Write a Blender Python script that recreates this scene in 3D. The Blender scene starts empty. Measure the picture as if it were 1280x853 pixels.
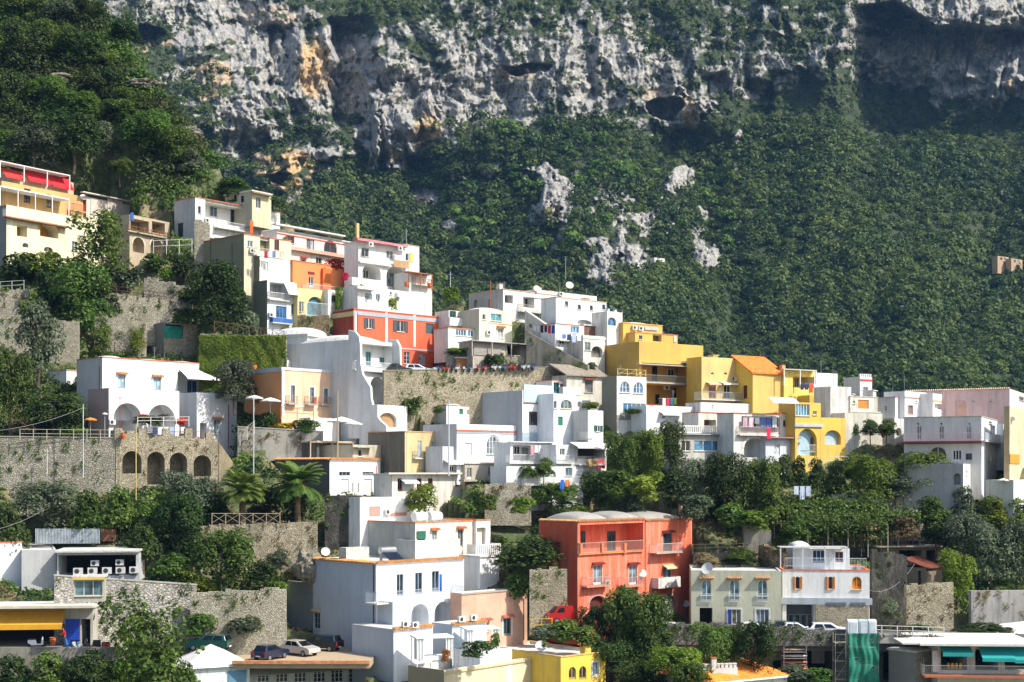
import bpy, math, random
import numpy as np
from mathutils import Vector, Matrix
R = math.radians
random.seed(7); rng = np.random.default_rng(7)
scene = bpy.context.scene
COL = scene.collection

# ------------------------------------------------------------------ camera, world, sun, exposure
FPX = 1735.0            # focal length in pixels of the 1280 px wide photograph
HY = 590.0              # picture row of the horizon (the lens is shifted, verticals stay vertical)
cam_d = bpy.data.cameras.new('camera'); cam = bpy.data.objects.new('camera', cam_d); COL.objects.link(cam)
cam.location = (0, 0, 0); cam.rotation_euler = (R(90), 0, 0)
cam_d.sensor_width = 36; cam_d.lens = 36 * FPX / 1280
cam_d.shift_y = (HY - 426.5) / 1280
cam_d.clip_start = 0.5; cam_d.clip_end = 5000
scene.camera = cam
SUN_AZ, SUN_EL = 66, 46           # degrees to the right of straight behind the camera, and up
world = bpy.data.worlds.new('World'); scene.world = world; world.use_nodes = True
wn = world.node_tree.nodes; wl = world.node_tree.links
sky = wn.new('ShaderNodeTexSky'); sky.sky_type = 'NISHITA'; sky.sun_disc = False
sky.sun_elevation = R(SUN_EL); sky.sun_rotation = R(180 - SUN_AZ)
sky.air_density = 0.9; sky.dust_density = 2.2; sky.ozone_density = 1.6
wl.new(sky.outputs[0], wn['Background'].inputs[0]); wn['Background'].inputs[1].default_value = 0.15
sun_d = bpy.data.lights.new('sun', 'SUN'); sun_o = bpy.data.objects.new('sun', sun_d); COL.objects.link(sun_o)
sun_d.energy = 4.4; sun_d.angle = R(0.53); sun_d.color = (1.0, 0.95, 0.86)
TOSUN = Vector((math.sin(R(SUN_AZ)) * math.cos(R(SUN_EL)), -math.cos(R(SUN_AZ)) * math.cos(R(SUN_EL)), math.sin(R(SUN_EL))))
sun_o.rotation_euler = TOSUN.to_track_quat('Z', 'Y').to_euler(); sun_o.location = TOSUN * 300
scene.view_settings.view_transform = 'Standard'; scene.view_settings.look = 'None'
scene.view_settings.gamma = 1; scene.view_settings.exposure = 0.46
scene.view_settings.use_curve_mapping = False
scene.render.engine = 'CYCLES'
scene.cycles.max_bounces = 5; scene.cycles.diffuse_bounces = 2; scene.cycles.glossy_bounces = 2
scene.cycles.volume_bounces = 0; scene.cycles.transparent_max_bounces = 6

# ------------------------------------------------------------------ numpy noise
def _h(ix, iy, s):
    n = (ix.astype(np.int64) * 374761393 + iy.astype(np.int64) * 668265263 + s * 1442695041) & 0x7fffffff
    n = (n ^ (n >> 13)) * 1274126177 & 0x7fffffff
    n = (n ^ (n >> 16)) * 668265263 & 0x7fffffff
    return (n & 0xffff) / 65535.0
def vnoise(x, y, s=0):
    x = np.asarray(x, float); y = np.asarray(y, float)
    ix = np.floor(x); iy = np.floor(y); fx = x - ix; fy = y - iy
    fx = fx * fx * (3 - 2 * fx); fy = fy * fy * (3 - 2 * fy)
    a = _h(ix, iy, s); b = _h(ix + 1, iy, s); c = _h(ix, iy + 1, s); d = _h(ix + 1, iy + 1, s)
    return (a + (b - a) * fx) * (1 - fy) + (c + (d - c) * fx) * fy
def fbm(x, y, s=0, o=4, g=.5):
    t = 0; a = 1; n = 0
    for k in range(o):
        t = t + a * (vnoise(x * 2 ** k + 17.3 * k, y * 2 ** k + 9.1 * k, s + k) * 2 - 1); n += a; a *= g
    return t / n
def ridged(x, y, s=0, o=4, g=.55):
    t = 0; a = 1; n = 0
    for k in range(o):
        t = t + a * (1 - 2 * abs(vnoise(x * 2 ** k + 11.3 * k, y * 2 ** k + 5.1 * k, s + k) * 2 - 1)); n += a; a *= g
    return t / n
def smooth(a, b, x):
    t = np.clip((x - a) / (b - a), 0, 1); return t * t * (3 - 2 * t)

# ------------------------------------------------------------------ the town hill: picture place -> distance
def Dt(px, py):
    return 132 + 18 * px / 1280 + .125 * (853 - py)
def P3(px, py, D):
    return Vector(((px - 640) / FPX * D, D, (HY - py) / FPX * D))

# ------------------------------------------------------------------ materials
MATS = {}
def lin(h):
    h = h.lstrip('#'); v = [int(h[i:i + 2], 16) / 255 for i in (0, 2, 4)]
    return tuple((c / 12.92 if c <= .04045 else ((c + .055) / 1.055) ** 2.4) for c in v)
def N(nt, typ, **kw):
    n = nt.nodes.new(typ)
    for k, v in kw.items():
        if k.startswith('i_'):
            n.inputs[k[2:].replace('_', ' ')].default_value = v
        else: setattr(n, k, v)
    return n
def newmat(name):
    m = bpy.data.materials.new(name); m.use_nodes = True
    b = m.node_tree.nodes['Principled BSDF']; return m, m.node_tree, b
def posn(nt, scale=(1, 1, 1)):
    g = N(nt, 'ShaderNodeNewGeometry'); mp = N(nt, 'ShaderNodeMapping'); mp.inputs['Scale'].default_value = scale
    nt.links.new(g.outputs['Position'], mp.inputs[0]); return mp.outputs[0]
def noise(nt, vec, scale, detail=4, rough=.55):
    n = N(nt, 'ShaderNodeTexNoise'); n.inputs['Scale'].default_value = scale
    n.inputs['Detail'].default_value = detail; n.inputs['Roughness'].default_value = rough
    nt.links.new(vec, n.inputs['Vector']); return n.outputs[0]
def ramp(nt, fac, stops):
    r = N(nt, 'ShaderNodeValToRGB'); e = r.color_ramp.elements
    while len(e) < len(stops): e.new(.5)
    for i, (p, c) in enumerate(stops):
        e[i].position = p; e[i].color = (c if isinstance(c, tuple) else (c, c, c)) + (1,)
    nt.links.new(fac, r.inputs[0]); return r.outputs[0]
def mixc(nt, fac, a, b, mode='MIX'):
    m = N(nt, 'ShaderNodeMix', data_type='RGBA', blend_type=mode)
    for i, v in ((0, fac), (6, a), (7, b)):
        if isinstance(v, (int, float)): m.inputs[i].default_value = v
        elif isinstance(v, tuple): m.inputs[i].default_value = v + (1,)
        else: nt.links.new(v, m.inputs[i])
    return m.outputs[2]
def bump(nt, b, h, strength=.3, dist=.05):
    n = N(nt, 'ShaderNodeBump'); n.inputs['Strength'].default_value = strength; n.inputs['Distance'].default_value = dist
    nt.links.new(h, n.inputs['Height']); nt.links.new(n.outputs[0], b.inputs['Normal'])
def plaster(hexc, dirt=.25, stain='8a8478'):
    dirt = dirt + .12
    k = ('pl', hexc, dirt, stain)
    if k in MATS: return MATS[k]
    m, nt, b = newmat('plaster'); c = lin(hexc)
    big = noise(nt, posn(nt), .35, 5, .6)
    v = ramp(nt, big, [(.3, tuple(x * (1 - .22 * dirt * 2) for x in c)), (.62, tuple(min(1, x * 1.03) for x in c))])
    st = noise(nt, posn(nt, (1.6, 1.6, .16)), 1.0, 6, .7)            # weather streaks run down the wall
    f = ramp(nt, st, [(.48, 0.0), (.8, min(1, dirt * 2.2))])
    v = mixc(nt, f, v, lin(stain))
    fine = noise(nt, posn(nt), 5.0, 4, .65)
    f2 = ramp(nt, fine, [(.54, 0.0), (.75, min(.8, dirt * 1.1))])
    v = mixc(nt, f2, v, lin(stain))
    nt.links.new(v, b.inputs['Base Color']); b.inputs['Roughness'].default_value = .88
    bump(nt, b, fine, .4, .04); MATS[k] = m; return m
def plain(hexc, rough=.7, metal=0, name='paint', var=.12):
    k = ('pn', hexc, rough, metal)
    if k in MATS: return MATS[k]
    m, nt, b = newmat(name); c = lin(hexc)
    n = noise(nt, posn(nt), 1.7, 4, .6)
    v = ramp(nt, n, [(.3, tuple(x * (1 - var * 1.6) for x in c)), (.68, tuple(min(1, x * (1 + var * .5)) for x in c))])
    nt.links.new(v, b.inputs['Base Color']); b.inputs['Roughness'].default_value = rough; b.inputs['Metallic'].default_value = metal
    MATS[k] = m; return m
def glass(hexc='1c2a33', rough=.08):  # opaque pane; dark room and bluish sky reflection sit in the base colour
    k = ('gl', hexc)
    if k in MATS: return MATS[k]
    m, nt, b = newmat('window_glass'); c = lin(hexc)
    n = noise(nt, posn(nt), .9, 2, .5)
    v = ramp(nt, n, [(.38, tuple(x * .45 for x in c)), (.62, tuple(min(1, x * 1.5) for x in c))])
    nt.links.new(v, b.inputs['Base Color']); b.inputs['Roughness'].default_value = rough; b.inputs['Specular IOR Level'].default_value = .6
    MATS[k] = m; return m
def stone(kind='beige', size=2.6):
    k = ('st', kind, size)
    if k in MATS: return MATS[k]
    pal = {'beige': ('918770', 'bcb196', 'd4cab0', '655c48'), 'grey': ('9a9482', 'bdb59f', 'd8d1bb', '6a6352'),
           'white': ('96918a', 'bcb6aa', 'd8d3c8', '5a564e'), 'brown': ('5c4e3a', '8d7a5c', 'b5a37e', '382e22'),
           'dark': ('3a3733', '55514a', '7a756a', '1f1d1a'), 'gravel': ('5a5954', '8a8982', 'b3b1a8', '34332f')}[kind]
    m, nt, b = newmat('stone_wall')
    p = posn(nt, (1, 1, 1.5)); warp = noise(nt, p, 2.2, 2)
    vm = N(nt, 'ShaderNodeVectorMath', operation='MULTIPLY_ADD'); nt.links.new(warp, vm.inputs[0]); vm.inputs[1].default_value = (.25, .25, .25); nt.links.new(p, vm.inputs[2])
    vo = N(nt, 'ShaderNodeTexVoronoi'); vo.inputs['Scale'].default_value = size; nt.links.new(vm.outputs[0], vo.inputs['Vector'])
    ve = N(nt, 'ShaderNodeTexVoronoi', feature='DISTANCE_TO_EDGE'); ve.inputs['Scale'].default_value = size; nt.links.new(vm.outputs[0], ve.inputs['Vector'])
    sep = N(nt, 'ShaderNodeSeparateColor'); nt.links.new(vo.outputs['Color'], sep.inputs[0])
    v = ramp(nt, sep.outputs[0], [(0, lin(pal[0])), (.45, lin(pal[1])), (.95, lin(pal[2]))])
    big = noise(nt, posn(nt), .25, 5, .65)
    v = mixc(nt, ramp(nt, big, [(.45, 0.0), (.75, .6)]), v, lin('6b6a4a'))
    st = noise(nt, posn(nt, (1, 1, .3)), .55, 6, .7); v = mixc(nt, ramp(nt, st, [(.46, 0.0), (.66, .6)]), v, lin(pal[0]))
    st2 = noise(nt, posn(nt), .33, 5, .7); v = mixc(nt, ramp(nt, st2, [(.52, 0.0), (.7, .55)]), v, lin(pal[2]))
    joint = ramp(nt, ve.outputs['Distance'], [(.0, .85), (.12, 0.0)])
    fine = noise(nt, posn(nt), 7.0, 5, .75); v = mixc(nt, ramp(nt, fine, [(.35, .55), (.6, 0.0)]), v, lin(pal[0]))
    holes = noise(nt, posn(nt, (1, 1, 1.6)), 1.3, 6, .75); v = mixc(nt, ramp(nt, holes, [(.58, 0.0), (.7, .75)]), v, lin(pal[3]))
    v = mixc(nt, joint, v, lin(pal[3]))
    nt.links.new(v, b.inputs['Base Color']); b.inputs['Roughness'].default_value = .95
    bump(nt, b, ramp(nt, ve.outputs['Distance'], [(0, 0.0), (.2, 1.0)]), .7, .07)
    MATS[k] = m; return m
def rockface(dark=False):
    k = ('rk', dark)
    if k in MATS: return MATS[k]
    m, nt, b = newmat('rock_face'); n2 = noise(nt, posn(nt, (1, 1, .5)), .8, 8, .72); n3 = noise(nt, posn(nt), .35, 6, .65)
    c = [lin(x) for x in (('24231f', '4c4a44', '7d786c') if dark else ('5a564c', '97917f', 'c4bca6'))]
    v = ramp(nt, n2, [(.3, c[0]), (.52, c[1]), (.72, c[2])]); v = mixc(nt, ramp(nt, n3, [(.5, 0.0), (.65, .8)]), v, (.05, .07, .025) if not dark else (.03, .035, .02))
    nt.links.new(v, b.inputs['Base Color']); b.inputs['Roughness'].default_value = .95; bump(nt, b, n2, 1.0, .8); MATS[k] = m; return m
def concrete(hexc='8d8a80', dirt=.5):
    return plaster(hexc, dirt, '4a4740')
def corrug(hexc='9aa0a3', period=.25):
    k = ('cg', hexc)
    if k in MATS: return MATS[k]
    m, nt, b = newmat('corrugated_sheet'); c = lin(hexc)
    w = N(nt, 'ShaderNodeTexWave'); w.inputs['Scale'].default_value = 1 / period / 2; w.inputs['Distortion'].default_value = .3
    nt.links.new(posn(nt), w.inputs['Vector'])
    n = noise(nt, posn(nt), 1.5, 5, .7)
    v = ramp(nt, n, [(.35, tuple(x * .6 for x in c)), (.65, c)])
    nt.links.new(v, b.inputs['Base Color']); b.inputs['Roughness'].default_value = .6
    bump(nt, b, w.outputs[1], .7, .06); MATS[k] = m; return m
def tile(hexc='c9662e'):
    k = ('ti', hexc)
    if k in MATS: return MATS[k]
    m, nt, b = newmat('roof_tiles'); c = lin(hexc)
    v3 = N(nt, 'ShaderNodeTexVoronoi'); v3.inputs['Scale'].default_value = 3.2; nt.links.new(posn(nt), v3.inputs['Vector'])
    sep = N(nt, 'ShaderNodeSeparateColor'); nt.links.new(v3.outputs['Color'], sep.inputs[0])
    v = ramp(nt, sep.outputs[0], [(0, tuple(x * .74 for x in c)), (.5, c), (1, tuple(min(1, x * 1.15 + .02) for x in c))])
    nt.links.new(v, b.inputs['Base Color']); b.inputs['Roughness'].default_value = .85
    MATS[k] = m; return m
def leaf(kind):
    k = ('lf', kind)
    if k in MATS: return MATS[k]
    pal = {'dark': ((.012, .028, .008), (.042, .080, .018), (.105, .155, .035)),
           'mid': ((.026, .058, .010), (.085, .150, .024), (.18, .25, .05)),
           'bright': ((.055, .105, .012), (.15, .235, .025), (.28, .36, .055)),
           'olive': ((.045, .066, .035), (.11, .145, .078), (.22, .26, .16)),
           'far': ((.018, .040, .011), (.060, .105, .024), (.155, .205, .046)),
           'dry': ((.11, .09, .04), (.24, .20, .09), (.38, .33, .17)),
           'yellow': ((.20, .17, .01), (.45, .36, .02), (.65, .50, .04)),
           'red': ((.35, .01, .02), (.65, .03, .04), (.8, .08, .07)),
           'orange': ((.25, .08, .01), (.45, .17, .02), (.5, .25, .04))}[kind]
    m, nt, b = newmat('foliage_' + kind)
    a = N(nt, 'ShaderNodeAttribute', attribute_name='tint')
    v = ramp(nt, a.outputs['Fac'], [(0, pal[0]), (.5, pal[1]), (1, pal[2])])
    oi = N(nt, 'ShaderNodeObjectInfo'); hs = N(nt, 'ShaderNodeHueSaturation'); mr = N(nt, 'ShaderNodeMapRange'); mr.inputs[3].default_value = .475; mr.inputs[4].default_value = .515
    nt.links.new(oi.outputs['Random'], mr.inputs[0]); nt.links.new(mr.outputs[0], hs.inputs['Hue'])
    ml = N(nt, 'ShaderNodeMath', operation='MULTIPLY'); ml.inputs[1].default_value = 7.31; fr_ = N(nt, 'ShaderNodeMath', operation='FRACT'); nt.links.new(oi.outputs['Random'], ml.inputs[0]); nt.links.new(ml.outputs[0], fr_.inputs[0])
    m2 = N(nt, 'ShaderNodeMapRange'); m2.inputs[3].default_value = .8; m2.inputs[4].default_value = 1.45; nt.links.new(fr_.outputs[0], m2.inputs[0]); nt.links.new(m2.outputs[0], hs.inputs['Value'])
    if kind != 'far': nt.links.new(v, hs.inputs['Color']); v = hs.outputs[0]
    nt.links.new(v, b.inputs['Base Color']); b.inputs['Roughness'].default_value = .6
    b.inputs['Specular IOR Level'].default_value = .25
    tr = N(nt, 'ShaderNodeBsdfTranslucent'); nt.links.new(v, tr.inputs[0])
    mx = N(nt, 'ShaderNodeMixShader'); mx.inputs[0].default_value = .36
    out = nt.nodes['Material Output']
    nt.links.new(b.outputs[0], mx.inputs[1]); nt.links.new(tr.outputs[0], mx.inputs[2]); nt.links.new(mx.outputs[0], out.inputs[0])
    MATS[k] = m; return m
def bark():
    return plain('6a5a48', .9, name='bark', var=.35)

# ------------------------------------------------------------------ objects
def tag(o, label=None, cat=None, group=None, kind=None):
    if label: o['label'] = label
    if cat: o['category'] = cat
    if group: o['group'] = group
    if kind: o['kind'] = kind
    return o
class MB:
    def __init__(s): s.v = []; s.f = []
    def poly(s, pts):
        n = len(s.v); s.v += [tuple(p) for p in pts]; s.f.append(tuple(range(n, n + len(pts)))); return s
    def box(s, a, b):
        x0, x1 = sorted((a[0], b[0])); y0, y1 = sorted((a[1], b[1])); z0, z1 = sorted((a[2], b[2])); n = len(s.v)
        s.v += [(x0, y0, z0), (x1, y0, z0), (x1, y1, z0), (x0, y1, z0), (x0, y0, z1), (x1, y0, z1), (x1, y1, z1), (x0, y1, z1)]
        s.f += [tuple(n + i for i in q) for q in ((0, 3, 2, 1), (4, 5, 6, 7), (0, 1, 5, 4), (1, 2, 6, 5), (2, 3, 7, 6), (3, 0, 4, 7))]; return s
    def tube(s, p, q, r, r2=None, n=6, cap=True):
        p = Vector(p); q = Vector(q); d = (q - p).normalized(); r2 = r if r2 is None else r2
        a = d.orthogonal().normalized(); c = d.cross(a); k = len(s.v)
        for (o, rr) in ((p, r), (q, r2)):
            for i in range(n):
                t = 2 * math.pi * i / n; s.v.append(tuple(o + (a * math.cos(t) + c * math.sin(t)) * rr))
        for i in range(n): s.f.append((k + i, k + (i + 1) % n, k + n + (i + 1) % n, k + n + i))
        if cap: s.f.append(tuple(k + n - 1 - i for i in range(n))); s.f.append(tuple(k + n + i for i in range(n)))
        return s
    def lathe(s, c, prof, n=12):
        c = Vector(c); k = len(s.v)
        for (r, z) in prof:
            for i in range(n):
                t = 2 * math.pi * i / n; s.v.append((c.x + r * math.cos(t), c.y + r * math.sin(t), c.z + z))
        for j in range(len(prof) - 1):
            for i in range(n):
                s.f.append((k + j * n + i, k + j * n + (i + 1) % n, k + (j + 1) * n + (i + 1) % n, k + (j + 1) * n + i))
        return s
    def prism(s, pts, d):                       # pts 3D polygon, extruded by vector d
        d = Vector(d); n = len(pts); k = len(s.v)
        s.v += [tuple(p) for p in pts] + [tuple(Vector(p) + d) for p in pts]
        s.f.append(tuple(k + i for i in range(n))); s.f.append(tuple(k + 2 * n - 1 - i for i in range(n)))
        for i in range(n): s.f.append((k + i, k + (i + 1) % n, k + n + (i + 1) % n, k + n + i))
        return s
    def grid(s, fn, nu, nv):
        k = len(s.v)
        for j in range(nv + 1):
            for i in range(nu + 1): s.v.append(tuple(fn(i / nu, j / nv)))
        for j in range(nv):
            for i in range(nu):
                a = k + j * (nu + 1) + i; s.f.append((a, a + 1, a + nu + 2, a + nu + 1))
        return s
    def build(s, name, m, parent=None, loc=None, rz=0, smooth=False):
        me = bpy.data.meshes.new(name); me.from_pydata(s.v, [], s.f); me.update()
        if m: me.materials.append(m)
        if smooth:
            me.polygons.foreach_set('use_smooth', [True] * len(me.polygons))
        o = bpy.data.objects.new(name, me); COL.objects.link(o)
        if parent: o.parent = parent
        if loc is not None: o.location = loc
        o.rotation_euler.z = rz
        return o
def empty(name, label, cat, loc, rz=0, group=None):
    o = bpy.data.objects.new(name, None); COL.objects.link(o); o.location = loc; o.rotation_euler.z = rz
    o.empty_display_size = .5
    return tag(o, label, cat, group)
def npmesh(name, V, quads, m, tint=None, parent=None, smooth=False):
    me = bpy.data.meshes.new(name); nv = len(V); nf = len(quads)
    me.vertices.add(nv); me.vertices.foreach_set('co', np.ascontiguousarray(V, dtype=np.float32).ravel())
    me.loops.add(nf * 4); me.loops.foreach_set('vertex_index', np.ascontiguousarray(quads, dtype=np.int32).ravel())
    me.polygons.add(nf); me.polygons.foreach_set('loop_start', np.arange(0, nf * 4, 4, dtype=np.int32))
    if smooth: me.polygons.foreach_set('use_smooth', np.ones(nf, dtype=bool))
    me.update(calc_edges=True)
    if tint is not None:
        for nm, arr in (tint.items() if isinstance(tint, dict) else [('tint', tint)]):
            at = me.attributes.new(nm, 'FLOAT', 'POINT'); at.data.foreach_set('value', np.ascontiguousarray(arr, dtype=np.float32))
    me.materials.append(m)
    o = bpy.data.objects.new(name, me); COL.objects.link(o)
    if parent: o.parent = parent
    return o
def leaves(C, Nn, size, tint, aspect=.62):
    """C centres (n,3), Nn facing directions (n,3), size (n,) -> diamond leaf clumps"""
    n = len(C); r = rng.normal(size=(n, 3)); Nn = Nn / (np.linalg.norm(Nn, axis=1, keepdims=True) + 1e-9)
    a = np.cross(Nn, r); a /= (np.linalg.norm(a, axis=1, keepdims=True) + 1e-9); b = np.cross(Nn, a)
    s = size[:, None]
    bend = Nn * s * .18
    V = np.stack([C + a * s - bend, C + b * s * aspect + bend * .6, C - a * s - bend, C - b * s * aspect + bend * .6], axis=1).reshape(-1, 3)
    Q = np.arange(4 * n).reshape(-1, 4); T = np.repeat(tint, 4)
    return V, Q, T
def crown_pts(n, lumps=9, rad=1.0, hz=.8, inner=.25, seed=0, cone=False):
    g = np.random.default_rng(seed)
    cs = []
    for i in range(lumps):
        a = g.uniform(0, 2 * math.pi); rr = math.sqrt(g.uniform(0, 1)) * .62 ; zz = g.uniform(-.55, .62)
        if cone: rr *= (1 - (zz + .55) / 1.5)
        cs.append((rr * math.cos(a), rr * math.sin(a), zz, g.uniform(.26, .48)))
    cs.append((0, 0, .1, .5))
    cs = np.array(cs); w = cs[:, 3] ** 2; w /= w.sum()
    k = g.choice(len(cs), n, p=w); d = g.normal(size=(n, 3)); d /= np.linalg.norm(d, axis=1, keepdims=True)
    d[:, 2] = np.where(d[:, 2] < -.35, -d[:, 2], d[:, 2])
    rr = np.where(g.uniform(size=n) < inner, g.uniform(.35, 1, n), g.uniform(.82, 1.12, n))
    p = cs[k, :3] + d * (cs[k, 3] * rr)[:, None]
    lump_t = g.uniform(-.13, .13, len(cs))[k]
    p[:, 2] *= hz; p *= rad
    nn = d + g.normal(size=(n, 3)) * .55 + np.array([0, 0, .35])
    t = np.clip(.45 + lump_t + g.normal(size=n) * .2, 0, 1)
    return p, nn, t
# ------------------------------------------------------------------ mountain behind the town
MB_PY = [-300, -100, 0, 60, 150, 200, 350, 440, 520, 620]
MB_D = [1010, 905, 862, 842, 815, 792, 690, 620, 560, 470]
VEG_Y = [0, 20, 60, 100, 140, 180, 220, 260, 300, 360]
VEG = [[1, .5, .3, .2, .4, .85, .7, .5, .65, .5, .85, .5, .6, .5, .25, .3],
       [1, .6, .35, .25, .4, .8, .75, .5, .6, .5, .8, .5, .6, .5, .3, .3],
       [1, .9, .55, .3, .25, .2, .5, .35, .4, .35, .5, .5, .55, .4, .15, .2],
       [1, 1, .6, .35, .2, .15, .2, .2, .25, .3, .3, .45, .55, .55, .1, .05],
       [1, 1, .7, .35, .5, .3, .15, .2, .45, .5, .4, .7, .95, .95, .75, .6],
       [1, 1, .85, .5, .55, .6, .3, .8, 1, .95, .6, 1, 1, 1, 1, 1],
       [1, 1, 1, .6, .2, .75, .8, .95, .95, .9, .85, 1, 1, 1, 1, 1],
       [1, 1, 1, .8, .6, .95, .85, .95, .85, .9, .92, 1, 1, 1, 1, 1],
       [1, 1, 1, 1, .95, 1, .95, .95, .9, .85, .85, .97, 1, 1, 1, 1],
       [1] * 16]
VEG = np.array(VEG)
OUTCROPS = [(575, 215, 16, 8, .5), (720, 265, 30, 8, .5), (660, 275, 12, 14, .6), (870, 300, 24, 34, .6), (780, 300, 14, 40, .6), (745, 335, 14, 30, .6), (930, 330, 14, 8, .4), (600, 240, 26, 6, .4), (770, 250, 30, 10, .5), (1010, 210, 8, 5, .5), (955, 250, 5, 9, .5), (683, 250, 22, 34, .9), (530, 238, 22, 20, .8), (845, 230, 22, 14, .5), (888, 318, 26, 22, .65), (800, 325, 18, 26, .55), (700, 240, 14, 20, .9),
            (610, 255, 10, 12, .4), (760, 345, 25, 30, .5), (905, 200, 6, 10, .5), (640, 300, 30, 10, .35), (920, 168, 9, 6, .8), (980, 300, 5, 6, .4),
            (570, 285, 40, 9, .4), (820, 275, 40, 10, .35), (940, 180, 4, 4, .5), (497, 175, 38, 34, .95), (850, 140, 40, 24, .8), (395, 195, 50, 10, .5), (300, 160, 40, 22, .5)]
def veg_at(px, py):
    ox, oy = px, py
    px = px + 34 * fbm(ox / 48, oy / 40, 301, 4, .6); py = py + 26 * fbm(ox / 42, oy / 34, 303, 4, .6)
    gx = np.clip((px - 40) / 80, 0, 14.999); i = np.floor(gx).astype(int); fx = gx - i
    yy = np.clip(py, 0, 359.9); j = np.searchsorted(VEG_Y, yy, side='right') - 1
    y0 = np.array(VEG_Y)[j]; y1 = np.array(VEG_Y)[j + 1]; fy = (yy - y0) / (y1 - y0)
    v = (VEG[j, i] * (1 - fx) + VEG[j, i + 1] * fx) * (1 - fy) + (VEG[j + 1, i] * (1 - fx) + VEG[j + 1, i + 1] * fx) * fy
    for (cx, cy, rx, ry, a) in OUTCROPS:
        d = ((px - cx) / rx) ** 2 + ((py - cy) / ry) ** 2 + 1.1 * fbm(ox / 9, oy / 9, 305, 3, .7)
        v = v - a * smooth(1.3, .5, d)
    v = v - .42 * smooth(.36, .62, ridged(ox / 70 + oy / 190, oy / 95, 307, 4, .65)) * smooth(500, 560, ox) * smooth(950, 880, ox) * smooth(190, 220, oy) * smooth(380, 340, oy)
    return np.clip(v, 0, 1)
def facets(x, y, s):
    ix, iy = np.floor(x), np.floor(y); best = np.full(np.shape(x), 9e9); val = np.zeros(np.shape(x))
    for i in (-1, 0, 1):
        for j in (-1, 0, 1):
            cx = ix + i; cy = iy + j; jx = cx + _h(cx, cy, s); jy = cy + _h(cx, cy, s + 1); d = (x - jx) ** 2 + (y - jy) ** 2
            v = (_h(cx, cy, s + 2) - .5) * 1.2 + (x - jx) * (_h(cx, cy, s + 3) - .5) * 2.2 + (y - jy) * (_h(cx, cy, s + 4) - .35) * 1.6
            val = np.where(d < best, v, val); best = np.minimum(best, d)
    return val
def win(x, a, b, s=6): return smooth(a - s, a + s, x) * smooth(b + s, b - s, x)
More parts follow.
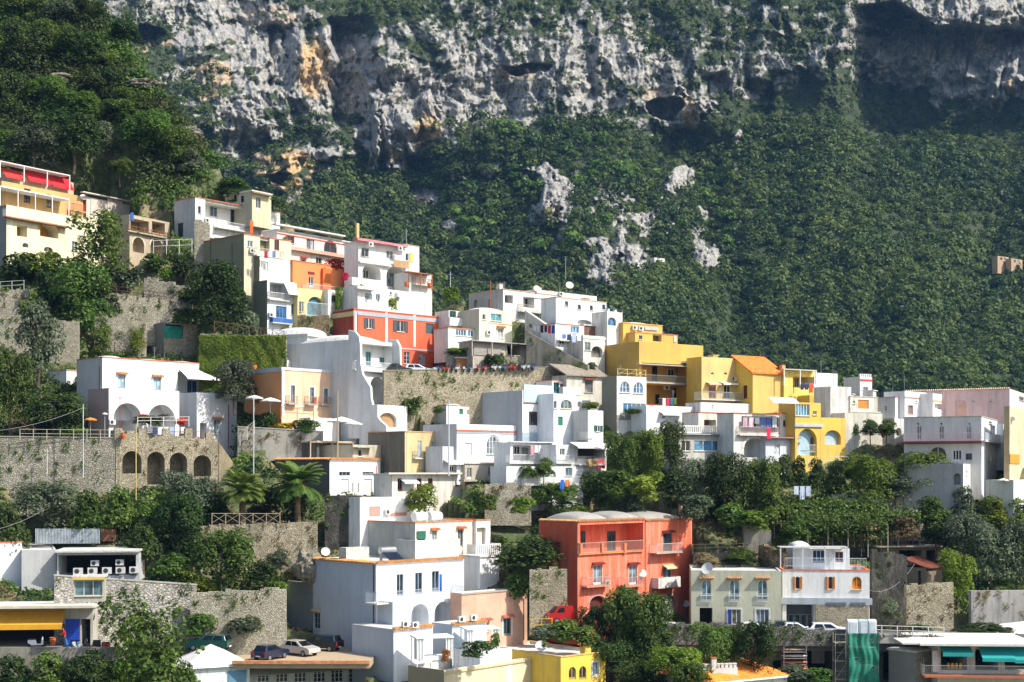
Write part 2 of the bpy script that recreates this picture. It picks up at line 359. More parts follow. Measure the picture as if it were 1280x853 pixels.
def mount_D(px, py, full=True):
    D = np.interp(py, MB_PY, MB_D)
    v = veg_at(px, py); rock = 1 - v
    D = D + 26 * fbm(px / 210, py / 150, 3, 2) * smooth(420, 200, py)
    lean = np.interp(px, [-600, 0, 300, 700, 1280, 1900], [-150, -60, -10, 0, 15, -40]); D = D + lean * smooth(620, 300, py)
    qx = px + 9 * fbm(px / 34, py / 34, 201, 4, .6) + 5 * fbm(px / 300, py / 13, 205, 2); qy = py + 9 * fbm(px / 28, py / 28, 203, 4, .6)
    # spurs and gullies of the wooded slope
    xc = np.interp(py, [150, 250, 350, 520], [640, 700, 770, 850]); A = smooth(140, 190, py)
    D = D - A * 34 * np.exp(-((px - xc) / 95) ** 2)
    xg = np.interp(py, [150, 250, 350, 520], [850, 880, 915, 960]); D = D + A * 20 * np.exp(-((px - xg) / 32) ** 2)
    xs = np.interp(py, [150, 300, 520], [520, 540, 600]); D = D + A * 16 * np.exp(-((px - xs) / 34) ** 2)
    xs = np.interp(py, [150, 300, 520], [1020, 1090, 1160]); D = D - A * 22 * np.exp(-((px - xs) / 80) ** 2)
    D = D + A * smooth(540, 420, py) * 16 * ridged((px + .45 * py) / 95, (py - .3 * px) / 260, 333, 3)
    # recesses and buttresses of the cliff
    D = D + win(qy, 28, 112, 5) * np.interp(qx, [296, 337, 341, 378, 384], [0, 10, 30, -4, 0])
    D = D + win(qy, 22, 158, 7) * np.interp(qx, [412, 417, 478, 484], [0, 44, -6, 0])
    D = D + win(qy, 148, 200, 6) * np.interp(qx, [440, 472, 476, 514, 550, 556], [0, -12, 14, -16, -8, 0])
    D = D + 20 * smooth(1.0, .75, ((qx - 183) / 22) ** 2 + ((qy - 45) / 14) ** 2)
    D = D + 26 * smooth(1.0, .8, ((qx - 830) / 23) ** 2 + ((qy - 136) / 15) ** 2)
    D = D + 22 * smooth(1.0, .75, ((qx - 354) / 15) ** 2 + ((qy - 226) / 9) ** 2)
    D = D - 14 * smooth(1.2, .3, ((qx - 350) / 42) ** 2 + ((qy - 212) / 32) ** 2)
    D = D + 16 * smooth(1.0, .7, ((qx - 658) / 30) ** 2 + ((qy - 86) / 8) ** 2)
    D = D + 18 * win(qx, 875, 905, 5) * win(qy, 92, 118, 5) + 14 * win(qx, 930, 962, 5) * win(qy, 105, 150, 6)
    for (cx, cy, rx, ry, a) in OUTCROPS: D = D - 7 * a * smooth(1.2, .1, ((px - cx) / rx) ** 2 + ((py - cy) / ry) ** 2)
    ledge = 34 + 10 * fbm(px / 40, 0 * px, 91, 3) - 30 * smooth(1170, 1120, px)
    rec = smooth(ledge - 3, ledge + 5, py) * smooth(215, 150, py + 12 * fbm(px / 30, 0 * px, 92, 2))
    D = D + rec * np.interp(qx + 16 * fbm(0 * px, py / 30, 95, 3), [1056, 1086, 1120, 1290, 1500, 1700], [0, 62, 66, 24, 20, 0])
    if full:
        r2 = .2 + .8 * rock * smooth(330, 150, py) + .25 * rock
        wx = px + 14 * fbm(px / 55, py / 55, 21, 2); wy = py + 10 * fbm(px / 60, py / 60, 23, 2)
        D = D - 20 * r2 * ridged(wx / 75, wy / 120, 31, 3)
        D = D - 6.5 * r2 * ridged(wx / 20, wy / 34, 41, 4, .6)
        D = D - 5.0 * rock * ridged(wx / 7.5, wy / 13, 51, 3, .62) * .6
        strata = wy + .16 * wx
        D = D - 3.0 * rock * (np.abs((strata / 19 + .8 * fbm(px / 90, py / 90, 61, 2)) % 1 - .5) * 2)
        D = D + rock * (7.5 * facets(wx / 17, wy / 26, 401) + 2.6 * facets(wx / 6.2 + .02 * wy, wy / 10.5, 411) + 1.0 * facets(px / 3.1, py / 4.6, 421))
    return D
px_ = np.concatenate([np.arange(-620, -60, 12), np.arange(-60, 1341, 1.4), np.arange(1352, 1900, 12)])
py_ = np.concatenate([np.arange(-300, -10, 9), np.arange(-10, 360, 1.25), np.arange(360, 540, 3), np.arange(540, 625, 10)])
GX, GY = np.meshgrid(px_, py_)
GD = mount_D(GX, GY)
MV = np.stack([(GX - 640) / FPX * GD, GD, (HY - GY) / FPX * GD], axis=-1).reshape(-1, 3)
nu, nv = len(px_), len(py_)
ii = (np.arange(nv - 1)[:, None] * nu + np.arange(nu - 1)[None, :]).ravel()
MQ = np.stack([ii, ii + nu, ii + nu + 1, ii + 1], axis=1)
vg = veg_at(GX, GY); vg = np.clip(vg + .55 * fbm(GX / 16, GY / 10, 71, 4, .65) , 0, 1)
och = np.zeros_like(GX)
for (cx, cy, rx, ry, a) in [(392, 85, 22, 40, 1), (352, 212, 44, 30, 1), (535, 165, 18, 26, .9), (180, 50, 40, 22, .6), (860, 138, 9, 22, .9), (645, 92, 26, 10, .5), (265, 95, 26, 24, .7),
                            (490, 195, 12, 8, .7), (1262, 107, 5, 10, .9), (340, 20, 40, 14, .4), (256, 118, 20, 10, .7), (690, 268, 12, 12, .6), (520, 250, 18, 7, .7), (820, 118, 30, 8, .4)]:
    och = np.maximum(och, a * smooth(1.3, .5, ((GX - cx) / rx) ** 2 + ((GY - cy) / ry) ** 2))
m, nt, b = newmat('mountain_rock')
a1 = N(nt, 'ShaderNodeAttribute', attribute_name='veg'); a2 = N(nt, 'ShaderNodeAttribute', attribute_name='ochre')
n1 = noise(nt, posn(nt), .06, 6, .65); n2 = noise(nt, posn(nt, (1, 1, .25)), .45, 6, .7); n3 = noise(nt, posn(nt), .9, 6, .7)
rock = ramp(nt, n2, [(.30, lin('454540')), (.46, lin('95928a')), (.67, lin('cdc9be'))])
rock = mixc(nt, ramp(nt, n1, [(.4, 0.0), (.7, .55)]), rock, lin('84868a'))
rock = mixc(nt, ramp(nt, n3, [(.56, 0.0), (.66, .7)]), rock, lin('3e423c'))  # dark noise patches: crevice shade painted into the rock
oc = ramp(nt, n2, [(.3, lin('8a6a44')), (.6, lin('cfae7c'))])
mm = N(nt, 'ShaderNodeMath', operation='MULTIPLY'); nt.links.new(a2.outputs['Fac'], mm.inputs[0]); nt.links.new(ramp(nt, noise(nt, posn(nt), .12, 4), [(.35, .35), (.55, 1.0)]), mm.inputs[1])
rock = mixc(nt, mm.outputs[0], rock, oc)
green = ramp(nt, n3, [(.3, (.014, .028, .010)), (.5, (.035, .055, .018)), (.72, (.09, .10, .045))])
v = mixc(nt, ramp(nt, a1.outputs['Fac'], [(.42, 0.0), (.56, 1.0)]), rock, green)
nt.links.new(v, b.inputs['Base Color']); b.inputs['Roughness'].default_value = .95
bump(nt, b, n3, .8, 1.2)
mountain = npmesh('mountain', MV, MQ, m, {'veg': vg.ravel(), 'ochre': och.ravel()}); tag(mountain, kind='structure')

# forest and scrub on the mountain: nobody could count it
def scatter_forest(n, x0, x1, y0, y1, dens, rad, per, size, name, kind, seed, zoff=.2):
    g = np.random.default_rng(seed)
    qx = g.uniform(x0, x1, n); qy = g.uniform(y0, y1, n)
    keep = g.uniform(size=n) < dens(qx, qy); qx = qx[keep]; qy = qy[keep]; k = len(qx)
    D = mount_D(qx, qy); base = np.stack([(qx - 640) / FPX * D, D, (HY - qy) / FPX * D], axis=1)
    r = g.uniform(rad[0], rad[1], k) * (.65 + .8 * vnoise(qx / 60, qy / 40, 5)); tt = .34 + .42 * vnoise(qx / 70, qy / 45, 8) + g.normal(size=k) * .19
    hh = g.uniform(.7, 1.35, k)
    C = np.repeat(base, per, axis=0); rr = np.repeat(r, per); T = np.repeat(tt, per) + g.normal(size=k * per) * .10
    d = g.normal(size=(k * per, 3)); d /= np.linalg.norm(d, axis=1, keepdims=True); d[:, 2] = np.abs(d[:, 2]) * 1.0
    lob = 1 + .22 * np.sin(d[:, 0] * 5 + np.repeat(g.uniform(0, 6, k), per)) * np.cos(d[:, 2] * 6)
    Pp = C + d * (rr * lob * g.uniform(.7, 1.05, k * per))[:, None] * np.stack([np.ones(k * per), np.ones(k * per), np.repeat(hh, per)], axis=1)
    Pp[:, 2] += zoff * rr
    V, Q, Tn = leaves(Pp, d + g.normal(size=d.shape) * .38, size * rr * g.uniform(.7, 1.3, k * per), np.clip(T, 0, 1), .75)
    o = npmesh(name, V, Q, leaf(kind), Tn); return tag(o, kind='stuff')
fdens = lambda x, y: smooth(.42, .75, veg_at(x, y) + .45 * fbm(x / 30, y / 18, 81, 3)) * (.35 + .65 * smooth(100, 240, y))
o = scatter_forest(15000, -60, 1340, 150, 530, fdens, (2.0, 4.6), 84, .19, 'far_forest', 'far', 11)
tag(o, 'dense dark green wood covering the mountain slope behind the town', 'forest')
sdens = lambda x, y: smooth(.37, .6, veg_at(x, y) + .62 * fbm(x / 14, y / 9, 83, 4, .65)) * .9
o = scatter_forest(20000, -60, 1340, -10, 260, sdens, (.8, 2.2), 30, .30, 'cliff_scrub', 'far', 12)
tag(o, 'scrub growing on ledges of the grey limestone cliff', 'scrub')
pines = lambda x, y: smooth(.8, 1.0, veg_at(x, y)) * win(x, 560, 900, 40) * win(y, 150, 330, 20)
o = scatter_forest(700, 540, 960, 150, 330, pines, (2.2, 3.6), 90, .24, 'pine_wood', 'mid', 13, 1.6)
tag(o, 'taller pines standing out of the wood under the cliff', 'forest')

# ------------------------------------------------------------------ town hill
RX = [-600, -100, 0, 60, 120, 160, 200, 250, 300, 350, 400, 450, 550, 600, 700, 780, 900, 1000, 1100, 1280, 1900]
RY = [-220, -150, -110, -60, 5, 60, 118, 185, 238, 268, 295, 310, 372, 385, 388, 425, 470, 500, 515, 520, 540]
CARVE = []
def hill_z(x, y):
    x = np.asarray(x, float); y = np.asarray(y, float)
    px = 640 + FPX * x / y; pc = np.clip(px, -300, 1560)
    py = 853 - (y - 132 - 18 * pc / 1280) / .125
    rp = np.interp(px, RX, RY)
    z = (HY - np.clip(py, rp, 1100)) * np.where(py < rp, Dt(pc, rp), y) / FPX
    z = np.where(py < rp, z - (y - Dt(pc, rp)) * .75, z)
    z = z + .9 * fbm(x / 9, y / 9, 101, 3) * smooth(900, 800, py)
    return np.maximum(z, -38)
def build_hill():
    xs = np.concatenate([np.arange(-260, -70, 4), np.arange(-70, 92, .7), np.arange(92, 280, 4)])
    ys = np.concatenate([np.arange(60, 120, 4), np.arange(120, 262, .7), np.arange(262, 420, 5)])
    X, Y = np.meshgrid(xs, ys); Z = hill_z(X, Y); PX = 640 + FPX * X / Y
    for (C, th, W, dp, zb, xl, x0, x1) in CARVE:
        U = (math.cos(th), math.sin(th)); Bk = (-math.sin(th), math.cos(th))
        u = (X - C[0]) * U[0] + (Y - C[1]) * U[1]; w = (X - C[0]) * Bk[0] + (Y - C[1]) * Bk[1]
        ins = (u > -1) & (u < W + 1) & (w > -.9) & (w < dp + 1)
        Z = np.where(ins, np.minimum(Z, zb - .3), Z)
        a = (PX - 640) / FPX
        dF = (C[0] * Bk[0] + C[1] * Bk[1]) / (a * Bk[0] + Bk[1]); dL = (C[0] * U[0] + C[1] * U[1]) / (a * U[0] + U[1])
        dep = np.where(PX >= x0, dF, dL)
        fr = (PX > xl - 2) & (PX < x1 + 2) & (Y < dep + .5) & (Y > C[1] - 14)
        Z = np.where(fr, np.minimum(Z, zb * Y / dep - .12), Z)
    global HF
    def HF(x, y):
        i = np.clip(np.searchsorted(xs, x) - 1, 0, len(xs) - 2); j = np.clip(np.searchsorted(ys, y) - 1, 0, len(ys) - 2)
        fx = (x - xs[i]) / (xs[i + 1] - xs[i]); fy = (y - ys[j]) / (ys[j + 1] - ys[j])
        return (Z[j, i] * (1 - fx) + Z[j, i + 1] * fx) * (1 - fy) + (Z[j + 1, i] * (1 - fx) + Z[j + 1, i + 1] * fx) * fy
    V = np.stack([X, Y, Z], axis=-1).reshape(-1, 3); nu, nv = len(xs), len(ys)
    ii = (np.arange(nv - 1)[:, None] * nu + np.arange(nu - 1)[None, :]).ravel()
    Q = np.stack([ii, ii + 1, ii + nu + 1, ii + nu], axis=1)
    m, nt, b = newmat('hill_ground')
    n1 = noise(nt, posn(nt), .12, 5, .6); n2 = noise(nt, posn(nt), 1.1, 6, .7)
    g = ramp(nt, n2, [(.3, (.025, .045, .012)), (.5, (.075, .10, .035)), (.7, (.20, .19, .09))])
    e = ramp(nt, n2, [(.3, lin('564a38')), (.6, lin('9a8a68'))])
    v = mixc(nt, ramp(nt, n1, [(.5, 0.0), (.66, .85)]), g, e)
    nt.links.new(v, b.inputs['Base Color']); b.inputs['Roughness'].default_value = .95; bump(nt, b, n2, .6, .25)
    return tag(npmesh('hillside', V, Q, m, smooth=True), kind='structure')
gm, nt, b = newmat('valley_floor'); v = ramp(nt, noise(nt, posn(nt), .05, 6), [(.35, (.02, .04, .012)), (.65, (.08, .09, .04))])
nt.links.new(v, b.inputs['Base Color']); b.inputs['Roughness'].default_value = .95
gg = MB(); gg.grid(lambda s, t: (-760 + 1520 * s, -60 + 1180 * t, -39), 20, 20); tag(gg.build('ground', gm), kind='structure')
# ------------------------------------------------------------------ house builder
HOUSES = []
WHITE = 'dcdad2'
class House:
    def __init__(s, name, label, xl, x0, x1, top, bot, th=45, wall=WHITE, D=None, dD=0, dp=None, par=.45, cop=None,
                 dirt=.22, cat='house', ext=2.5, side=None, roofc=None, parent=None, back=None, matw=None, carve=True, group=None, plane=False):
        if D is None and parent is not None and (plane or (carve and th <= 50 and abs(R(th) - parent.th) < .01 and x0 >= parent.x0 - 2)):
            a_ = (x0 - 640) / FPX; D = (-parent.B[0] * parent.C[0] - parent.B[1] * parent.C[1]) / (-parent.B[0] * a_ - parent.B[1])
        D = (Dt(x0, bot) if D is None else D) + dD; s.D = D; s.th = R(th)
        s.C = ((x0 - 640) / FPX * D, D); s.U = (math.cos(s.th), math.sin(s.th)); s.B = (-math.sin(s.th), math.cos(s.th))
        s.xl, s.x0, s.x1 = xl, x0, x1
        s.W = s.onF(x1, bot)[0]
        s.dp = s.onL(xl, bot)[0] if xl < x0 - 1 else 7.0
        s.dp = max(s.dp, 3.2)
        if dp: s.dp = dp
        s.zt = (HY - top) / FPX * D; s.zv = (HY - bot) / FPX * D; s.zb = s.zv - ext; s.H = s.zt - s.zb
        s.wall = matw or plaster(wall, dirt); s.sidew = (side and plaster(side, dirt)) or s.wall  # side: left wall tone; on many houses it paints in the wall's shade
        s.roofm = plaster(roofc or 'd4d2cb', .3); s.par = par; s.cop = cop
        s.hF, s.hL = [], []; s.done = False
        if parent is None:
            s.e = empty(name, label, cat, (s.C[0], s.C[1], s.zb), s.th, group)
        else:
            s.e = parent.e
        s.P = parent
        if carve: CARVE.append((s.C, s.th, s.W, s.dp, s.zv, min(xl, x0), x0, x1))
        HOUSES.append(s)
    # picture place -> (distance along, height above base) on the front plane, moved out by w
    def onF(s, px, py, w=0):
        a = (px - 640) / FPX; n = (-s.B[0], -s.B[1])
        t = ((n[0] * s.C[0] + n[1] * s.C[1]) + w) / (n[0] * a + n[1])
        X, Y = a * t, t; u = (X - s.C[0]) * s.U[0] + (Y - s.C[1]) * s.U[1]
        z = (HY - py) / FPX * t - getattr(s, 'zb', 0); return u, z
    def onL(s, px, py, w=0):
        a = (px - 640) / FPX; n = (-s.U[0], -s.U[1])
        t = ((n[0] * s.C[0] + n[1] * s.C[1]) + w) / (n[0] * a + n[1])
        X, Y = a * t, t; b = (X - s.C[0]) * s.B[0] + (Y - s.C[1]) * s.B[1]
        z = (HY - py) / FPX * t - getattr(s, 'zb', 0); return b, z
    def loc(s, p):            # own local coordinates -> coordinates of the thing's empty
        if s.P is None: return p
        x = s.C[0] + p[0] * s.U[0] + p[1] * s.B[0]; y = s.C[1] + p[0] * s.U[1] + p[1] * s.B[1]; z = s.zb + p[2]
        q = s.P; dx = x - q.C[0]; dy = y - q.C[1]
        return (dx * q.U[0] + dy * q.U[1], dx * q.B[0] + dy * q.B[1], z - q.zb)
    def part(s, name, mb, m, par=None, smooth=False):
        if s.P is not None: mb.v = [s.loc(p) for p in mb.v]
        return mb.build(name, m, par or s.e, smooth=smooth)
    def rect(s, f, x0, y0, x1, y1, w=0):
        on = s.onF if f == 'F' else s.onL
        xm = (x0 + x1) / 2
        a0 = on(x0, (y0 + y1) / 2, w)[0]; a1 = on(x1, (y0 + y1) / 2, w)[0]; zt = on(xm, y0, w)[1]; zb = on(xm, y1, w)[1]
        return min(a0, a1), max(a0, a1), zb, zt
    def fp(s, f, a, o, z): return (a, -o, z) if f == 'F' else (-o, a, z)
    def fbox(s, mb, f, a0, a1, o0, o1, z0, z1): return mb.box(s.fp(f, a0, o0, z0), s.fp(f, a1, o1, z1))
    def hole(s, f, a0, a1, z0, z1, arch, depth, back=True):
        (s.hF if f == 'F' else s.hL).append((a0, a1, z0, z1, arch, depth, back))
    # a window or door
    def w(s, x0, y0, x1, y1, style='win', f='F', frame='e6e4dc', pane='1c2a33', arch=False, shut=None, sill=True, off=0, hood=None, sur=None, cols=2, bars=0, depth=.18, rail=False, grille=None):
        if pane == '1c2a33': pane = ('1c2a33', '26333a', '33444e', '56666c', '8e979a', '1c2428', '2c3f4c')[int(x0 * 3.7 + y0 * 1.9) % 7]
        if off < -.9: off = max(off * 1.5, -(s.dp - .15) + .0)
        a0, a1, z0, z1 = s.rect(f, x0, y0, x1, y1, off); wd = a1 - a0
        name = 'door' if style == 'door' else 'window'
        if off == 0: s.hole(f, a0, a1, z0, z1, arch, depth); o = -depth
        else: o = off
        if shut == 'closed' or style == 'panel':
            fr = MB(); c = shut == 'closed'
            s.fbox(fr, f, a0, a1, o + .02, o + .06, z0, z1)
            n = max(3, int((z1 - z0) / .16))
            for i in range(n): s.fbox(fr, f, a0 + .05, a1 - .05, o + .06, o + .085, z0 + (i + .25) * (z1 - z0) / n, z0 + (i + .7) * (z1 - z0) / n)
            p = s.part('shutter' if name == 'window' else 'door', fr, plain(frame, .6))
            if hood: s.hood(f, a0, a1, z1, hood)
            return p
        t = .07; fr = MB()
        s.fbox(fr, f, a0, a0 + t, o + .02, o + .09, z0, z1); s.fbox(fr, f, a1 - t, a1, o + .02, o + .09, z0, z1)
        s.fbox(fr, f, a0 + t, a1 - t, o + .02, o + .09, z1 - t, z1); s.fbox(fr, f, a0 + t, a1 - t, o + .02, o + .09, z0, z0 + (t if name == 'window' else .25))
        for i in range(1, cols):
            c = a0 + wd * i / cols; s.fbox(fr, f, c - .045, c + .045, o + .02, o + .085, z0 + t, z1 - t)
        for i in range(1, bars + 1):
            c = z0 + (z1 - z0) * i / (bars + 1); s.fbox(fr, f, a0 + t, a1 - t, o + .03, o + .08, c - .02, c + .02)
        if arch and off == 0:
            r = wd / 2; zc = z1 - min(r, (z1 - z0) * .5); am = (a0 + a1) / 2
            for i in range(8):
                t0 = math.pi * i / 8; t1 = math.pi * (i + 1) / 8; ry = z1 - zc
                q = [s.fp(f, am + rr * math.cos(tt) * r, o + .085, zc + rr * math.sin(tt) * ry) for (rr, tt) in ((1, t0), (1, t1), (.86, t1), (.86, t0))]
                fr.poly(q)
        wo = s.part(name, fr, plain(frame, .5))
        pn = MB(); s.fbox(pn, f, a0, a1, o + .03, o + .045, z0, z1); s.part('pane', pn, glass(pane), wo)
        if sill and name == 'window' :
            sl = MB(); s.fbox(sl, f, a0 - .08, a1 + .08, max(off, 0) - .02, (off if off < 0 else 0) + .12, z0 - .07, z0 - .005)
            if off == 0: s.part('sill', sl, plain('cfcac0', .8), wo)
        if shut:
            hw = wd / 2
            for (b0, b1) in ((a0 - hw + .02, a0 - .02), (a1 + .02, a1 + hw - .02)):
                sh = MB(); s.fbox(sh, f, b0, b1, off + .02, off + .07, z0, z1)
                for i in range(7): s.fbox(sh, f, b0 + .05, b1 - .05, off + .07, off + .09, z0 + (i + .3) * (z1 - z0) / 7, z0 + (i + .75) * (z1 - z0) / 7)
                s.part('shutter', sh, plain(shut, .6), wo)
        if grille:
            gb = MB(); k = int(wd / .14)
            for i in range(k + 1): c = a0 + wd * i / k; s.fbox(gb, f, c - .012, c + .012, .01, .035, z0, z1)
            s.part('grille', gb, plain(grille, .5), wo)
        if sur:
            sb = MB(); g = .16
            s.fbox(sb, f, a0 - g, a0 - .003, off + .0, off + .04, z0 - (0 if name == 'door' else .16), z1 + g); s.fbox(sb, f, a1 + .003, a1 + g, off, off + .04, z0 - (0 if name == 'door' else .16), z1 + g)
            s.fbox(sb, f, a0, a1, off, off + .04, z1 + .003, z1 + g)
            s.part('surround', sb, plain(sur, .8), wo)
        if hood: s.hood(f, a0, a1, z1, hood, wo)
        return wo
    def hood(s, f, a0, a1, z1, col, par=None):
        h = MB(); n = max(4, int((a1 - a0 + .5) / .2)); L = (a1 - a0 + .5) / n
        for i in range(n):
            c = a0 - .25 + (i + .5) * L
            h.tube(s.fp(f, c, 0, z1 + .30), s.fp(f, c, .42, z1 + .17), L * .52, n=6)
        s.part('tile_hood', h, tile(col), par)
    # a deep opening: loggia, porch or dark garage; near-black backs paint in the shade
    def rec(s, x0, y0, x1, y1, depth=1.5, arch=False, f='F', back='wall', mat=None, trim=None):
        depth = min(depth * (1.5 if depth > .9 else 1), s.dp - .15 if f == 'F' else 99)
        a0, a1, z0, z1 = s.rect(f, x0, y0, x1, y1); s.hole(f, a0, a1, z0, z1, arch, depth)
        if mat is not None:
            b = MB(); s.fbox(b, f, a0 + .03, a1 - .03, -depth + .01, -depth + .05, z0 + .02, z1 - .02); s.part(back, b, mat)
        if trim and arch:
            r = (a1 - a0) / 2; am = (a0 + a1) / 2; ry = min(r, (z1 - z0) * .5); zc = z1 - ry; mb = MB()
            for i in range(12):
                t0 = math.pi * i / 12; t1 = math.pi * (i + 1) / 12
                pts = [s.fp(f, am + k * r * math.cos(tt), .0, zc + k * ry * math.sin(tt)) for (k, tt) in ((1.0, t0), (1.0, t1), (1.22, t1), (1.22, t0))]
                mb.prism(pts, Vector(s.fp(f, 0, .05, 0)))
            s.part('arch_trim', mb, plain(trim, .8))
    def rails(s, mb, f, a0, a1, o, z0, h, style):
        if style in ('bars', 'thin'):
            sp = .16; r = .012 if style == 'bars' else .009
            s.fbox(mb, f, a0, a1, o - .03, o + .03, z0 + h - .05, z0 + h); s.fbox(mb, f, a0, a1, o - .02, o + .02, z0 + .08, z0 + .12)
            k = max(2, int((a1 - a0) / sp))
            for i in range(k + 1): c = a0 + (a1 - a0) * i / k; s.fbox(mb, f, c - r, c + r, o - r, o + r, z0, z0 + h - .05)
        elif style == 'wood':
            for k in (.35, .95): s.fbox(mb, f, a0, a1, o - .03, o + .03, z0 + h * k - .05, z0 + h * k)
            k = max(2, int((a1 - a0) / 1.3))
            for i in range(k + 1): c = a0 + (a1 - a0) * i / k; s.fbox(mb, f, c - .05, c + .05, o - .05, o + .05, z0, z0 + h)
            for i in range(k):
                c0 = a0 + (a1 - a0) * i / k; c1 = a0 + (a1 - a0) * (i + 1) / k
                mb.tube(s.fp(f, c0, o, z0 + .05), s.fp(f, c1, o, z0 + h * .9), .025, n=4)
        elif style in ('solid', 'glass'):
            s.fbox(mb, f, a0, a1, o - .06, o + .06, z0, z0 + h)
        elif style == 'holes':
            s.fbox(mb, f, a0, a1, o - .07, o + .07, z0 + h - .14, z0 + h); s.fbox(mb, f, a0, a1, o - .07, o + .07, z0, z0 + .16)
            k = max(3, int((a1 - a0) / .3))
            for i in range(k + 1): c = a0 + (a1 - a0) * i / k; s.fbox(mb, f, c - .06, c + .06, o - .06, o + .06, z0 + .16, z0 + h - .14)
    def balc(s, x0, x1, yf, depth=1.0, h=1.0, style='bars', col='e2e0d8', f='F', slab='cfccc3', sides=True, off=0, th=.14, skirt=None):
        a0, a1, z, _ = s.rect(f, x0, yf - 1, x1, yf, off + depth)
        mb = MB(); s.fbox(mb, f, a0, a1, off + .003, off + depth, z, z + th); bo = s.part('balcony', mb, plain(slab, .85))
        r = MB(); s.rails(r, f, a0 + .03, a1 - .03, off + depth - .07, z + th, h, style)
        if sides:
            for a in (a0 + .05, a1 - .05):
                if style in ('solid', 'glass', 'holes'): s.fbox(r, f, a - .05, a + .05, off + .01, off + depth - .13, z + th, z + th + h)
                else:
                    s.fbox(r, f, a - .02, a + .02, off + .01, off + depth - .1, z + th + h - .05, z + th + h)
                    k = max(1, int(depth / .16))
                    for i in range(k): c = off + depth * i / k + .03; s.fbox(r, f, a - .012, a + .012, c - .012, c + .012, z + th, z + th + h - .05)
        m = plain(col, .5, name='railing') if style != 'solid' else plaster(col, .2)
        if style == 'glass': m = plain('b8cdcf', .15, name='frosted_glass', var=.05)
        s.part('railing', r, m, bo); return bo
    def toprail(s, x0, x1, y, h=.95, style='thin', col='e2e0d8', f='F', inset=.15):
        a0, a1, z, _ = s.rect(f, x0, y - 1, x1, y, -inset)
        r = MB(); s.rails(r, f, a0, a1, -inset, z, h, style)
        s.part('railing', r, plain(col, .5, name='railing') if style != 'glass' else plain('b8cdcf', .15, name='frosted_glass', var=.05))
    def band(s, y, hpx, col, out=.06, f='FL', x0=None, x1=None, name='cornice'):
        k = s.D / FPX; mb = MB(); z1 = (HY - y) * k - s.zb; z0 = z1 - hpx * k
        a0 = s.onF(x0, y)[0] if x0 else -out; a1 = s.onF(x1, y)[0] if x1 else s.W + out
        if 'F' in f: mb.box((a0, -out, z0), (a1, -.0, z1))
        if 'L' in f: mb.box((-out, .0, z0), (-.0, s.dp, z1))
        s.part(name, mb, plaster(col, .15) if not col.startswith('t') else tile(col[1:]))
    def pil(s, x, wpx, y0, y1, col, f='F', out=.05):
        a0, a1, z0, z1 = s.rect(f, x - wpx / 2, y0, x + wpx / 2, y1); mb = MB(); s.fbox(mb, f, a0, a1, .0, out, z0, z1); s.part('pilaster', mb, plaster(col, .15))
    def awn(s, x0, y0, x1, y1, depth=1.5, col='e6e2d8', f='F', off=0, name='awning', valance=.2):
        a0, a1, zb, zt = s.rect(f, x0, y0, x1, y1, off); zb = zt - (zt - zb)
        mb = MB(); q = [s.fp(f, a0, off + .02, zt), s.fp(f, a1, off + .02, zt), s.fp(f, a1, off + depth, zb), s.fp(f, a0, off + depth, zb)]
        mb.prism(q, (0, 0, -.03)); s.fbox(mb, f, a0, a1, off + depth, off + depth + .02, zb - valance, zb)
        s.part(name, mb, plain(col, .85, name='canvas', var=.08))
    def slab(s, x0, x1, y, depth=1.5, th=.15, col='cfccc3', f='F', name='canopy', posts=0, pcol='e6e4dc', ph=2.4, off=0, m=None, back=0):
        a0, a1, z, _ = s.rect(f, x0, y - 1, x1, y, off + depth); mb = MB(); s.fbox(mb, f, a0, a1, off - back + .003, off + depth, z, z + th)
        o = s.part(name, mb, m or plain(col, .8))
        for i in range(posts):
            c = a0 + .08 + (a1 - a0 - .16) * (i / max(1, posts - 1)); p = MB(); s.fbox(p, f, c - .06, c + .06, off + depth - .15, off + depth - .03, z - ph, z - .003)
            s.part('post', p, plain(pcol, .6), o)
        return o
    def dome(s, u0, u1, y0, y1, h, col='dcdad2', z=None):
        z = s.H - s.par if z is None else z; U0, U1, Y0, Y1 = u0 * s.W, u1 * s.W, y0 * s.dp, y1 * s.dp
        def fn(a, b):
            p = (1 - (2 * a - 1) ** 2); q = (1 - (2 * b - 1) ** 2); return (U0 + (U1 - U0) * a, Y0 + (Y1 - Y0) * b, z + h * (max(0, p * q) ** .42) - .02)
        mb = MB(); mb.grid(fn, 16, 16); s.part('dome', mb, plaster(col, .35), smooth=True)
    def eave(s, col='c9662e', f='FL', out=.3, z=None):
        z = s.H if z is None else z; mb = MB()
        def run(fc, L):
            n = max(3, int(L / .28)); st = L / n
            for i in range(n):
                c = (i + .5) * st; mb.tube(s.fp(fc, c, -.25, z + .12), s.fp(fc, c, out, z - .02), st * .40, n=6)
        if 'F' in f: run('F', s.W)
        if 'L' in f: run('L', s.dp)
        s.part('tile_eave', mb, tile(col))
    def ac(s, x, y, f='F', off=0, sz=1.0):
        a, z = (s.onF if f == 'F' else s.onL)(x, y, off); mb = MB()
        s.fbox(mb, f, a - .42 * sz, a + .42 * sz, off + .06, off + .38, z - .3 * sz, z + .3 * sz); o = s.part('air_conditioner', mb, plain('d9d8d2', .5))
        g = MB(); c = Vector(s.fp(f, a - .1, off + .385, z)); d = Vector(s.fp(f, 0, .015, 0)); g.tube(c, c + d, .22 * sz, n=14); s.part('fan', g, plain('3b3d3e', .5), o)
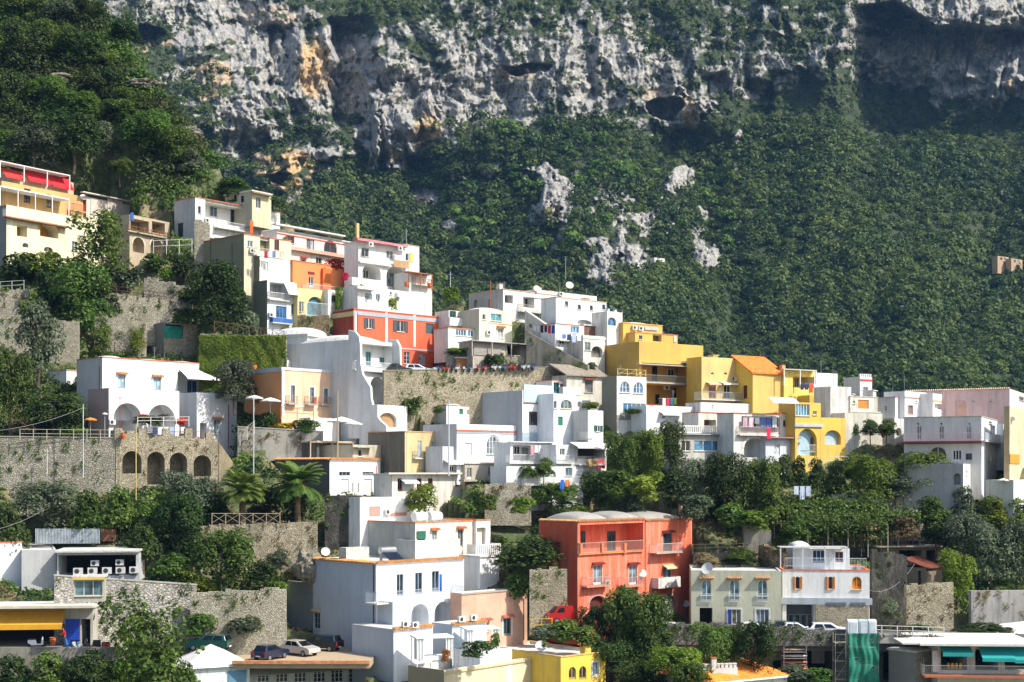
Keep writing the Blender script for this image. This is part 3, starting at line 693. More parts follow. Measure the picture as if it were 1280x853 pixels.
    def dish(s, x, y, r=.45, f='F', off=.1):
        a, z = (s.onF if f == 'F' else s.onL)(x, y, off); p = Vector(s.fp(f, a, off, z)); mb = MB()
        M = Matrix.Rotation(R(-30), 3, 'Z') @ Matrix.Rotation(R(65), 3, 'X'); n = 16; k = 0
        prof = [(0, 0), (.35, .02), (.7, .09), (1, .2)]
        for (q, h) in prof:
            for i in range(n):
                t = 2 * math.pi * i / n; v = M @ Vector((q * r * math.cos(t), q * r * math.sin(t), h * r)); mb.v.append(tuple(p + v))
        for j in range(3):
            for i in range(n): mb.f.append((j * n + i, j * n + (i + 1) % n, (j + 1) * n + (i + 1) % n, (j + 1) * n + i))
        o = s.part('satellite_dish', mb, plain('dfdfda', .5), smooth=True)
        q = MB(); q.tube(p, p + Vector((0, 0, -r * 1.5)), .025, n=5); q.tube(p, p + M @ Vector((0, 0, r * .9)), .015, n=4); s.part('arm', q, plain('8a8c8c', .5), o)
    def chim(s, u, y, wd=.5, h=1.0, col='d8d4ca', cap='b0632f', base=None):
        z = s.H - s.par if base is None else base; mb = MB(); mb.box((u - wd / 2, y, z - .02), (u + wd / 2, y + wd, z + h)); o = s.part('chimney', mb, plaster(col, .3))
        c = MB(); c.box((u - wd * .62, y - wd * .12, z + h + .003), (u + wd * .62, y + wd * 1.12, z + h + .1)); s.part('cap', c, plain(cap, .8), o)
    def pipe(s, x, y0, y1, col='7a3328', f='F', r=.05):
        on = s.onF if f == 'F' else s.onL; a, z1 = on(x, y0, .06); _, z0 = on(x, y1, .06); mb = MB()
        mb.tube(s.fp(f, a, .06, z0), s.fp(f, a, .06, z1), r, n=6); s.part('drainpipe', mb, plain(col, .6))
    def block(s, f, x0, y0, x1, y1, o0, o1, col=None, name='wall', m=None, par=None):
        a0, a1, z0, z1 = s.rect(f, x0, y0, x1, y1, o1); mb = MB(); s.fbox(mb, f, a0, a1, o0, o1, z0, z1)
        return s.part(name, mb, m or plaster(col, .2), par)
    def face(s, mb, f, L, holes, floor=0.0):
        us = sorted({0.0, L} | {min(L, max(0, v)) for h in holes for v in h[:2]}); zs = sorted({floor, s.H} | {min(s.H, max(floor, v)) for h in holes for v in h[2:4]})
        for i in range(len(us) - 1):
            for j in range(len(zs) - 1):
                cu = (us[i] + us[i + 1]) / 2; cz = (zs[j] + zs[j + 1]) / 2
                if us[i + 1] - us[i] < 1e-4 or zs[j + 1] - zs[j] < 1e-4: continue
                if any(h[0] < cu < h[1] and h[2] < cz < h[3] for h in holes): continue
                mb.poly([s.fp(f, us[i], 0, zs[j]), s.fp(f, us[i + 1], 0, zs[j]), s.fp(f, us[i + 1], 0, zs[j + 1]), s.fp(f, us[i], 0, zs[j + 1])])
        for (a0, a1, z0, z1, arch, dep, back) in holes:
            P = lambda a, o, z: s.fp(f, a, -o, z)
            if arch:
                r = (a1 - a0) / 2; am = (a0 + a1) / 2; ry = min(r, (z1 - z0) * .5); zc = z1 - ry; n = 12
                arc = [(am + r * math.cos(math.pi * i / n), zc + ry * math.sin(math.pi * i / n)) for i in range(n + 1)]
                for i in range(n):
                    (p, q), (p2, q2) = arc[i], arc[i + 1]
                    mb.poly([P(p, 0, q), P(p2, 0, q2), P(p2, 0, z1), P(p, 0, z1)]); mb.poly([P(p, 0, q), P(p2, 0, q2), P(p2, dep, q2), P(p, dep, q)])
                zz = zc
            else:
                zz = z1; mb.poly([P(a0, 0, z1), P(a1, 0, z1), P(a1, dep, z1), P(a0, dep, z1)])
            mb.poly([P(a0, 0, z0), P(a1, 0, z0), P(a1, dep, z0), P(a0, dep, z0)])
            for a in (a0, a1): mb.poly([P(a, 0, z0), P(a, dep, z0), P(a, dep, zz), P(a, 0, zz)])
            if back: mb.poly([P(a0, dep, z0), P(a1, dep, z0), P(a1, dep, z1), P(a0, dep, z1)])
    def finish(s):
        if s.done: return
        s.done = True
        W, d, H, p = s.W, s.dp, s.H, s.par; mb = MB(); s.face(mb, 'F', W, s.hF)
        ml = mb if s.sidew is s.wall else MB()
        s.face(ml, 'L', d, s.hL)
        mb.poly([(W, 0, 0), (W, d, 0), (W, d, H), (W, 0, H)]); mb.poly([(0, d, 0), (W, d, 0), (W, d, H), (0, d, H)])
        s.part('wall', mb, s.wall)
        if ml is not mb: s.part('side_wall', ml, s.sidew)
        r = MB(); t = .22
        if p > 0:
            r.poly([(t, t, H - p), (W - t, t, H - p), (W - t, d - t, H - p), (t, d - t, H - p)])
            q = [(0, 0), (W, 0), (W, d), (0, d)]; qi = [(t, t), (W - t, t), (W - t, d - t), (t, d - t)]
            for i in range(4):
                j = (i + 1) % 4
                r.poly([q[i] + (H,), q[j] + (H,), qi[j] + (H,), qi[i] + (H,)]); r.poly([qi[i] + (H,), qi[j] + (H,), qi[j] + (H - p,), qi[i] + (H - p,)])
        elif p == 0: r.box((-.15, -.15, H), (W + .15, d + .15, H + .18))
        if r.v: s.part('roof', r, s.roofm)
        gq = random.Random(int(s.x0 * 13 + s.H * 7))
        if p > .1 and W > 3 and d > 3 and gq.random() < .5 and 20 < s.x0 < 1270 and s.D < 400:
            ax, ay, ah = W * gq.uniform(.2, .8), d * gq.uniform(.3, .7), gq.uniform(1.2, 2.3); q = MB(); q.tube((ax, ay, H - p), (ax, ay, H + ah), .025, n=4)
            for i in range(5): q.tube((ax - .4 + .05 * i, ay, H + ah - .12 * i), (ax + .4 - .05 * i, ay, H + ah - .12 * i), .012, n=3)
            s.part('aerial', q, plain('8e9090', .5))
        if s.cop:
            c = MB(); o = .07; z0, z1 = H + .002, H + .11
            c.box((-o, -o, z0), (W + o, .24, z1)); c.box((-o, .24, z0), (.24, d + o, z1)); c.box((W - .24, .24, z0), (W + o, d + o, z1)); c.box((.24, d - .2, z0), (W - .24, d + o, z1))
            s.part('coping', c, tile(s.cop))

# ------------------------------------------------------------------ free-standing masonry walls (vertical, between two picture places)
def wall(name, label, x0, t0, b0, x1, t1, b1, m=None, thick=.7, D0=None, D1=None, cat='wall', ext=2.0, arches=(), cap=None, curve=None, group=None, carve=True, dD=0):
    D0 = (Dt(x0, b0) if D0 is None else D0) + dD; D1 = (Dt(x1, b1) if D1 is None else D1) + dD
    A = P3(x0, b0, D0); B = P3(x1, b1, D1); zt0 = (HY - t0) / FPX * D0; zt1 = (HY - t1) / FPX * D1
    L = math.hypot(B.x - A.x, B.y - A.y); th = math.atan2(B.y - A.y, B.x - A.x); zb = min(A.z, B.z) - ext
    e = empty(name, label, cat, (A.x, A.y, zb), th, group)
    s = object.__new__(House); s.C = (A.x, A.y); s.th = th; s.U = (math.cos(th), math.sin(th)); s.B = (-math.sin(th), math.cos(th)); s.D = D0
    s.W = L; s.dp = thick; s.zb = zb; s.H = max(zt0, zt1) - zb; s.e = e; s.P = None; s.hF = []; s.hL = []; s.done = True
    for (ax0, ay0, ax1, ay1, ar, dep) in arches:
        a0, a1, z0, z1 = s.rect('F', ax0, ay0, ax1, ay1); s.hF.append((a0, a1, z0, z1, ar, dep, True))
    mb = MB(); s.face(mb, 'F', L, s.hF); n = 14 if not arches else 1
    h0, h1 = zt0 - zb, zt1 - zb
    def top(a): return h0 + (h1 - h0) * a / L
    V = []
    for (x, y, z) in mb.v: V.append((x, y, z if abs(z - s.H) > 1e-6 else top(x)))
    mb.v = V
    dd = max([thick] + [h[5] + .3 for h in s.hF])
    mb.poly([(0, 0, h0), (L, 0, h1), (L, dd, h1), (0, dd, h0)]); mb.poly([(0, 0, 0), (0, dd, 0), (0, dd, h0), (0, 0, h0)]); mb.poly([(L, 0, 0), (L, dd, 0), (L, dd, h1), (L, 0, h1)])
    mb.poly([(0, dd, 0), (L, dd, 0), (L, dd, h1), (0, dd, h0)])
    mb.build('masonry', m or stone(), e)
    if not cap and (m is None or 'stone' in m.name or 'rock' in m.name):
        g = random.Random(int(x0)); q = MB(); a = 0
        while a < L - .3:
            l = g.uniform(.3, 1.1); l = min(l, L - a); hh = g.choice((.04, .1, .18, .3)); q.box((a + .01, .0 + g.uniform(-.04, .1), top(a) - .3), (a + l - .01, dd - .05, top(a) + hh)); a += l
        q.build('capstones', m or stone(), e)
    if cap:
        c = MB(); c.prism([(-.05, -.06, h0 + .002), (L + .05, -.06, h1 + .002), (L + .05, thick, h1 + .002), (-.05, thick, h0 + .002)], (0, 0, .12)); c.build('coping', plaster(cap, .3), e)
    if L > 4 and (m is None or 'stone' in m.name or 'rock' in m.name or 'plaster' in m.name):
        g = np.random.default_rng(int(abs(x0) * 3 + b0)); k = int(L * 1.3) + 2; cu = g.uniform(0, L, k); cz = g.uniform(.35, 1.02, k) ** .7 * (h0 + (h1 - h0) * cu / L); per = 26
        R2 = np.repeat(g.uniform(.15, .6, k), per); dv = g.normal(size=(k * per, 3)) * [1, .28, 1.25]; pv = np.repeat(np.stack([cu, np.full(k, -.08), cz], axis=1), per, axis=0) + dv * R2[:, None] * .6; pv[:, 1] = np.minimum(pv[:, 1], -.03); pv[:, 2] -= .3 * R2
        inh = np.ones(len(pv), bool)
        for hh in s.hF: inh &= ~((pv[:, 0] > hh[0] - .2) & (pv[:, 0] < hh[1] + .2) & (pv[:, 2] < hh[3] + .2))
        inh &= (pv[:, 0] > 0) & (pv[:, 0] < L)
        pv = pv[inh]; Vw, Qw, Tw = leaves(pv, g.normal(size=pv.shape) + [0, -.9, .4], g.uniform(.07, .15, len(pv)), np.clip(g.normal(.5, .2, len(pv)), 0, 1)); npmesh('weeds', Vw, Qw, leaf('mid' if k % 3 else 'dry'), Tw, e)
    if carve: CARVE.append((s.C, th, L, dd, max(min(A.z, B.z), zb), min(x0, x1), min(x0, x1), max(x0, x1)))
    return s
H = House
# ================================================================== upper left
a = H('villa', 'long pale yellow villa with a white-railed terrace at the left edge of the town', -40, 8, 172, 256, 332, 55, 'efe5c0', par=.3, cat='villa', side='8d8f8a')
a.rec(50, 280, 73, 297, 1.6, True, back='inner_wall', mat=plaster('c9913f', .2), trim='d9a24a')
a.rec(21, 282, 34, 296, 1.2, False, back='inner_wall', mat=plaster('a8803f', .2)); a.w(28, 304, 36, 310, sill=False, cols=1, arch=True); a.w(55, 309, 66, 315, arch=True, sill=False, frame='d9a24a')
a.w(90, 302, 97, 314, shut=None); a.w(118, 308, 126, 322); a.w(142, 312, 150, 325)
a.balc(8, 87, 278, .9, 1.15, 'thin', 'e8e8e4', slab='a9785a')
b = H('t', '', -40, 2, 104, 226, 262, 55, 'cfa565', par=.2, parent=a, dD=3.5, plane=True, dp=5, ext=1)
b.w(-4, 240, 3, 258, 'door'); b.w(30, 236, 38, 254, 'door', frame='6b4630'); b.w(58, 243, 64, 260, 'door', frame='6b4630')
b.slab(0, 87, 242, 2.2, .18, 'e8e6e0', name='pergola', posts=5, ph=2.6)
c = H('t', '', -40, 16, 92, 213, 230, 55, 'c8b090', par=.1, parent=a, dD=6.0, plane=True, dp=4, ext=.6, dirt=.1)
c.awn(0, 212, 26, 224, 1.4, 'c8342c', name='red_awning'); c.awn(30, 216, 58, 229, 1.3, 'd2202c', name='red_awning'); c.awn(60, 222, 86, 236, 1.3, 'd2202c', name='red_awning')
c.slab(0, 88, 211, 1.8, .12, 'e8e6e0', name='roof_frame', posts=4, ph=2.3)
b.w(84, 262, 88, 281, 'panel', frame='c4281e', off=.05)
b.dish(104, 247, .5)

a = H('veranda', 'cream curtained veranda with red posts beside the yellow villa', 94, 108, 162, 246, 272, 55, 'd8cdbb', par=.15, cat='veranda', side='b0483c', dD=5.5, ext=.3, dp=3, carve=False)
for x in (113, 134): a.w(x, 250, x + 19, 270, 'panel', frame='ddd0c2', off=.04)
a.slab(104, 162, 246, .7, .14, 'dcd2c4', name='canopy'); a.balc(92, 108, 265, .6, 1, 'bars', 'c94a3c', slab='b8a890')
a = H('terrace_house', 'small brown terrace house with vine pergola and arches below it', 152, 162, 212, 268, 322, 58, 'b9a88c', par=.2)
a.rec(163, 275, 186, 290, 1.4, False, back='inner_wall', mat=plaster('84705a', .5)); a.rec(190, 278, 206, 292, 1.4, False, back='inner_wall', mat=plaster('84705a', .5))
a.rec(166, 297, 180, 316, 1.0, True, trim='c8c0b0'); a.rec(188, 299, 203, 318, 1.0, True, trim='c8c0b0')
a.w(163, 266, 167, 276, 'panel', frame='2f62b5', off=.06); a.balc(160, 210, 294, .5, .8, 'wood', '8c5a38', slab='a59a86')

a = H('villa', 'white villa with two arched blue doors at the top of the town', 218, 244, 350, 247, 297, 50, 'e2dfd8', cop='c26a42', par=.35, cat='villa', side='b9bab8')
a.rec(256.5, 254, 311, 281, 1.3, False); a.w(247.5, 258, 251, 267, cols=1, frame='5a4038'); a.w(262, 259, 271, 271, off=-1.3, frame='9fb6c0', sill=False)
a.w(288, 261, 302, 282, 'door', off=-1.3, frame='4a6f86'); a.w(323, 267, 334, 283, arch=True, frame='5b6672'); a.w(222, 279, 229, 297, 'door', f='L', frame='4a4c50')
a.balc(272, 312, 288, .9, 1.0, 'bars', 'd8dadb'); a.ac(258, 276, off=.0)
a.w(323, 290, 334, 294, frame='c58a7a', sill=False, cols=1)
wall('stone_wall', 'rough stone base wall under the white villa with arched blue doors', 243, 276, 330, 262, 282, 330, stone('grey', 4.2), dD=-1.0)
a = H('cottage', 'small cream cottage behind the top white villa', 281, 315, 339, 239, 262, 52, 'c9c2a0', par=0, side='a8a690')
a.w(320, 247, 326, 262, 'door', frame='dcd8c8'); a.w(291, 243, 296, 252, f='L', cols=1); a.w(300, 244, 305, 254, f='L', cols=1); a.slab(316, 341, 243, .8, .12, 'a08a68', name='canopy')
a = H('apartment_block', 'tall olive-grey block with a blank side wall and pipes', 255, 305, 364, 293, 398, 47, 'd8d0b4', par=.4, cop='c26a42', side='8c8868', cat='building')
a.w(309.5, 301, 316, 309, cols=2); a.ac(314, 314); a.rec(325, 296, 337, 316, .9, False, back='inner_wall', mat=plaster('7f7b4a', .3)); a.w(343, 300, 349, 314, 'door', frame='8a3a34')
a.balc(321, 356, 322, .9, 1.0, 'bars', 'c8c6bc'); a.pipe(263, 300, 340, '5a584a', 'L', .04); a.pipe(290, 304, 330, '5a584a', 'L', .04)
b = H('t', '', 305, 324.5, 367, 321, 405, 47, 'e2dfd6', par=.3, side='6f7058', parent=a, dD=-1.6)
b.w(327.5, 327, 335, 339, shut='closed', frame='c8ccc6'); b.pipe(306, 330, 400, 'd8cfae', 'L', .09)

a = H('house', 'long pinkish white house under a jutting roof slab, with geranium boxes', 340, 346, 446, 288, 336, 50, 'e3d6cc', par=0, cop=None)
a.slab(345, 432, 288.5, .8, .22, 'd9d0c6', name='roof_slab'); a.band(291, 1.6, 'b0452f', .04, 'F')
a.w(357.5, 295, 368, 304, frame='8a5a40', cols=2); a.w(383, 299, 393, 312, frame='8a5a40'); a.w(405, 301, 421, 317, 'door', arch=True, frame='a8502c')
a.w(434, 304, 440, 316, frame='8a5a40', cols=1)
a.balc(360, 444, 318, .7, .35, 'solid', 'd9a890', slab='c9a890')
a.w(377, 324, 382, 331, hood='c9552e', cols=1); a.w(395, 322, 402, 333, frame='b8b4a8')
a = H('house', 'small cottage with an orange tile roof and orange balcony beside the olive block', 336, 340, 366, 327, 352, 47, 'e0ddd2', par=0, dD=-1.5)
a.hood('F', .3, a.W - .2, a.H - .25, 'e06a2a'); a.w(345, 331, 353, 339, frame='c8a860'); a.w(358, 332, 363, 345, 'door'); a.balc(340, 364, 350, .8, 1.0, 'solid', 'e89468')
a = H('house', 'bright orange stucco house with glass balconies', 362, 366, 435, 326, 366, 46, 'ef8a4c', par=.3, cop='e0703a', dD=-.8, dirt=.12)
a.w(386, 346, 392, 359, 'door', frame='d8dadb'); a.w(420, 348, 425, 364, 'door', frame='d8dadb'); a.block('F', 404, 336, 413.5, 365, 0, .5, 'd96a1c', 'pier')
a.balc(383, 432, 366, 1.0, .9, 'thin', 'e8dcd8'); a.w(385, 340, 393, 343, 'panel', frame='8a3226', off=.02); a.w(419, 344, 426, 346, 'panel', frame='8a3226', off=.02)
b = H('t', '', 400, 407, 436, 334, 352, 46, 'e98a50', par=.2, parent=a, dD=.5, carve=False)
a = H('house', 'pale yellow house with a blue fan arch over a glazed terrace', 368, 372, 412, 360, 398, 45, 'ead892', par=.2, dD=-1.2, dirt=.12)
a.rec(384, 371, 405, 397, .5, True, back='inner_wall', mat=glass('3a6a78')); a.balc(383, 410, 397, 1.2, 1.9, 'thin', 'e8e8e4'); a.w(374, 377, 380, 390, frame='c8ccd0')
a = H('house', 'little white house with two small arched windows between yellow arch and red house', 408, 410, 442, 362, 386, 45, 'e0ded6', par=.2, dD=-1)
a.w(414.5, 369, 420, 378, arch=True, frame='8a6a50'); a.w(422, 371, 425.5, 379, arch=True, cols=1); a.w(432, 370, 440, 386, 'door', frame='a8a89c')
wall('stone_wall', 'stone base wall under the pale yellow arch house', 372, 396, 424, 412, 397, 424, stone('brown', 4.4), dD=-2)
a = H('house', 'narrow white house with blue net balcony bracketed off the olive block', 323, 334, 371, 350, 404, 47, 'd5dadb', par=.15, dD=-2.6, side='7a7c6a')
a.rec(337, 354, 361, 373, 1.3, False); a.w(340, 357, 345, 370, 'door', off=-1.3); a.w(349, 358, 357, 371, 'door', off=-1.3); a.balc(337, 362, 376, .5, .95, 'bars', 'e2e2de')
a.w(345, 383, 358, 399, 'door', frame='4f86b4', pane='1f4a78', cols=3); a.balc(341, 366, 405, .7, .6, 'solid', '2f62a8'); a.awn(354, 353, 368, 368, 1.2, 'eeeeea', name='awning')
a.ac(338, 394); a.w(364, 380, 368, 394, cols=1)
a = H('villa', 'white villa with two big loggia arches and a pink tiled roof edge', 446, 448, 506, 303, 362, 46, 'e4e3df', par=0, cat='villa', dirt=.12)
a.slab(447, 510, 305, 1.0, .35, 'c98a8e', name='roof_slab', m=tile('c07a80'))
a.w(452, 310, 461, 321, frame='c8c8c0'); a.w(483, 314, 491, 325, 'door', frame='c8c8c0'); a.ac(462, 306, off=1.0); a.ac(499, 311, off=1.0)
a.rec(453, 331, 476, 350, 1.6, True); a.w(454, 338, 460, 348, off=-1.6, sill=False); a.w(463, 339, 468, 349, 'door', off=-1.6, arch=False)
a.rec(483, 333, 507, 360, 1.6, True); a.w(484, 342, 491, 358, 'door', off=-1.6, frame='6a7a88')
a.balc(450, 490, 331, .5, .6, 'thin', 'c8c8c4', sides=False); a.w(492, 326, 511, 335, 'panel', frame='b8946a', off=.5); a.balc(440, 482, 359, .8, 1.0, 'solid', 'e4e3df')
b = H('t', '', 503, 505, 524, 306, 362, 46, 'e4e3df', par=.2, parent=a, dirt=.12, cop='c9a08a')
b.w(507, 317, 511, 326, cols=1); b.w(512, 316, 516, 328, 'panel', frame='d8cf60', off=.02); b.w(509.5, 345, 514, 355, cols=1, frame='7a8a98')
a = H('house', 'low white wall house with laundry terrace above the red house', 440, 447, 540, 357, 398, 46, 'e2e1dc', par=.2, dD=-1.5)
a.w(456, 367, 465, 379, 'door', frame='9a9a90'); a.w(470, 368, 475, 379, 'door', frame='b8c0a8'); a.w(487, 365, 490, 369, cols=1); a.slab(447, 470, 362, .9, .1, 'c8d0cc', name='canopy')
b = H('t', '', 508, 511, 540, 340, 360, 46, 'd9d5cc', par=.15, parent=a, dD=.6, carve=False)
b.slab(511, 541, 342, 1.2, .12, 'a06a48', name='pergola', posts=3, pcol='9a5a3c', ph=2.3); b.balc(520, 540, 357, .8, .9, 'wood', 'a86a48')
a = H('chimney_stack', 'tall yellow chimney pipe rising beside the pink tiled roof', 445, 446, 449, 279, 306, 46, 'd8b070', par=.05, dp=.35, cat='chimney', dD=-.5, carve=False)

# red house on the road
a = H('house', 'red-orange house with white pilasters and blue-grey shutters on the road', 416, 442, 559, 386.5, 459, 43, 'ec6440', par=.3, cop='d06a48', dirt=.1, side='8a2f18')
a.band(388.5, 5, 'a9b0b8', .08, 'F'); a.band(389, 6, 'c9b080', .06, 'L')
for x in (444.5, 483, 518, 555.5): a.pil(x, 2.8, 391, 434, 'e4e2dc')
a.band(430.5, 1.6, 'b8bcc0', .07, 'F', x0=466); a.band(455, 6, '9a9690', .05, 'F')
for (x0, y0, x1, y1) in ((458, 398, 465, 411), (496, 401, 505.5, 415)): a.w(x0, y0, x1, y1, shut='4c5a5e', frame='e2e2dc')
a.w(532, 404.5, 542, 417.5, shut='closed', frame='4c6468')
a.w(505, 440, 512.5, 455, frame='c9ccc8', shut=None, bars=2); a.w(523.5, 442, 531.5, 455.5, frame='c9ccc8', bars=2)
a.w(541.5, 446.5, 549, 461, 'door', frame='8a9aa4', pane='3c4a54'); a.w(488, 443, 493, 460, 'door', frame='5a2a20'); a.rec(488, 433, 493, 439, .3, True); a.pipe(447, 391, 455, '7a2f20')
a.dome(.1, .45, .15, .85, .9); a.dome(.5, .85, .15, .85, .9)
# baroque white building
a = H('church_house', 'tall white building with curved baroque side walls and two loggia arches', 384, 445, 491, 424, 534, 52, 'dfe0de', par=.2, dirt=.1, cat='building', side='cfd0ce', dp=13)
K = a
a.rec(447, 431, 490, 458, 1.0, False); a.w(457, 440, 463, 459, 'door', off=-1.0, frame='5a8a84'); a.w(474, 447, 481, 455, off=-1.0, frame='7aa0a0', sill=False)
a.balc(444, 490, 465, .6, 1.15, 'bars', 'dfe4e4'); a.rec(447, 470, 459, 503, 1.6, True); a.rec(463, 471, 480, 505, 1.8, True)
a.dome(.02, .98, .05, .9, 1.4, z=a.H - .3)
def fin(s, u, prof, name='curved_wall', t=.35, col='dfe0de'):
    mb = MB(); pts = [(u - t / 2, -o, s.H - d) for (o, d) in prof]; mb.prism(pts, (t, 0, 0)); s.part(name, mb, plaster(col, .1))
HH = a.H - 1
fin(a, -.2, [(-1, -1.2), (0.2, -.9), (.9, -.2), (1.1, .8), (1.15, 3.2), (1.5, 4.6), (2.3, 5.6), (2.9, 6.3), (3.0, 7.8), (3.6, 9.4), (4.6, 10.6), (5.6, 11.2), (5.8, HH), (-1, HH)])
fin(a, a.W + .2, [(-1, -.6), (.6, -.4), (1.2, .5), (1.3, 3.0), (1.8, 4.6), (2.8, 5.6), (3.8, 6.3), (4.0, HH), (-1, HH)])
b = H('t', '', 470, 472, 509, 506, 534, 52, 'e3e3e0', par=.8, parent=a, dirt=.1, dD=-3.2)
b.rec(474, 516, 496, 534, .5, True, back='inner_wall', mat=plaster('a8845a', .15))
b = H('t', '', 352, 384, 424, 419, 500, 66, 'd3d4d2', par=.0, parent=a, dirt=.1, dD=3.5, carve=False, dp=7)
b.dome(-.02, 1.02, -.05, 1.0, 1.6, 'd3d4d2', z=b.H - .1)
b = H('t', '', 350, 357, 385, 450, 470, 66, 'dddedb', par=.1, parent=a, dD=-.5, carve=False); b.dome(.1, .5, .1, .9, .8, z=b.H)
# pink house
a = H('house', 'pale pink house with grey-white cornice and three little balconies', 305, 352, 423, 459, 522, 46, 'f0c7a4', par=.3, side='c98a54', dirt=.12, dD=-3)  # side wall and grey side trim have the half-shade put into their colours
a.band(459, 5.5, 'a9aeb2', .09, 'L'); a.band(459, 3.5, 'dcdcd8', .09, 'F'); a.pil(354, 3.4, 463, 520, 'e0dfda'); a.pil(421, 3, 468, 524, 'e0dfda'); a.pil(307, 3, 466, 505, 'a9aeb2', 'L')
for (x, y0, y1) in ((363.5, 482, 504), (387.5, 484.5, 505), (405, 486, 505)):
    a.w(x, y0, x + 5, y1, 'door', frame='8a9296', sur='e6e4de', pane='55626c'); a.balc(x - 2.5, x + 9.5, y1 + 2, .7, 1.0, 'bars', 'a89880', slab='b8ab98')
a.band(506, 2, 'e4e0da', .05, 'F')
b = H('t', '', 384, 388, 424, 522, 530, 46, 'e2dfd8', parent=a, dD=-2, carve=False)
# ================================================================== white villa and arcade
a = H('villa', 'broad white villa with tile hoods and a wide terrace over two garage arches', 96, 128, 268, 447, 500, 46, 'e5e6e6', par=.25, cop='d0764a', dirt=.08, side='c8c4c0', cat='villa', dD=-5.0)
for x in (146.5, 191): a.w(x + 1, 469 + (x - 146) * .07, x + 10, 486 + (x - 146) * .07, 'door', frame='7d9fb4', hood='d98a4c', pane='8fa0aa')
a.rec(222, 466, 262, 492, 1.3, False); a.w(234, 476, 239, 491, 'door', off=-1.3, frame='3a66a0'); a.w(240, 477, 245, 491, 'door', off=-1.3, frame='3a66a0'); a.w(252, 478, 256, 491, 'door', off=-1.3, frame='9a6a4a')
a.awn(224, 463, 270, 474, 1.9, 'f0efeb'); a.pipe(124, 458, 510, '8a3a30', 'L'); a.dome(.05, .25, .1, .9, .8); a.dome(.35, .6, .1, .9, .7); a.dome(.65, .95, .1, .9, .7)
b = H('t', '', 110, 136, 224, 485, 552, 46, 'e6e7e7', par=.8, dirt=.08, side='b99a92', parent=a, dD=-2.4)
b.rec(142, 504, 177, 550, 3.2, True); b.rec(185, 506, 219, 552, 2.5, True); b.ac(139, 528, 'F')
b = H('t', '', 224, 246, 296, 490.5, 577, 46, 'e6e7e7', par=.8, dirt=.08, side='b4b8bc', parent=a, dD=-5.2)
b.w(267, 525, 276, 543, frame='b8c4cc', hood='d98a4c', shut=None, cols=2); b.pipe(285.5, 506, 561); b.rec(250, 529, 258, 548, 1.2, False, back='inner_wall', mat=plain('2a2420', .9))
b = H('t', '', 60, 83, 104, 463, 500, 60, 'e2e3e2', par=.2, parent=a, dD=2, cop='cfa080', carve=False)
b = H('t', '', 66, 70, 96, 457, 480, 60, 'e2e3e2', par=.2, parent=a, dD=4, cop='cfa080', carve=False)
wall('terrace_wall', 'long rough stone retaining wall below the white villa terrace at the left edge', -30, 546, 594, 150, 548, 612, stone('grey', 3.4), cap='b8b2a2', ext=3, dD=-1)
w = wall('arcade', 'stone arcade of four arches carrying the laundry terrace', 145, 541, 612, 273, 552, 598, stone('beige', 4.6), thick=1.2, D0=Dt(145, 612) - 1, D1=Dt(145, 612) + 5, cat='arcade',
         arches=((153, 564, 177, 592, True, 2.6), (184, 565, 206, 606, True, 2.6), (212, 566, 234, 592, True, 2.6), (242, 569, 264, 596, True, 2.6)))
for x in (148, 178, 208, 236, 262):
    u, z = w.onF(x, 546 if x < 240 else 551); mb = MB(); mb.box((u - .45, -.03, z - .4), (u + .45, .55, z + 1.0)); mb.build('pier', stone('beige', 4.6), w.e)
for x0, x1 in ((151, 175), (181, 205), (211, 233), (239, 259)):
    u0, z = w.onF(x0, 546); u1, _ = w.onF(x1, 546); mb = MB(); w.rails(mb, 'F', u0, u1, -.25, z - .35, 1.0, 'bars'); mb.build('railing', plain('8a5048', .6), w.e)
mb = MB(); u, z = w.onF(273, 552); mb.prism([(u, .02, z), (u + 3.4, .02, z - 4.6), (u + 3.4, .02, -3), (u, .02, -3)], (0, .8, 0)); mb.build('buttress', concrete('a09274', .6), w.e)
# terrace under the pink house
wall('terrace_wall', 'grey concrete flower terrace wall below the pink house', 297, 534, 556, 404, 540, 556, concrete('a8a498'), dD=-.5, cap='b8b4a8')
a = H('lean_to', 'dark open shed under the umbrella terrace with a plank roof', 392, 396, 442, 553, 574, 52, '4a463f', par=0, cat='shed', dD=-.2)
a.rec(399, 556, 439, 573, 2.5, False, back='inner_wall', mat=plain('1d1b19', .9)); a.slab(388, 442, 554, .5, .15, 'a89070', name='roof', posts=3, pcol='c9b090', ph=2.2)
a = H('house', 'stained concrete house with flat roof right of the umbrella terrace', 440, 441, 478, 556, 590, 50, 'c9c0a4', par=.2, dirt=.6, dD=-.6)
a.w(448, 562, 453, 571, cols=1); a.slab(447, 468, 560, .8, .08, '7fa8a8', name='awning')
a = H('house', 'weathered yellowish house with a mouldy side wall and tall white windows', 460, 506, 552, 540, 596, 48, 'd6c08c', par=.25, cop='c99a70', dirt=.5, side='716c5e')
for x in (522, 540): a.w(x, 551 if x < 530 else 552, x + 5, 572, 'door', frame='dde2e4', pane='9aa8b0'); a.balc(x - 3, x + 8, 574, .5, .8, 'bars', '9a9a94')
a.w(524, 577, 534, 588, 'panel', frame='c9bd9a', off=.02); a.w(540, 577, 549, 588, 'panel', frame='c9bd9a', off=.02); a.pil(509, 2.4, 545, 592, 'd8c9a0'); a.pil(550, 2, 545, 592, 'd8c9a0')
b = H('t', '', 488, 490, 578, 594, 628, 48, 'ddd8cc', par=0, parent=a, dD=-3, dirt=.3)
b.slab(486, 578, 593, .8, .2, 'cfc6b6', name='canopy'); 
for x in (497, 521, 535): b.w(x, 598, x + 6, 614, 'door', frame='8a5a3a', pane='2a1c14')
b.w(569, 601, 574, 609, frame='a07048'); b.awn(500, 599, 519, 603, .8, 'b9cfe0')
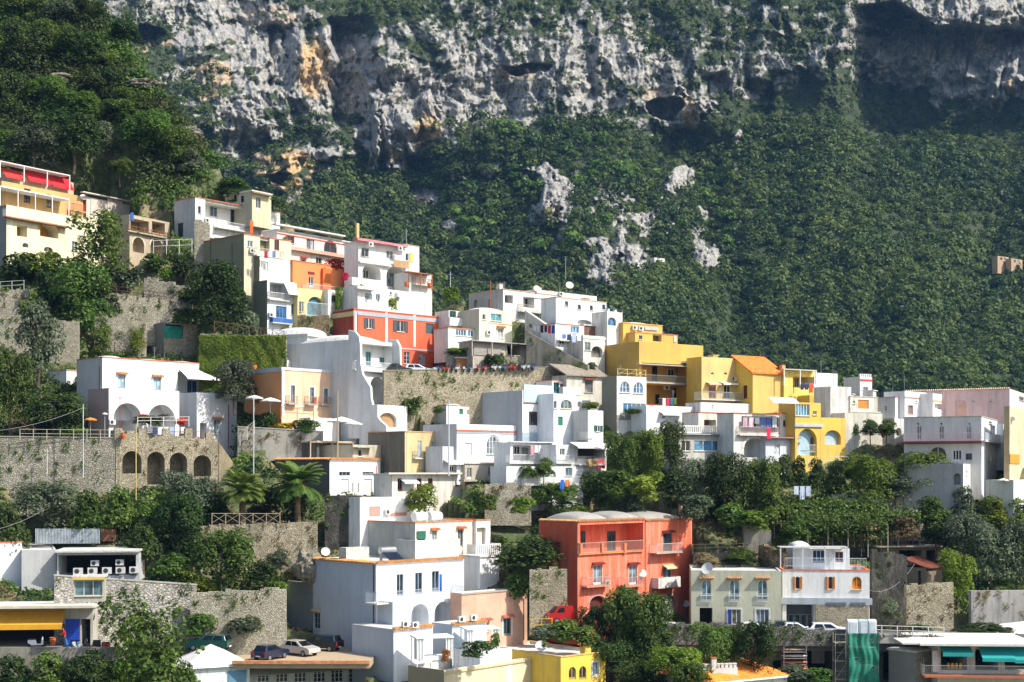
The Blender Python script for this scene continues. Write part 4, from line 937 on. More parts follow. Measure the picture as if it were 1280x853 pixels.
a = H('house', 'white box house with tiled rim perched above a dark rock face', 356, 412, 475, 574, 622, 50, 'e8e8e4', par=.05, dirt=.06, side='56544e', dp=10)
a.eave('cf8a50'); 
for x in (424, 453): a.w(x, 590, x + 14, 595, frame='9aa0a4', hood=None, sill=False, cols=3); a.w(x + 2, 599, x + 12, 618, shut='closed', frame='e0e0dc')
for x in (440, 447): a.w(x, 604, x + 2, 616, cols=1, sill=False)
a.pipe(470.5, 582, 622, 'b8322c')
b = H('t', '', 473, 475, 487, 597, 620, 50, 'e0c8a0', par=.1, parent=a, dD=-.8); b.w(477, 602, 484, 620, 'panel', frame='d07a2c', off=.03)
wall('rock_wall', 'black stained rock face under the white box house', 406, 620, 690, 452, 621, 690, rockface(True), dD=2)
a = H('house', 'plain white stepped house with a pink arch and roof tanks behind', 448, 450, 513, 622, 690, 48, 'e6e6e2', par=.5, dirt=.12, dD=.5)
a.w(462, 633, 475, 645, 'panel', frame='c0988c', arch=True, off=.02); a.ac(483, 640); a.w(488, 641, 508, 645, 'panel', frame='c88a74', off=.02)
# ================================================================== centre top
a = H('villa', 'large white villa cluster with satellite dishes on the centre skyline', 586, 629, 697, 362, 400, 42, 'dfe0dc', par=.25, cop='c9a080', side='b4b4ae', dirt=.3, cat='villa', dD=2)
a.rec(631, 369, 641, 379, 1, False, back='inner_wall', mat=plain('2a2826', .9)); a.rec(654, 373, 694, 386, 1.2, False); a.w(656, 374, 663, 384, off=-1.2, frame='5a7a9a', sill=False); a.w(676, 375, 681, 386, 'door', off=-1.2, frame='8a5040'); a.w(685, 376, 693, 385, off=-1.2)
a.balc(652, 697, 392, .9, .95, 'bars', 'b8b0a8'); a.dome(.1, .5, .1, .9, .9); a.chim(a.W * .05, 1, .7, 1.2); a.dish(712, 357, .6); a.dish(671, 361, .5)
a.rec(610, 374, 614, 388, .4, True, f='L'); a.rec(592, 375, 597, 384, .4, True, f='L')
b = H('t', '', 693, 695, 758, 372, 406, 40, 'e6e7e6', par=.2, cop='c9a080', parent=a, dD=-.8, dirt=.1)
for (x, y) in ((706, 377), (722, 381), (737, 382), (752.5, 381)): b.w(x, y, x + 4, y + 6, frame='5a7a9a', cols=1, arch=x in (722, 737), sur='d6d6d2')
b.rec(722, 400, 739, 406, .6, True); b.chim(b.W * .8, 2, .8, .8)
b = H('t', '', 664, 668, 746, 362, 374, 40, 'e2e2de', par=.15, parent=a, dD=2.5, carve=False); b.ac(700, 368); b.chim(2, 1, .6, .7); b.chim(5, 2, .9, .5)
a = H('villa', 'narrow white tower house at the right end of the centre skyline', 756, 759, 778, 389, 412, 40, 'dad8d0', par=.3, dD=-.5, dirt=.4)
a.rec(760, 397, 770, 407, .3, True, back='inner_wall', mat=glass('3a6a90')); a.chim(.8, .5, .4, .7, cap='4f7ab0'); a.chim(2.2, .5, .4, .7, cap='4f7ab0')
a = H('house', 'cream stepped house with sea-green picture window in the upper centre', 572, 599, 640, 386, 430, 40, 'e2dcc2', par=.3, side='c0bda8', dirt=.15)
a.w(603, 393, 607, 400, cols=1); a.w(613.5, 392.5, 627, 401.5, frame='d8dcd8', pane='4a8a90', cols=2); a.w(622.5, 411, 629, 423, bars=1, hood='d07a4a'); a.band(402, 1.2, 'c9b890', .06, 'F', x0=611)
a.dome(0, .9, .05, .8, .8); a.ac(610, 416)
b = H('t', '', 556, 560, 612, 410, 430, 40, 'e6e4d8', par=.1, cop='c08058', parent=a, dD=-1.6)
b.w(570, 412, 583, 420, frame='dfe3e3', pane='3f6f98', cols=4); b.w(585, 413, 592, 421, frame='dfe3e3', pane='3f6f98'); b.w(605, 416, 609, 423, frame='d0d0c8', shut='closed')
b = H('t', '', 556, 561, 585, 388, 410, 40, 'e4e2d8', par=.1, parent=a, dD=.5, carve=False); b.w(562, 389, 570, 397, frame='3c5c58', pane='2c4a48'); b.balc(562, 586, 408, .9, 1.0, 'solid', 'e6e6e2')
a = H('shed', 'grey plank shed under the cream stepped house', 588, 591, 664, 427, 447, 38, 'b8b0a0', par=0, cat='shed', dirt=.5, dD=-2.4)
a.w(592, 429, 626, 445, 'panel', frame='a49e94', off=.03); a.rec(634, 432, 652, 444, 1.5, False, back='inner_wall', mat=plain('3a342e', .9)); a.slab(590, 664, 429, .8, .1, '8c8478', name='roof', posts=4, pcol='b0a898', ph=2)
wall('garage_wall', 'pale concrete wall with a wooden garage door beside the road', 558, 444, 461, 605, 446, 461, concrete('b8b2a2'), D0=Dt(558, 461) + 1, D1=Dt(605, 461) + 1)
a = H('garage_door', 'brown wooden garage door in the pale concrete road wall', 569, 570, 587, 448, 461, 20, 'b06a2c', par=0, dp=.3, cat='door', D=Dt(570, 461) + .2, carve=False, ext=.1)
wall('terrace_wall', 'rough stone wall lined with parked scooters above the road', 605, 448, 461, 668, 446, 460, stone('grey', 4.6), dD=1.2)
a = H('house', 'small white house with blue window and red eave by the slanting stairs', 692, 694, 730, 405, 448, 38, 'e6e8e8', par=.15, cop='c8603c', dirt=.1, dD=-1.5)
a.w(713, 408, 724, 416.5, frame='d8e0e4', pane='3f7098', cols=3); a.w(699, 426, 706, 430, cols=2); a.w(716, 426, 723, 429); a.w(717, 434, 722, 444, 'door'); a.balc(700, 726, 427, .7, .7, 'bars', 'c9cdd0')
a = H('house', 'whitewashed house with round arch window under a dark ruined roof', 727, 729, 756, 419, 456, 38, 'd9d6cc', par=.2, dirt=.35, dD=-2.2)
a.rec(739, 433, 753, 447, .5, True, back='inner_wall', mat=glass('6a6a64'), trim='e0ddd4'); a.w(731, 428, 738, 438, frame='a8a49a'); a.band(420, 3, 'e6e4de', .07, 'F')
b = H('t', '', 727, 730, 758, 407, 420, 38, '6a4a3c', par=0, parent=a, dD=1.5, dirt=.5, carve=False)
# slanted stair wall
wall('stair_wall', 'sloping whitewashed stair wall descending between the upper white houses', 656, 388, 415, 712, 426, 444, plaster('c9c6b8', .5), D0=Dt(656, 415) - 1, D1=Dt(712, 444) - 1, thick=1.4)
wall('stair_wall', 'lower sloping grey stair parapet with earth bank beneath', 658, 414, 448, 735, 457, 472, concrete('9a9484'), D0=Dt(658, 440) - 2, D1=Dt(735, 466) - 2, thick=1.2)
# road retaining wall
wall('road_wall', 'long beige stone retaining wall carrying the road with parked scooters', 480, 464, 512, 712, 459, 508, stone('beige', 4.6), D0=Dt(480, 512) - 2, D1=Dt(712, 512) + 4, ext=4, cap='9a9280')
# ================================================================== yellow group
a = H('villa', 'big mustard yellow villa with deep shaded balconies in the centre right', 755, 799, 879, 427, 508, 34, 'd8ac52', par=.25, dirt=.12, cat='villa', side='c8a04a', dp=13)
a.rec(802, 455, 864, 478, 2.0, False); a.rec(808, 481, 864, 507, 2.2, False)
a.w(815, 458, 821, 477, 'door', off=-2.0, frame='5a3a28'); a.w(834, 462, 842, 472, off=-2.0, frame='e8e6dc'); a.w(846, 459, 853, 477, 'door', off=-2.0, frame='5a3a28')
a.w(842, 486, 858, 507, 'panel', off=-2.15, frame='1c1a18', arch=True); a.w(819, 493, 824, 505, off=-2.2, frame='6a2a20'); a.ac(832, 485, off=-2.0)  # near-black arch panel: darkness of the opening put into its colour
a.balc(802, 864, 480, .5, 1.0, 'bars', '8a8c88', slab='a8b4bc'); a.slab(800, 862, 457, .8, .1, 'c8ccc8', name='awning'); a.slab(857, 874, 454, .8, .25, 'd8dcdc', name='awning')
a.w(812, 505, 816, 512, 'panel', off=.02, frame='d0305a')
b = H('t', '', 757, 779, 828, 404, 430, 34, 'd8ac52', par=.3, cop='dca060', parent=a, dD=2.2, dirt=.12, side='c8a04a', carve=False)
b.ac(792, 410); b.ac(800, 411); b.w(806, 409, 822, 413, 'panel', frame='c0c8cc', off=.1); b.dome(.1, .9, .1, .9, .8)
b = H('t', '', 779, 794, 847, 416, 430, 34, 'd8ac52', par=.15, cop='c98050', parent=a, dD=.8, dirt=.12, side='c8a04a', carve=False)
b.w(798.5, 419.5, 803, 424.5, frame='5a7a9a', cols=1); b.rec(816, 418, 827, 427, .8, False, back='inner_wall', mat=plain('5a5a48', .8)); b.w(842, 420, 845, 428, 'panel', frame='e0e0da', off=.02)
a = H('house', 'yellow house with two round port windows joined to the mustard villa', 866, 877, 922, 446, 512, 32, 'dfc07a', par=.5, dirt=.15, side='d8b450', dD=.3)
for x in (890.5, 907): a.w(x - 1.8, 465.5, x + 1.8, 469, arch=True, cols=1, sill=False)
a.w(886, 483, 895, 500, 'door', frame='c97a4a', pane='5a2a20'); a.w(905, 482, 913, 500, 'door', frame='e6dcc0'); a.awn(882, 478, 897, 480, .8, 'e0b8a0'); a.awn(899, 478, 918, 480, .9, 'e6e6e0')
a.balc(877, 943, 501, 1.6, 1.0, 'bars', 'a8b4b0'); a.chim(a.W * .45, .5, .9, .8, 'dfc07a', 'dfc07a')
a = H('house', 'yellow gabled house with a bright orange tile roof', 917, 941, 979, 467, 516, 32, 'dfba66', par=-1, dirt=.1, side='e0bc4c')
a.ac(919, 474, 'L'); a.w(929, 482, 934, 499, 'door', f='L', frame='8a4a28', pane='4a2412')
k = a; rf = MB(); hgt = 2.6
rf.prism([(-.3, k.dp * -.04, k.H - .02), (k.W + .3, -.35, k.H - .02), (k.W + .3, k.dp + .2, k.H + hgt), (-.3, k.dp + .2, k.H + hgt)], (0, 0, .18)); k.part('tile_roof', rf, tile('f07a28'))
g = MB(); g.prism([(.0, 0, k.H), (.0, k.dp, k.H), (.0, k.dp, k.H + hgt)], (k.W, 0, 0)); k.part('gable', g, plaster('e0bc4c', .1))
a.chim(a.W + .2, 1, .7, 1.0, 'e0a050', '3a3430', base=a.H)
a = H('house', 'white base wall and terrace under the yellow port window house', 873, 876, 944, 503, 524, 32, 'e2e2de', par=.3, dD=-2.2, dirt=.25)
a.w(890, 506, 892, 509, cols=1)
a = H('house', 'small white house with two arched windows and a wooden rail on its roof', 768, 771, 808, 470, 528, 34, 'e2e0d8', par=.3, dirt=.2, dD=-2.2, side='8d8a78')
a.w(775, 477, 787, 491, arch=True, frame='e6e6e4', pane='3a6488', cols=3, bars=1); a.w(792, 478, 804, 492, arch=True, frame='e6e6e4', pane='3a6488', cols=3, bars=1)
a.w(779, 504.5, 807, 516, frame='e2e4e4', pane='3a6a90', cols=5); a.toprail(772, 807, 470, .9, 'wood', 'c9b070'); a.band(519, 6, '8f8c82', .05, 'F')
a = H('house', 'low white terrace house with loungers below the mustard villa', 806, 808, 872, 507, 534, 34, 'e4e6e6', par=.8, dirt=.15, dD=-3.4)
a.w(853, 522, 861, 531, frame='5a5a58', cols=1); a.w(828, 520, 832, 523, cols=1); a.awn(824, 515, 851, 518, .8, 'e6e6e2')
a = H('house', 'small cream flat roofed house behind the wide railed terrace', 868, 873, 916, 516, 546, 34, 'dcd6c8', par=.3, cop='b86a50', dirt=.35, dD=-3.8)
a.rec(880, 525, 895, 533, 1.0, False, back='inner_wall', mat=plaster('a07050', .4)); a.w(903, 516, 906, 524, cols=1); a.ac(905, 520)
a = H('veranda', 'glazed lean-to veranda with grey roof behind the dark shrubs', 846, 848, 926, 544, 570, 32, 'c9c6bc', par=0, cat='veranda', dD=-5, dirt=.3, dp=3.5)
a.w(852, 551, 863, 564, frame='d8dada', pane='1c2426', cols=2); a.w(868, 551, 924, 564, frame='dfe3e4', pane='4a7a98', cols=5); a.slab(846, 927, 544, .5, .15, '9ea2a2', name='roof')
a.toprail(848, 910, 542, 1.0, 'holes', 'dcdad4', inset=1.5)
a = H('house', 'white house with laundry balcony and reddish roof edge in the centre right', 914, 917, 975, 517, 572, 32, 'dedbd2', par=.15, cop='b85a44', dirt=.35, dD=-5)
a.rec(927, 521, 973, 540, 1.5, False); a.w(938, 523, 945, 534, off=-1.5, frame='c8d0d4'); a.w(958, 523, 966, 538, 'door', off=-1.5, frame='b0b8bc')
a.balc(925, 974, 545, .6, 1.0, 'bars', 'd8c0bc'); a.rec(930, 548, 955, 572, 1.5, True, trim='dedcd4')
b = H('t', '', 972, 973, 992, 517, 545, 32, 'e0ddd6', par=.2, parent=a, cop='b85a44'); b.w(979, 525.5, 985.5, 533.5, frame='8a6a50')
b = H('t', '', 955, 957, 1003, 547, 574, 32, 'd2d8dc', par=.05, parent=a, dD=-1.2); b.slab(956, 1002, 548, .8, .15, 'c8607c', name='roof_slab', m=plain('b8788a', .7)); b.w(968, 555, 975, 570, 'door', frame='e0e4e6', pane='b8c4cc'); b.w(991, 556, 996, 566, hood='d07a3c'); 
# yellow arched house
a = H('house', 'bright yellow house with two big pale blue arches', 990, 994, 1026, 503, 572, 30, 'e2ba50', par=.2, dirt=.1, dD=-3)
a.w(995, 505.5, 1012, 520, frame='dfe4e6', pane='3a7a98', cols=5); a.w(1016, 514, 1021, 519, cols=1); a.band(530, 3.5, 'b8c0c4', .2, 'F'); a.rec(997, 536, 1021, 570, .8, True, back='inner_wall', mat=plaster('a8c6d2', .1)); a.w(1013, 547, 1018, 562, 'door', off=-.7, frame='8a7a70')
a.awn(960, 497, 992, 503, 1.0, 'e4e4e0')
b = H('t', '', 1024, 1025.5, 1057, 522, 572, 30, 'e2ba50', par=.2, parent=a, dirt=.1); b.rec(1031, 538, 1051, 556, .6, True, back='inner_wall', mat=plaster('a8c0c8', .1)); b.toprail(1008, 1060, 566, 1.0, 'thin', 'e0e0da')
b = H('t', '', 1010, 1012, 1040, 494, 530, 30, 'e2ba50', par=.2, parent=a, dD=2.5, dirt=.1, carve=False); b.pipe(1028, 508, 524, 'a0a0a0')
a = H('house', 'yellow upper house with pergola terrace and hanging clothes', 975, 980, 1021, 462, 505, 30, 'eccd68', par=.2, dirt=.15, dD=.5)
a.rec(991, 471, 1018, 485, 1.6, False); a.w(993, 473, 998, 486, 'door', off=-1.6); a.slab(980, 1021, 463, .8, .12, 'cfc8b8', name='pergola', posts=3, ph=2.2); a.chim(.4, .5, .6, .9, 'e0a050', '3a3430')
a = H('house', 'whitewashed flat house right of the yellow pergola terrace', 1016, 1018, 1047, 466, 500, 30, 'e0dfdb', par=.2, dirt=.2, dD=2.0)
a.toprail(1020, 1045, 486, .9, 'thin'); 
a = H('house', 'blank whitish patched house wall behind the yellow arches', 1036, 1038, 1064, 483, 545, 30, 'd9d7d0', par=.3, dirt=.4, dD=-.5); a.toprail(1020, 1040, 484, .9, 'thin')
a = H('tower_house', 'small white tower with crenels and a red stripe', 1065, 1075, 1090, 471, 496, 30, 'e4e4e2', par=.2, side='c2c2be', cat='tower', dirt=.15, dD=1.5)
a.band(474, 2.5, 'c8303a', .04, 'F'); a.w(1079, 484, 1085, 491, frame='b0b8bc')
for i in range(6): a.chim(a.W * (i + .3) / 6, .0, .22, .3, 'e4e4e2', 'e4e4e2', base=a.H)
a = H('house', 'cream house with an orange shuttered window beside the tower', 1060, 1063, 1097, 496, 540, 30, 'ddd8c8', par=.2, dirt=.3, cop='b8b0a0')
a.w(1072.5, 500, 1086, 511, shut='closed', frame='d68a30'); a.w(1066, 501, 1069, 505, cols=1); a.w(1077, 526, 1082, 534, frame='8a8a84'); a.band(514, 1.5, 'c8c4b8', .3, 'F')
b = H('t', '', 1054, 1056, 1103, 516, 552, 30, 'd4cfc0', par=.4, dirt=.45, parent=a, dD=-2)
a = H('house', 'greyish white low house on the right skyline with roof boxes', 1095, 1119, 1133, 497, 525, 58, 'dddcd8', par=.2, side='bcbcb8', dirt=.25, cop='b88068')
a.w(1105, 507, 1109, 514, f='L', cols=1); a.chim(.5, 3, 1.4, 1.2, 'e0e0dc', 'e0e0dc'); a.chim(.5, 6, 1.0, .8, 'e0e0dc', 'e0e0dc'); a.chim(.4, 10, 1.6, 1.5, 'e0e0dc', 'e0e0dc')
a = H('house', 'white house with a small arched red-hooded window on the right skyline', 1128, 1131, 1166, 489, 525, 45, 'e3e3e1', par=.25, dirt=.12, dD=.5)
a.band(496, 1.5, 'c8806a', .08, 'F'); a.w(1135, 507, 1141, 519, 'door', frame='c08070', sur='e0b0a0'); a.w(1154, 501, 1158, 504, cols=1); a.w(1144, 501, 1147, 504, cols=1)
a = H('house', 'small white house with salmon band between white and pink houses', 1164, 1166, 1192, 492, 525, 45, 'e3e2de', par=.3, dirt=.15, dD=1.5); a.band(500, 2.5, 'e0a888', .05, 'F'); a.rec(1168, 505, 1178, 512, .5, False)
a = H('house', 'large windowless pink house on the right skyline', 1189, 1262, 1290, 486, 526, 62, 'dfd6cc', par=.1, side='e0bcb4', dirt=.25, dD=-2, dp=14)
a.eave('c9a890', 'L', .1); a.w(1196, 502, 1207, 521, 'panel', frame='e0b09a', off=.02, f='L'); a.w(1215, 501, 1218, 503, f='L', cols=1); a.w(1236, 501, 1240, 503, f='L', cols=1); a.w(1274, 496, 1280, 501)
a = H('villa', 'wide white villa with arched window and long balcony at the right edge', 1130, 1227, 1262, 521, 600, 64, 'e6ebf0', par=.25, side='dad6d0', dirt=.1, cat='villa', dD=-6, cop='b8b4aa')
a.balc(1129, 1226, 553, 1.0, 1.05, 'bars', 'e4e4e2', f='L', slab='a8443c'); a.band(553.5, 1, '8f3a34', .05, 'L')
for x in (1147, 1176, 1211): a.w(x - 1, 528, x + 2, 532, f='L', cols=1, sill=False)
for x in (1146, 1174, 1208): a.w(x, 533, x + 6, 551, 'door', f='L', frame='dcdad4', pane='8a8c8c')
a.w(1162, 558, 1183, 574, f='L', arch=True, frame='d8d4cc', cols=2, pane='3a3430'); a.w(1191, 563, 1202, 577, 'door', f='L', frame='e6e4de', cols=3); a.w(1207, 567, 1215, 575, f='L', shut=None, frame='5a4a40')
a.w(1236, 527, 1240, 530, cols=1); a.ac(1236, 574); a.balc(1232, 1258, 554, .6, 1.0, 'bars', 'dfe3e6'); a.w(1238, 532, 1244, 551, 'door', frame='dfe3e6')
b = H('t', '', 1100, 1118, 1131, 523, 556, 50, 'c9c7c0', par=.3, side='b0aeaa', parent=a, dD=2, dirt=.3)
b.rec(1120, 535, 1127, 545, .6, True)
b = H('t', '', 1252, 1254, 1270, 530, 565, 64, 'dfe7ee', par=.2, parent=a, dD=2.5, carve=False)
b = H('t', '', 1130, 1204, 1240, 580, 626, 64, 'e0e0da', par=.2, side='a8a8a4', parent=a, dD=-7.5, dirt=.35); b.rec(1192, 592, 1201, 606, .8, True, f='L')
a = H('house', 'ochre patched house cut by the right edge of the view', 1258, 1262, 1300, 508, 582, 60, 'dccaa4', par=.2, dirt=.4, dD=-8, dp=.7, side='b8a078')
a.ac(1264, 524); a.w(1262, 568, 1274, 580, 'panel', frame='d8a23c', off=.02)
a = H('house', 'low white boundary house at the bottom of the right edge villas', 1232, 1267, 1300, 600, 628, 50, 'e6ebf0', par=.3, dirt=.1, dD=-8.5, side='c9c6bc')
# ================================================================== centre white cluster
a = H('house', 'white vaulted house with green shutters and green door in the centre', 530, 558, 617, 507, 534, 44, 'e6e8e8', par=.35, dirt=.12, side='b9babb', cop='c08a68', dD=1)
a.w(574, 511, 579, 518, shut='closed', frame='2f7a5c'); a.w(584, 512.5, 589, 518.5, shut='closed', frame='2f7a5c'); a.w(608.5, 513, 615, 529, 'door', frame='1f6a4c', pane='2a6a50'); a.dome(.05, .9, .05, .95, 1.0); a.chim(a.W * .5, .4, .4, .5)
b = H('t', '', 526, 560, 618, 500, 510, 44, 'dfdfdb', par=.1, parent=a, dD=2.0, carve=False)
a = H('villa', 'wide white villa with a fan-arched window and terracotta lines in the centre', 529, 571, 652, 530, 581, 44, 'e8ebee', par=1.0, dirt=.12, side='bfc2c4', cat='villa', dD=-2)
a.band(537, 2, 'tc9663a', .1, 'F'); a.band(539, 3, '9fb0bc', .05, 'F'); a.w(608, 544, 625, 568, arch=True, frame='dfe6e8', pane='6a7478', cols=4, bars=2, sur='f0f0ee'); a.w(581, 554, 590, 569, shut='closed', frame='dcdcd8'); a.band(578, 1.6, 'td0703a', .12, 'F')
a.w(625, 553, 629, 566, 'panel', frame='8aa8a8', off=.1)
b = H('t', '', 575, 581, 630, 580, 604, 44, 'bdb6a4', par=0, parent=a, dirt=.5, dD=-.8)
b.w(584, 585, 590, 599, 'door', frame='d8d2c0'); b.w(610, 583, 619, 599, 'door', frame='d8d2c0'); b.slab(580, 652, 602, 1.0, .25, 'a8a294', name='ledge')
b = H('t', '', 548, 553, 572, 558, 592, 44, 'c9ccd0', par=.1, parent=a, dD=-1.5); b.awn(554, 575, 574, 579, 1.0, 'e4e6e6'); b.w(562, 583, 568, 590)
a = H('house', 'tall grey-sided house with a frosted glass terrace band', 608, 653, 692, 488, 556, 42, 'e6e8ea', par=.2, dirt=.1, side='aeb2b6', dp=10)
a.balc(655, 691, 505, .12, 2.3, 'glass', '8fb0a8', sides=False, slab='8a4a40'); a.rec(661, 515, 690, 532, 1.2, False); a.w(663, 517, 667, 530, 'door', off=-1.2); a.w(672, 520, 680, 531, off=-1.2, frame='6a4a40')
a.w(652.5, 541, 682, 552, 'panel', frame='a9bac4', off=.02); a.w(672, 515, 681, 520, 'panel', frame='c09070', off=-.2)
a = H('house', 'upper grey and white house with arched terrace door below the road', 621, 652, 691, 468, 492, 42, 'e6e8e8', par=.3, dirt=.15, side='8f9294', dD=1.0)
a.rec(662, 474, 676, 486, .7, True); a.w(665, 478, 672, 486, 'door', off=-.65, frame='3f8088'); a.balc(654, 682, 488, .4, .7, 'thin', '9a9a98'); a.chim(a.W * .85, .4, .7, 1.2)
a.dome(.05, .6, .1, .9, .7)
a = H('house', 'white house with teal door and small terrace under the vine-clad wall', 688, 690, 731, 476, 510, 40, 'e6e6e2', par=.3, dirt=.15, cop='c08060', dD=-.5)
a.w(692, 478, 699, 492, 'door', frame='3a7a80', pane='1c3a40'); a.w(700, 480, 705, 491, 'door', frame='b8603c'); a.balc(704, 731, 494, .9, .9, 'solid', 'e6e6e2')
a = H('house', 'slim white house with arched window above green shutters', 689, 692, 720, 492, 553, 40, 'e4e7ea', par=.3, dirt=.1, dD=-1.6)
a.w(701, 500, 715, 511, arch=True, frame='d8b880', pane='3a6a80', cols=3); a.w(697.5, 521, 703.5, 532, shut='closed', frame='2f8066'); a.w(692.5, 501, 696, 511, arch=True, cols=1)
a = H('house', 'white stepped house with a curved stair and green shuttered window', 717, 735, 754, 513, 556, 40, 'e8eaea', par=.3, dirt=.12, side='c6c6c0', dD=-2.2)
a.w(745, 532, 750.5, 540, shut='1f6a50', frame='e6e6e2'); a.balc(717, 740, 550, .6, .95, 'thin', 'd8d8d4', f='L')
b = H('t', '', 717, 719, 738, 500, 530, 40, 'dedfdb', par=.2, parent=a, dD=1.6, carve=False); b.rec(722, 502, 727, 509, .4, True)
a = H('house', 'vine-covered whitewashed house under an old grey tile roof', 705, 708, 758, 469, 520, 36, 'd6d2c4', par=-1, dirt=.5, dD=1.2)
a.w(731, 476, 741, 491, frame='6a6660', shut=None, bars=2, hood='a05a3c'); k = a
rf = MB(); rf.prism([(-.4, -.4, k.H - .1), (k.W + .4, -.4, k.H - .1), (k.W + .4, k.dp, k.H + 1.5), (-.4, k.dp, k.H + 1.5)], (0, 0, .2)); k.part('tile_roof', rf, tile('8c8272'))
# terrace level
a = H('house', 'white terrace house full of laundry below the grey-sided house', 634, 638, 697, 553, 584, 40, 'e2e4e4', par=.1, dirt=.2, dD=-3.6)
a.rec(641, 557, 694, 576, 1.4, False); a.w(642, 558, 649, 568, off=-1.4); a.w(652, 560, 660, 575, 'door', off=-1.4, frame='a8a89c'); a.w(667, 557, 673, 561, off=-1.4); a.w(676, 557, 683, 561, off=-1.4)
a.balc(637, 692, 580, .8, 1.0, 'bars', 'dcdedd'); a.slab(638, 694, 553.5, .5, .12, 'd8d8d4', name='roof_slab')
a = H('house', 'white awninged terrace house at the right end of the centre cluster', 692, 695, 758, 556, 586, 38, 'dfe1e0', par=.2, dirt=.25, dD=-4.6)
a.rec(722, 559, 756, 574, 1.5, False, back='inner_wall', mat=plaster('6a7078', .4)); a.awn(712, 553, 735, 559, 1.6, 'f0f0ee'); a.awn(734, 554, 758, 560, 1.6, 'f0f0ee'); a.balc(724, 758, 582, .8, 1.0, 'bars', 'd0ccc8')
a.w(700, 561, 706, 571, 'door'); a.balc(696, 719, 580, .6, .9, 'bars', 'd8dad8')
a = H('house', 'lowest white terrace house with blue and orange towels in the centre', 630, 633, 729, 583, 613, 38, 'dadcdc', par=.1, dirt=.3, dD=-5.6)
a.w(707, 585, 715, 595, frame='8a98a4'); a.w(686, 589, 693, 594); a.w(672, 586, 678, 598, 'door', frame='c0c0b8'); a.balc(656, 729, 607, .9, 1.0, 'bars', 'd8dada')
a.balc(727, 756, 594, .6, .1, 'solid', 'b8c0bc', sides=False)
wall('stone_wall', 'rough stone wall under the lowest centre terrace', 606, 606, 632, 664, 607, 636, stone('grey', 4.6), dD=-3.8, ext=2)
# ================================================================== bottom: blue-white house
a = H('villa', 'large white villa with blue-shaded side wall and solar heater on its roof', 391, 470, 580, 704, 800, 44, 'e8ebf0', par=.15, dirt=.05, side='b4bcc6', cat='villa', roofc='dcdad4')  # side colour carries the blue shade of the left wall
a.eave('c98a4a'); VILLA = a
for (x0, y0, x1, y1) in ((496, 718, 504.5, 746), (519, 716, 528, 743), (540, 714, 549, 741)): a.w(x0, y0, x1, y1, 'door', frame='9aa6b2', pane='2a3440')
a.balc(471, 580, 752, 1.9, 1.15, 'bars', 'aab6c2'); a.w(386.5 + 6, 766, 400, 786, f='L', frame='8fa0aa', bars=2, hood='c9a070'); a.w(448, 790, 458, 810, f='L', frame='8fb0b8', bars=1, hood='c9a070')
a.pipe(467, 706, 812, '3a3c42', 'L', .07); a.dish(407, 690, .5, 'L', 0.1)
sh = MB(); u, y, z = a.W * .25, 3.2, a.H - .15
sh.tube((u, y, z + 1.2), (u + 2.0, y, z + 1.2), .38, n=12); o = a.part('solar_heater', sh, plain('b8bcc0', .25, .6)); q = MB(); q.prism([(u, y - .4, z + .95), (u + 2, y - .4, z + .95), (u + 2, y - 1.7, z + .15), (u, y - 1.7, z + .15)], (0, 0, .07)); a.part('panel', q, glass('141c28'), o)
q = MB(); [q.box((u + d, y - .2, z), (u + d + .06, y + .2, z + .9)) for d in (.1, 1.8)]; a.part('frame', q, plain('8a8c8e', .4), o)
q = MB(); q.box((-.0 + .3, 5.5, z), (3.4, 6.8, z + 1.5)); a.part('screen', q, corrug('d8d8cc'))
b = H('t', '', 440, 491, 585, 753, 822, 44, 'ecf0f4', par=.1, dirt=.04, side='b4bcc6', parent=a, D=a.D - 1.6, dp=3)
b.rec(514, 755, 536, 786, 1.6, True); b.rec(543, 752, 565, 788, 1.6, True); b.w(548, 760, 558, 776, off=-1.6, frame='b8c4cc', sill=False)
b = H('t', '', 354, 391, 394, 729, 790, 44, 'dfe2e4', par=.3, side='b4bcc6', parent=a, dirt=.05, D=a.D + 11, dp=5)
b = H('t', '', 440, 492, 541, 787, 850, 44, 'e8ecf0', par=.05, side='b4bcc6', parent=a, dirt=.05, dD=-1, D=a.D - 5); b.eave('cf9050', 'F'); b.ac(505, 780); b.ac(517, 781)
b = H('t', '', 543, 565, 608, 781, 812, 44, 'c9d8e2', par=.05, side='b4bcc6', parent=a, dirt=.05, D=a.D - 2.5); b.eave('cf9050', 'F'); b.ac(575, 774); b.ac(590, 772)
a = H('terrace_house', 'beige terrace house with rendered walls under the white garden canopies', 510, 555, 770, 838, 900, 48, 'e4d3b0', par=.9, dirt=.15, side='a49478', D=VILLA.D - 10)
a.band(840, 3, 'd8c49c', .12, 'F'); BTER = a
a = H('villa', 'small yellow villa with arches and a white roof terrace at the bottom', 692, 701, 757, 822, 890, 40, 'f0cc50', par=.2, dirt=.1, D=VILLA.D - 4, cat='villa', cop='d8b070', roofc='e4e2dc', dp=12)
a.w(711, 834, 720, 850, 'door', arch=True, frame='b89a50', pane='4a4a48'); a.w(724, 833, 733, 850, 'door', arch=True, frame='b89a50', pane='4a4a48'); a.w(741, 828, 748, 846, 'door', frame='e8e8e4', sur='ecebe6', pane='6a8098')
a.chim(a.W * .62, .1, .8, .8, 'f0cc50', 'e0b040', base=a.H); a.dish(676, 808, .6, 'F', -6)
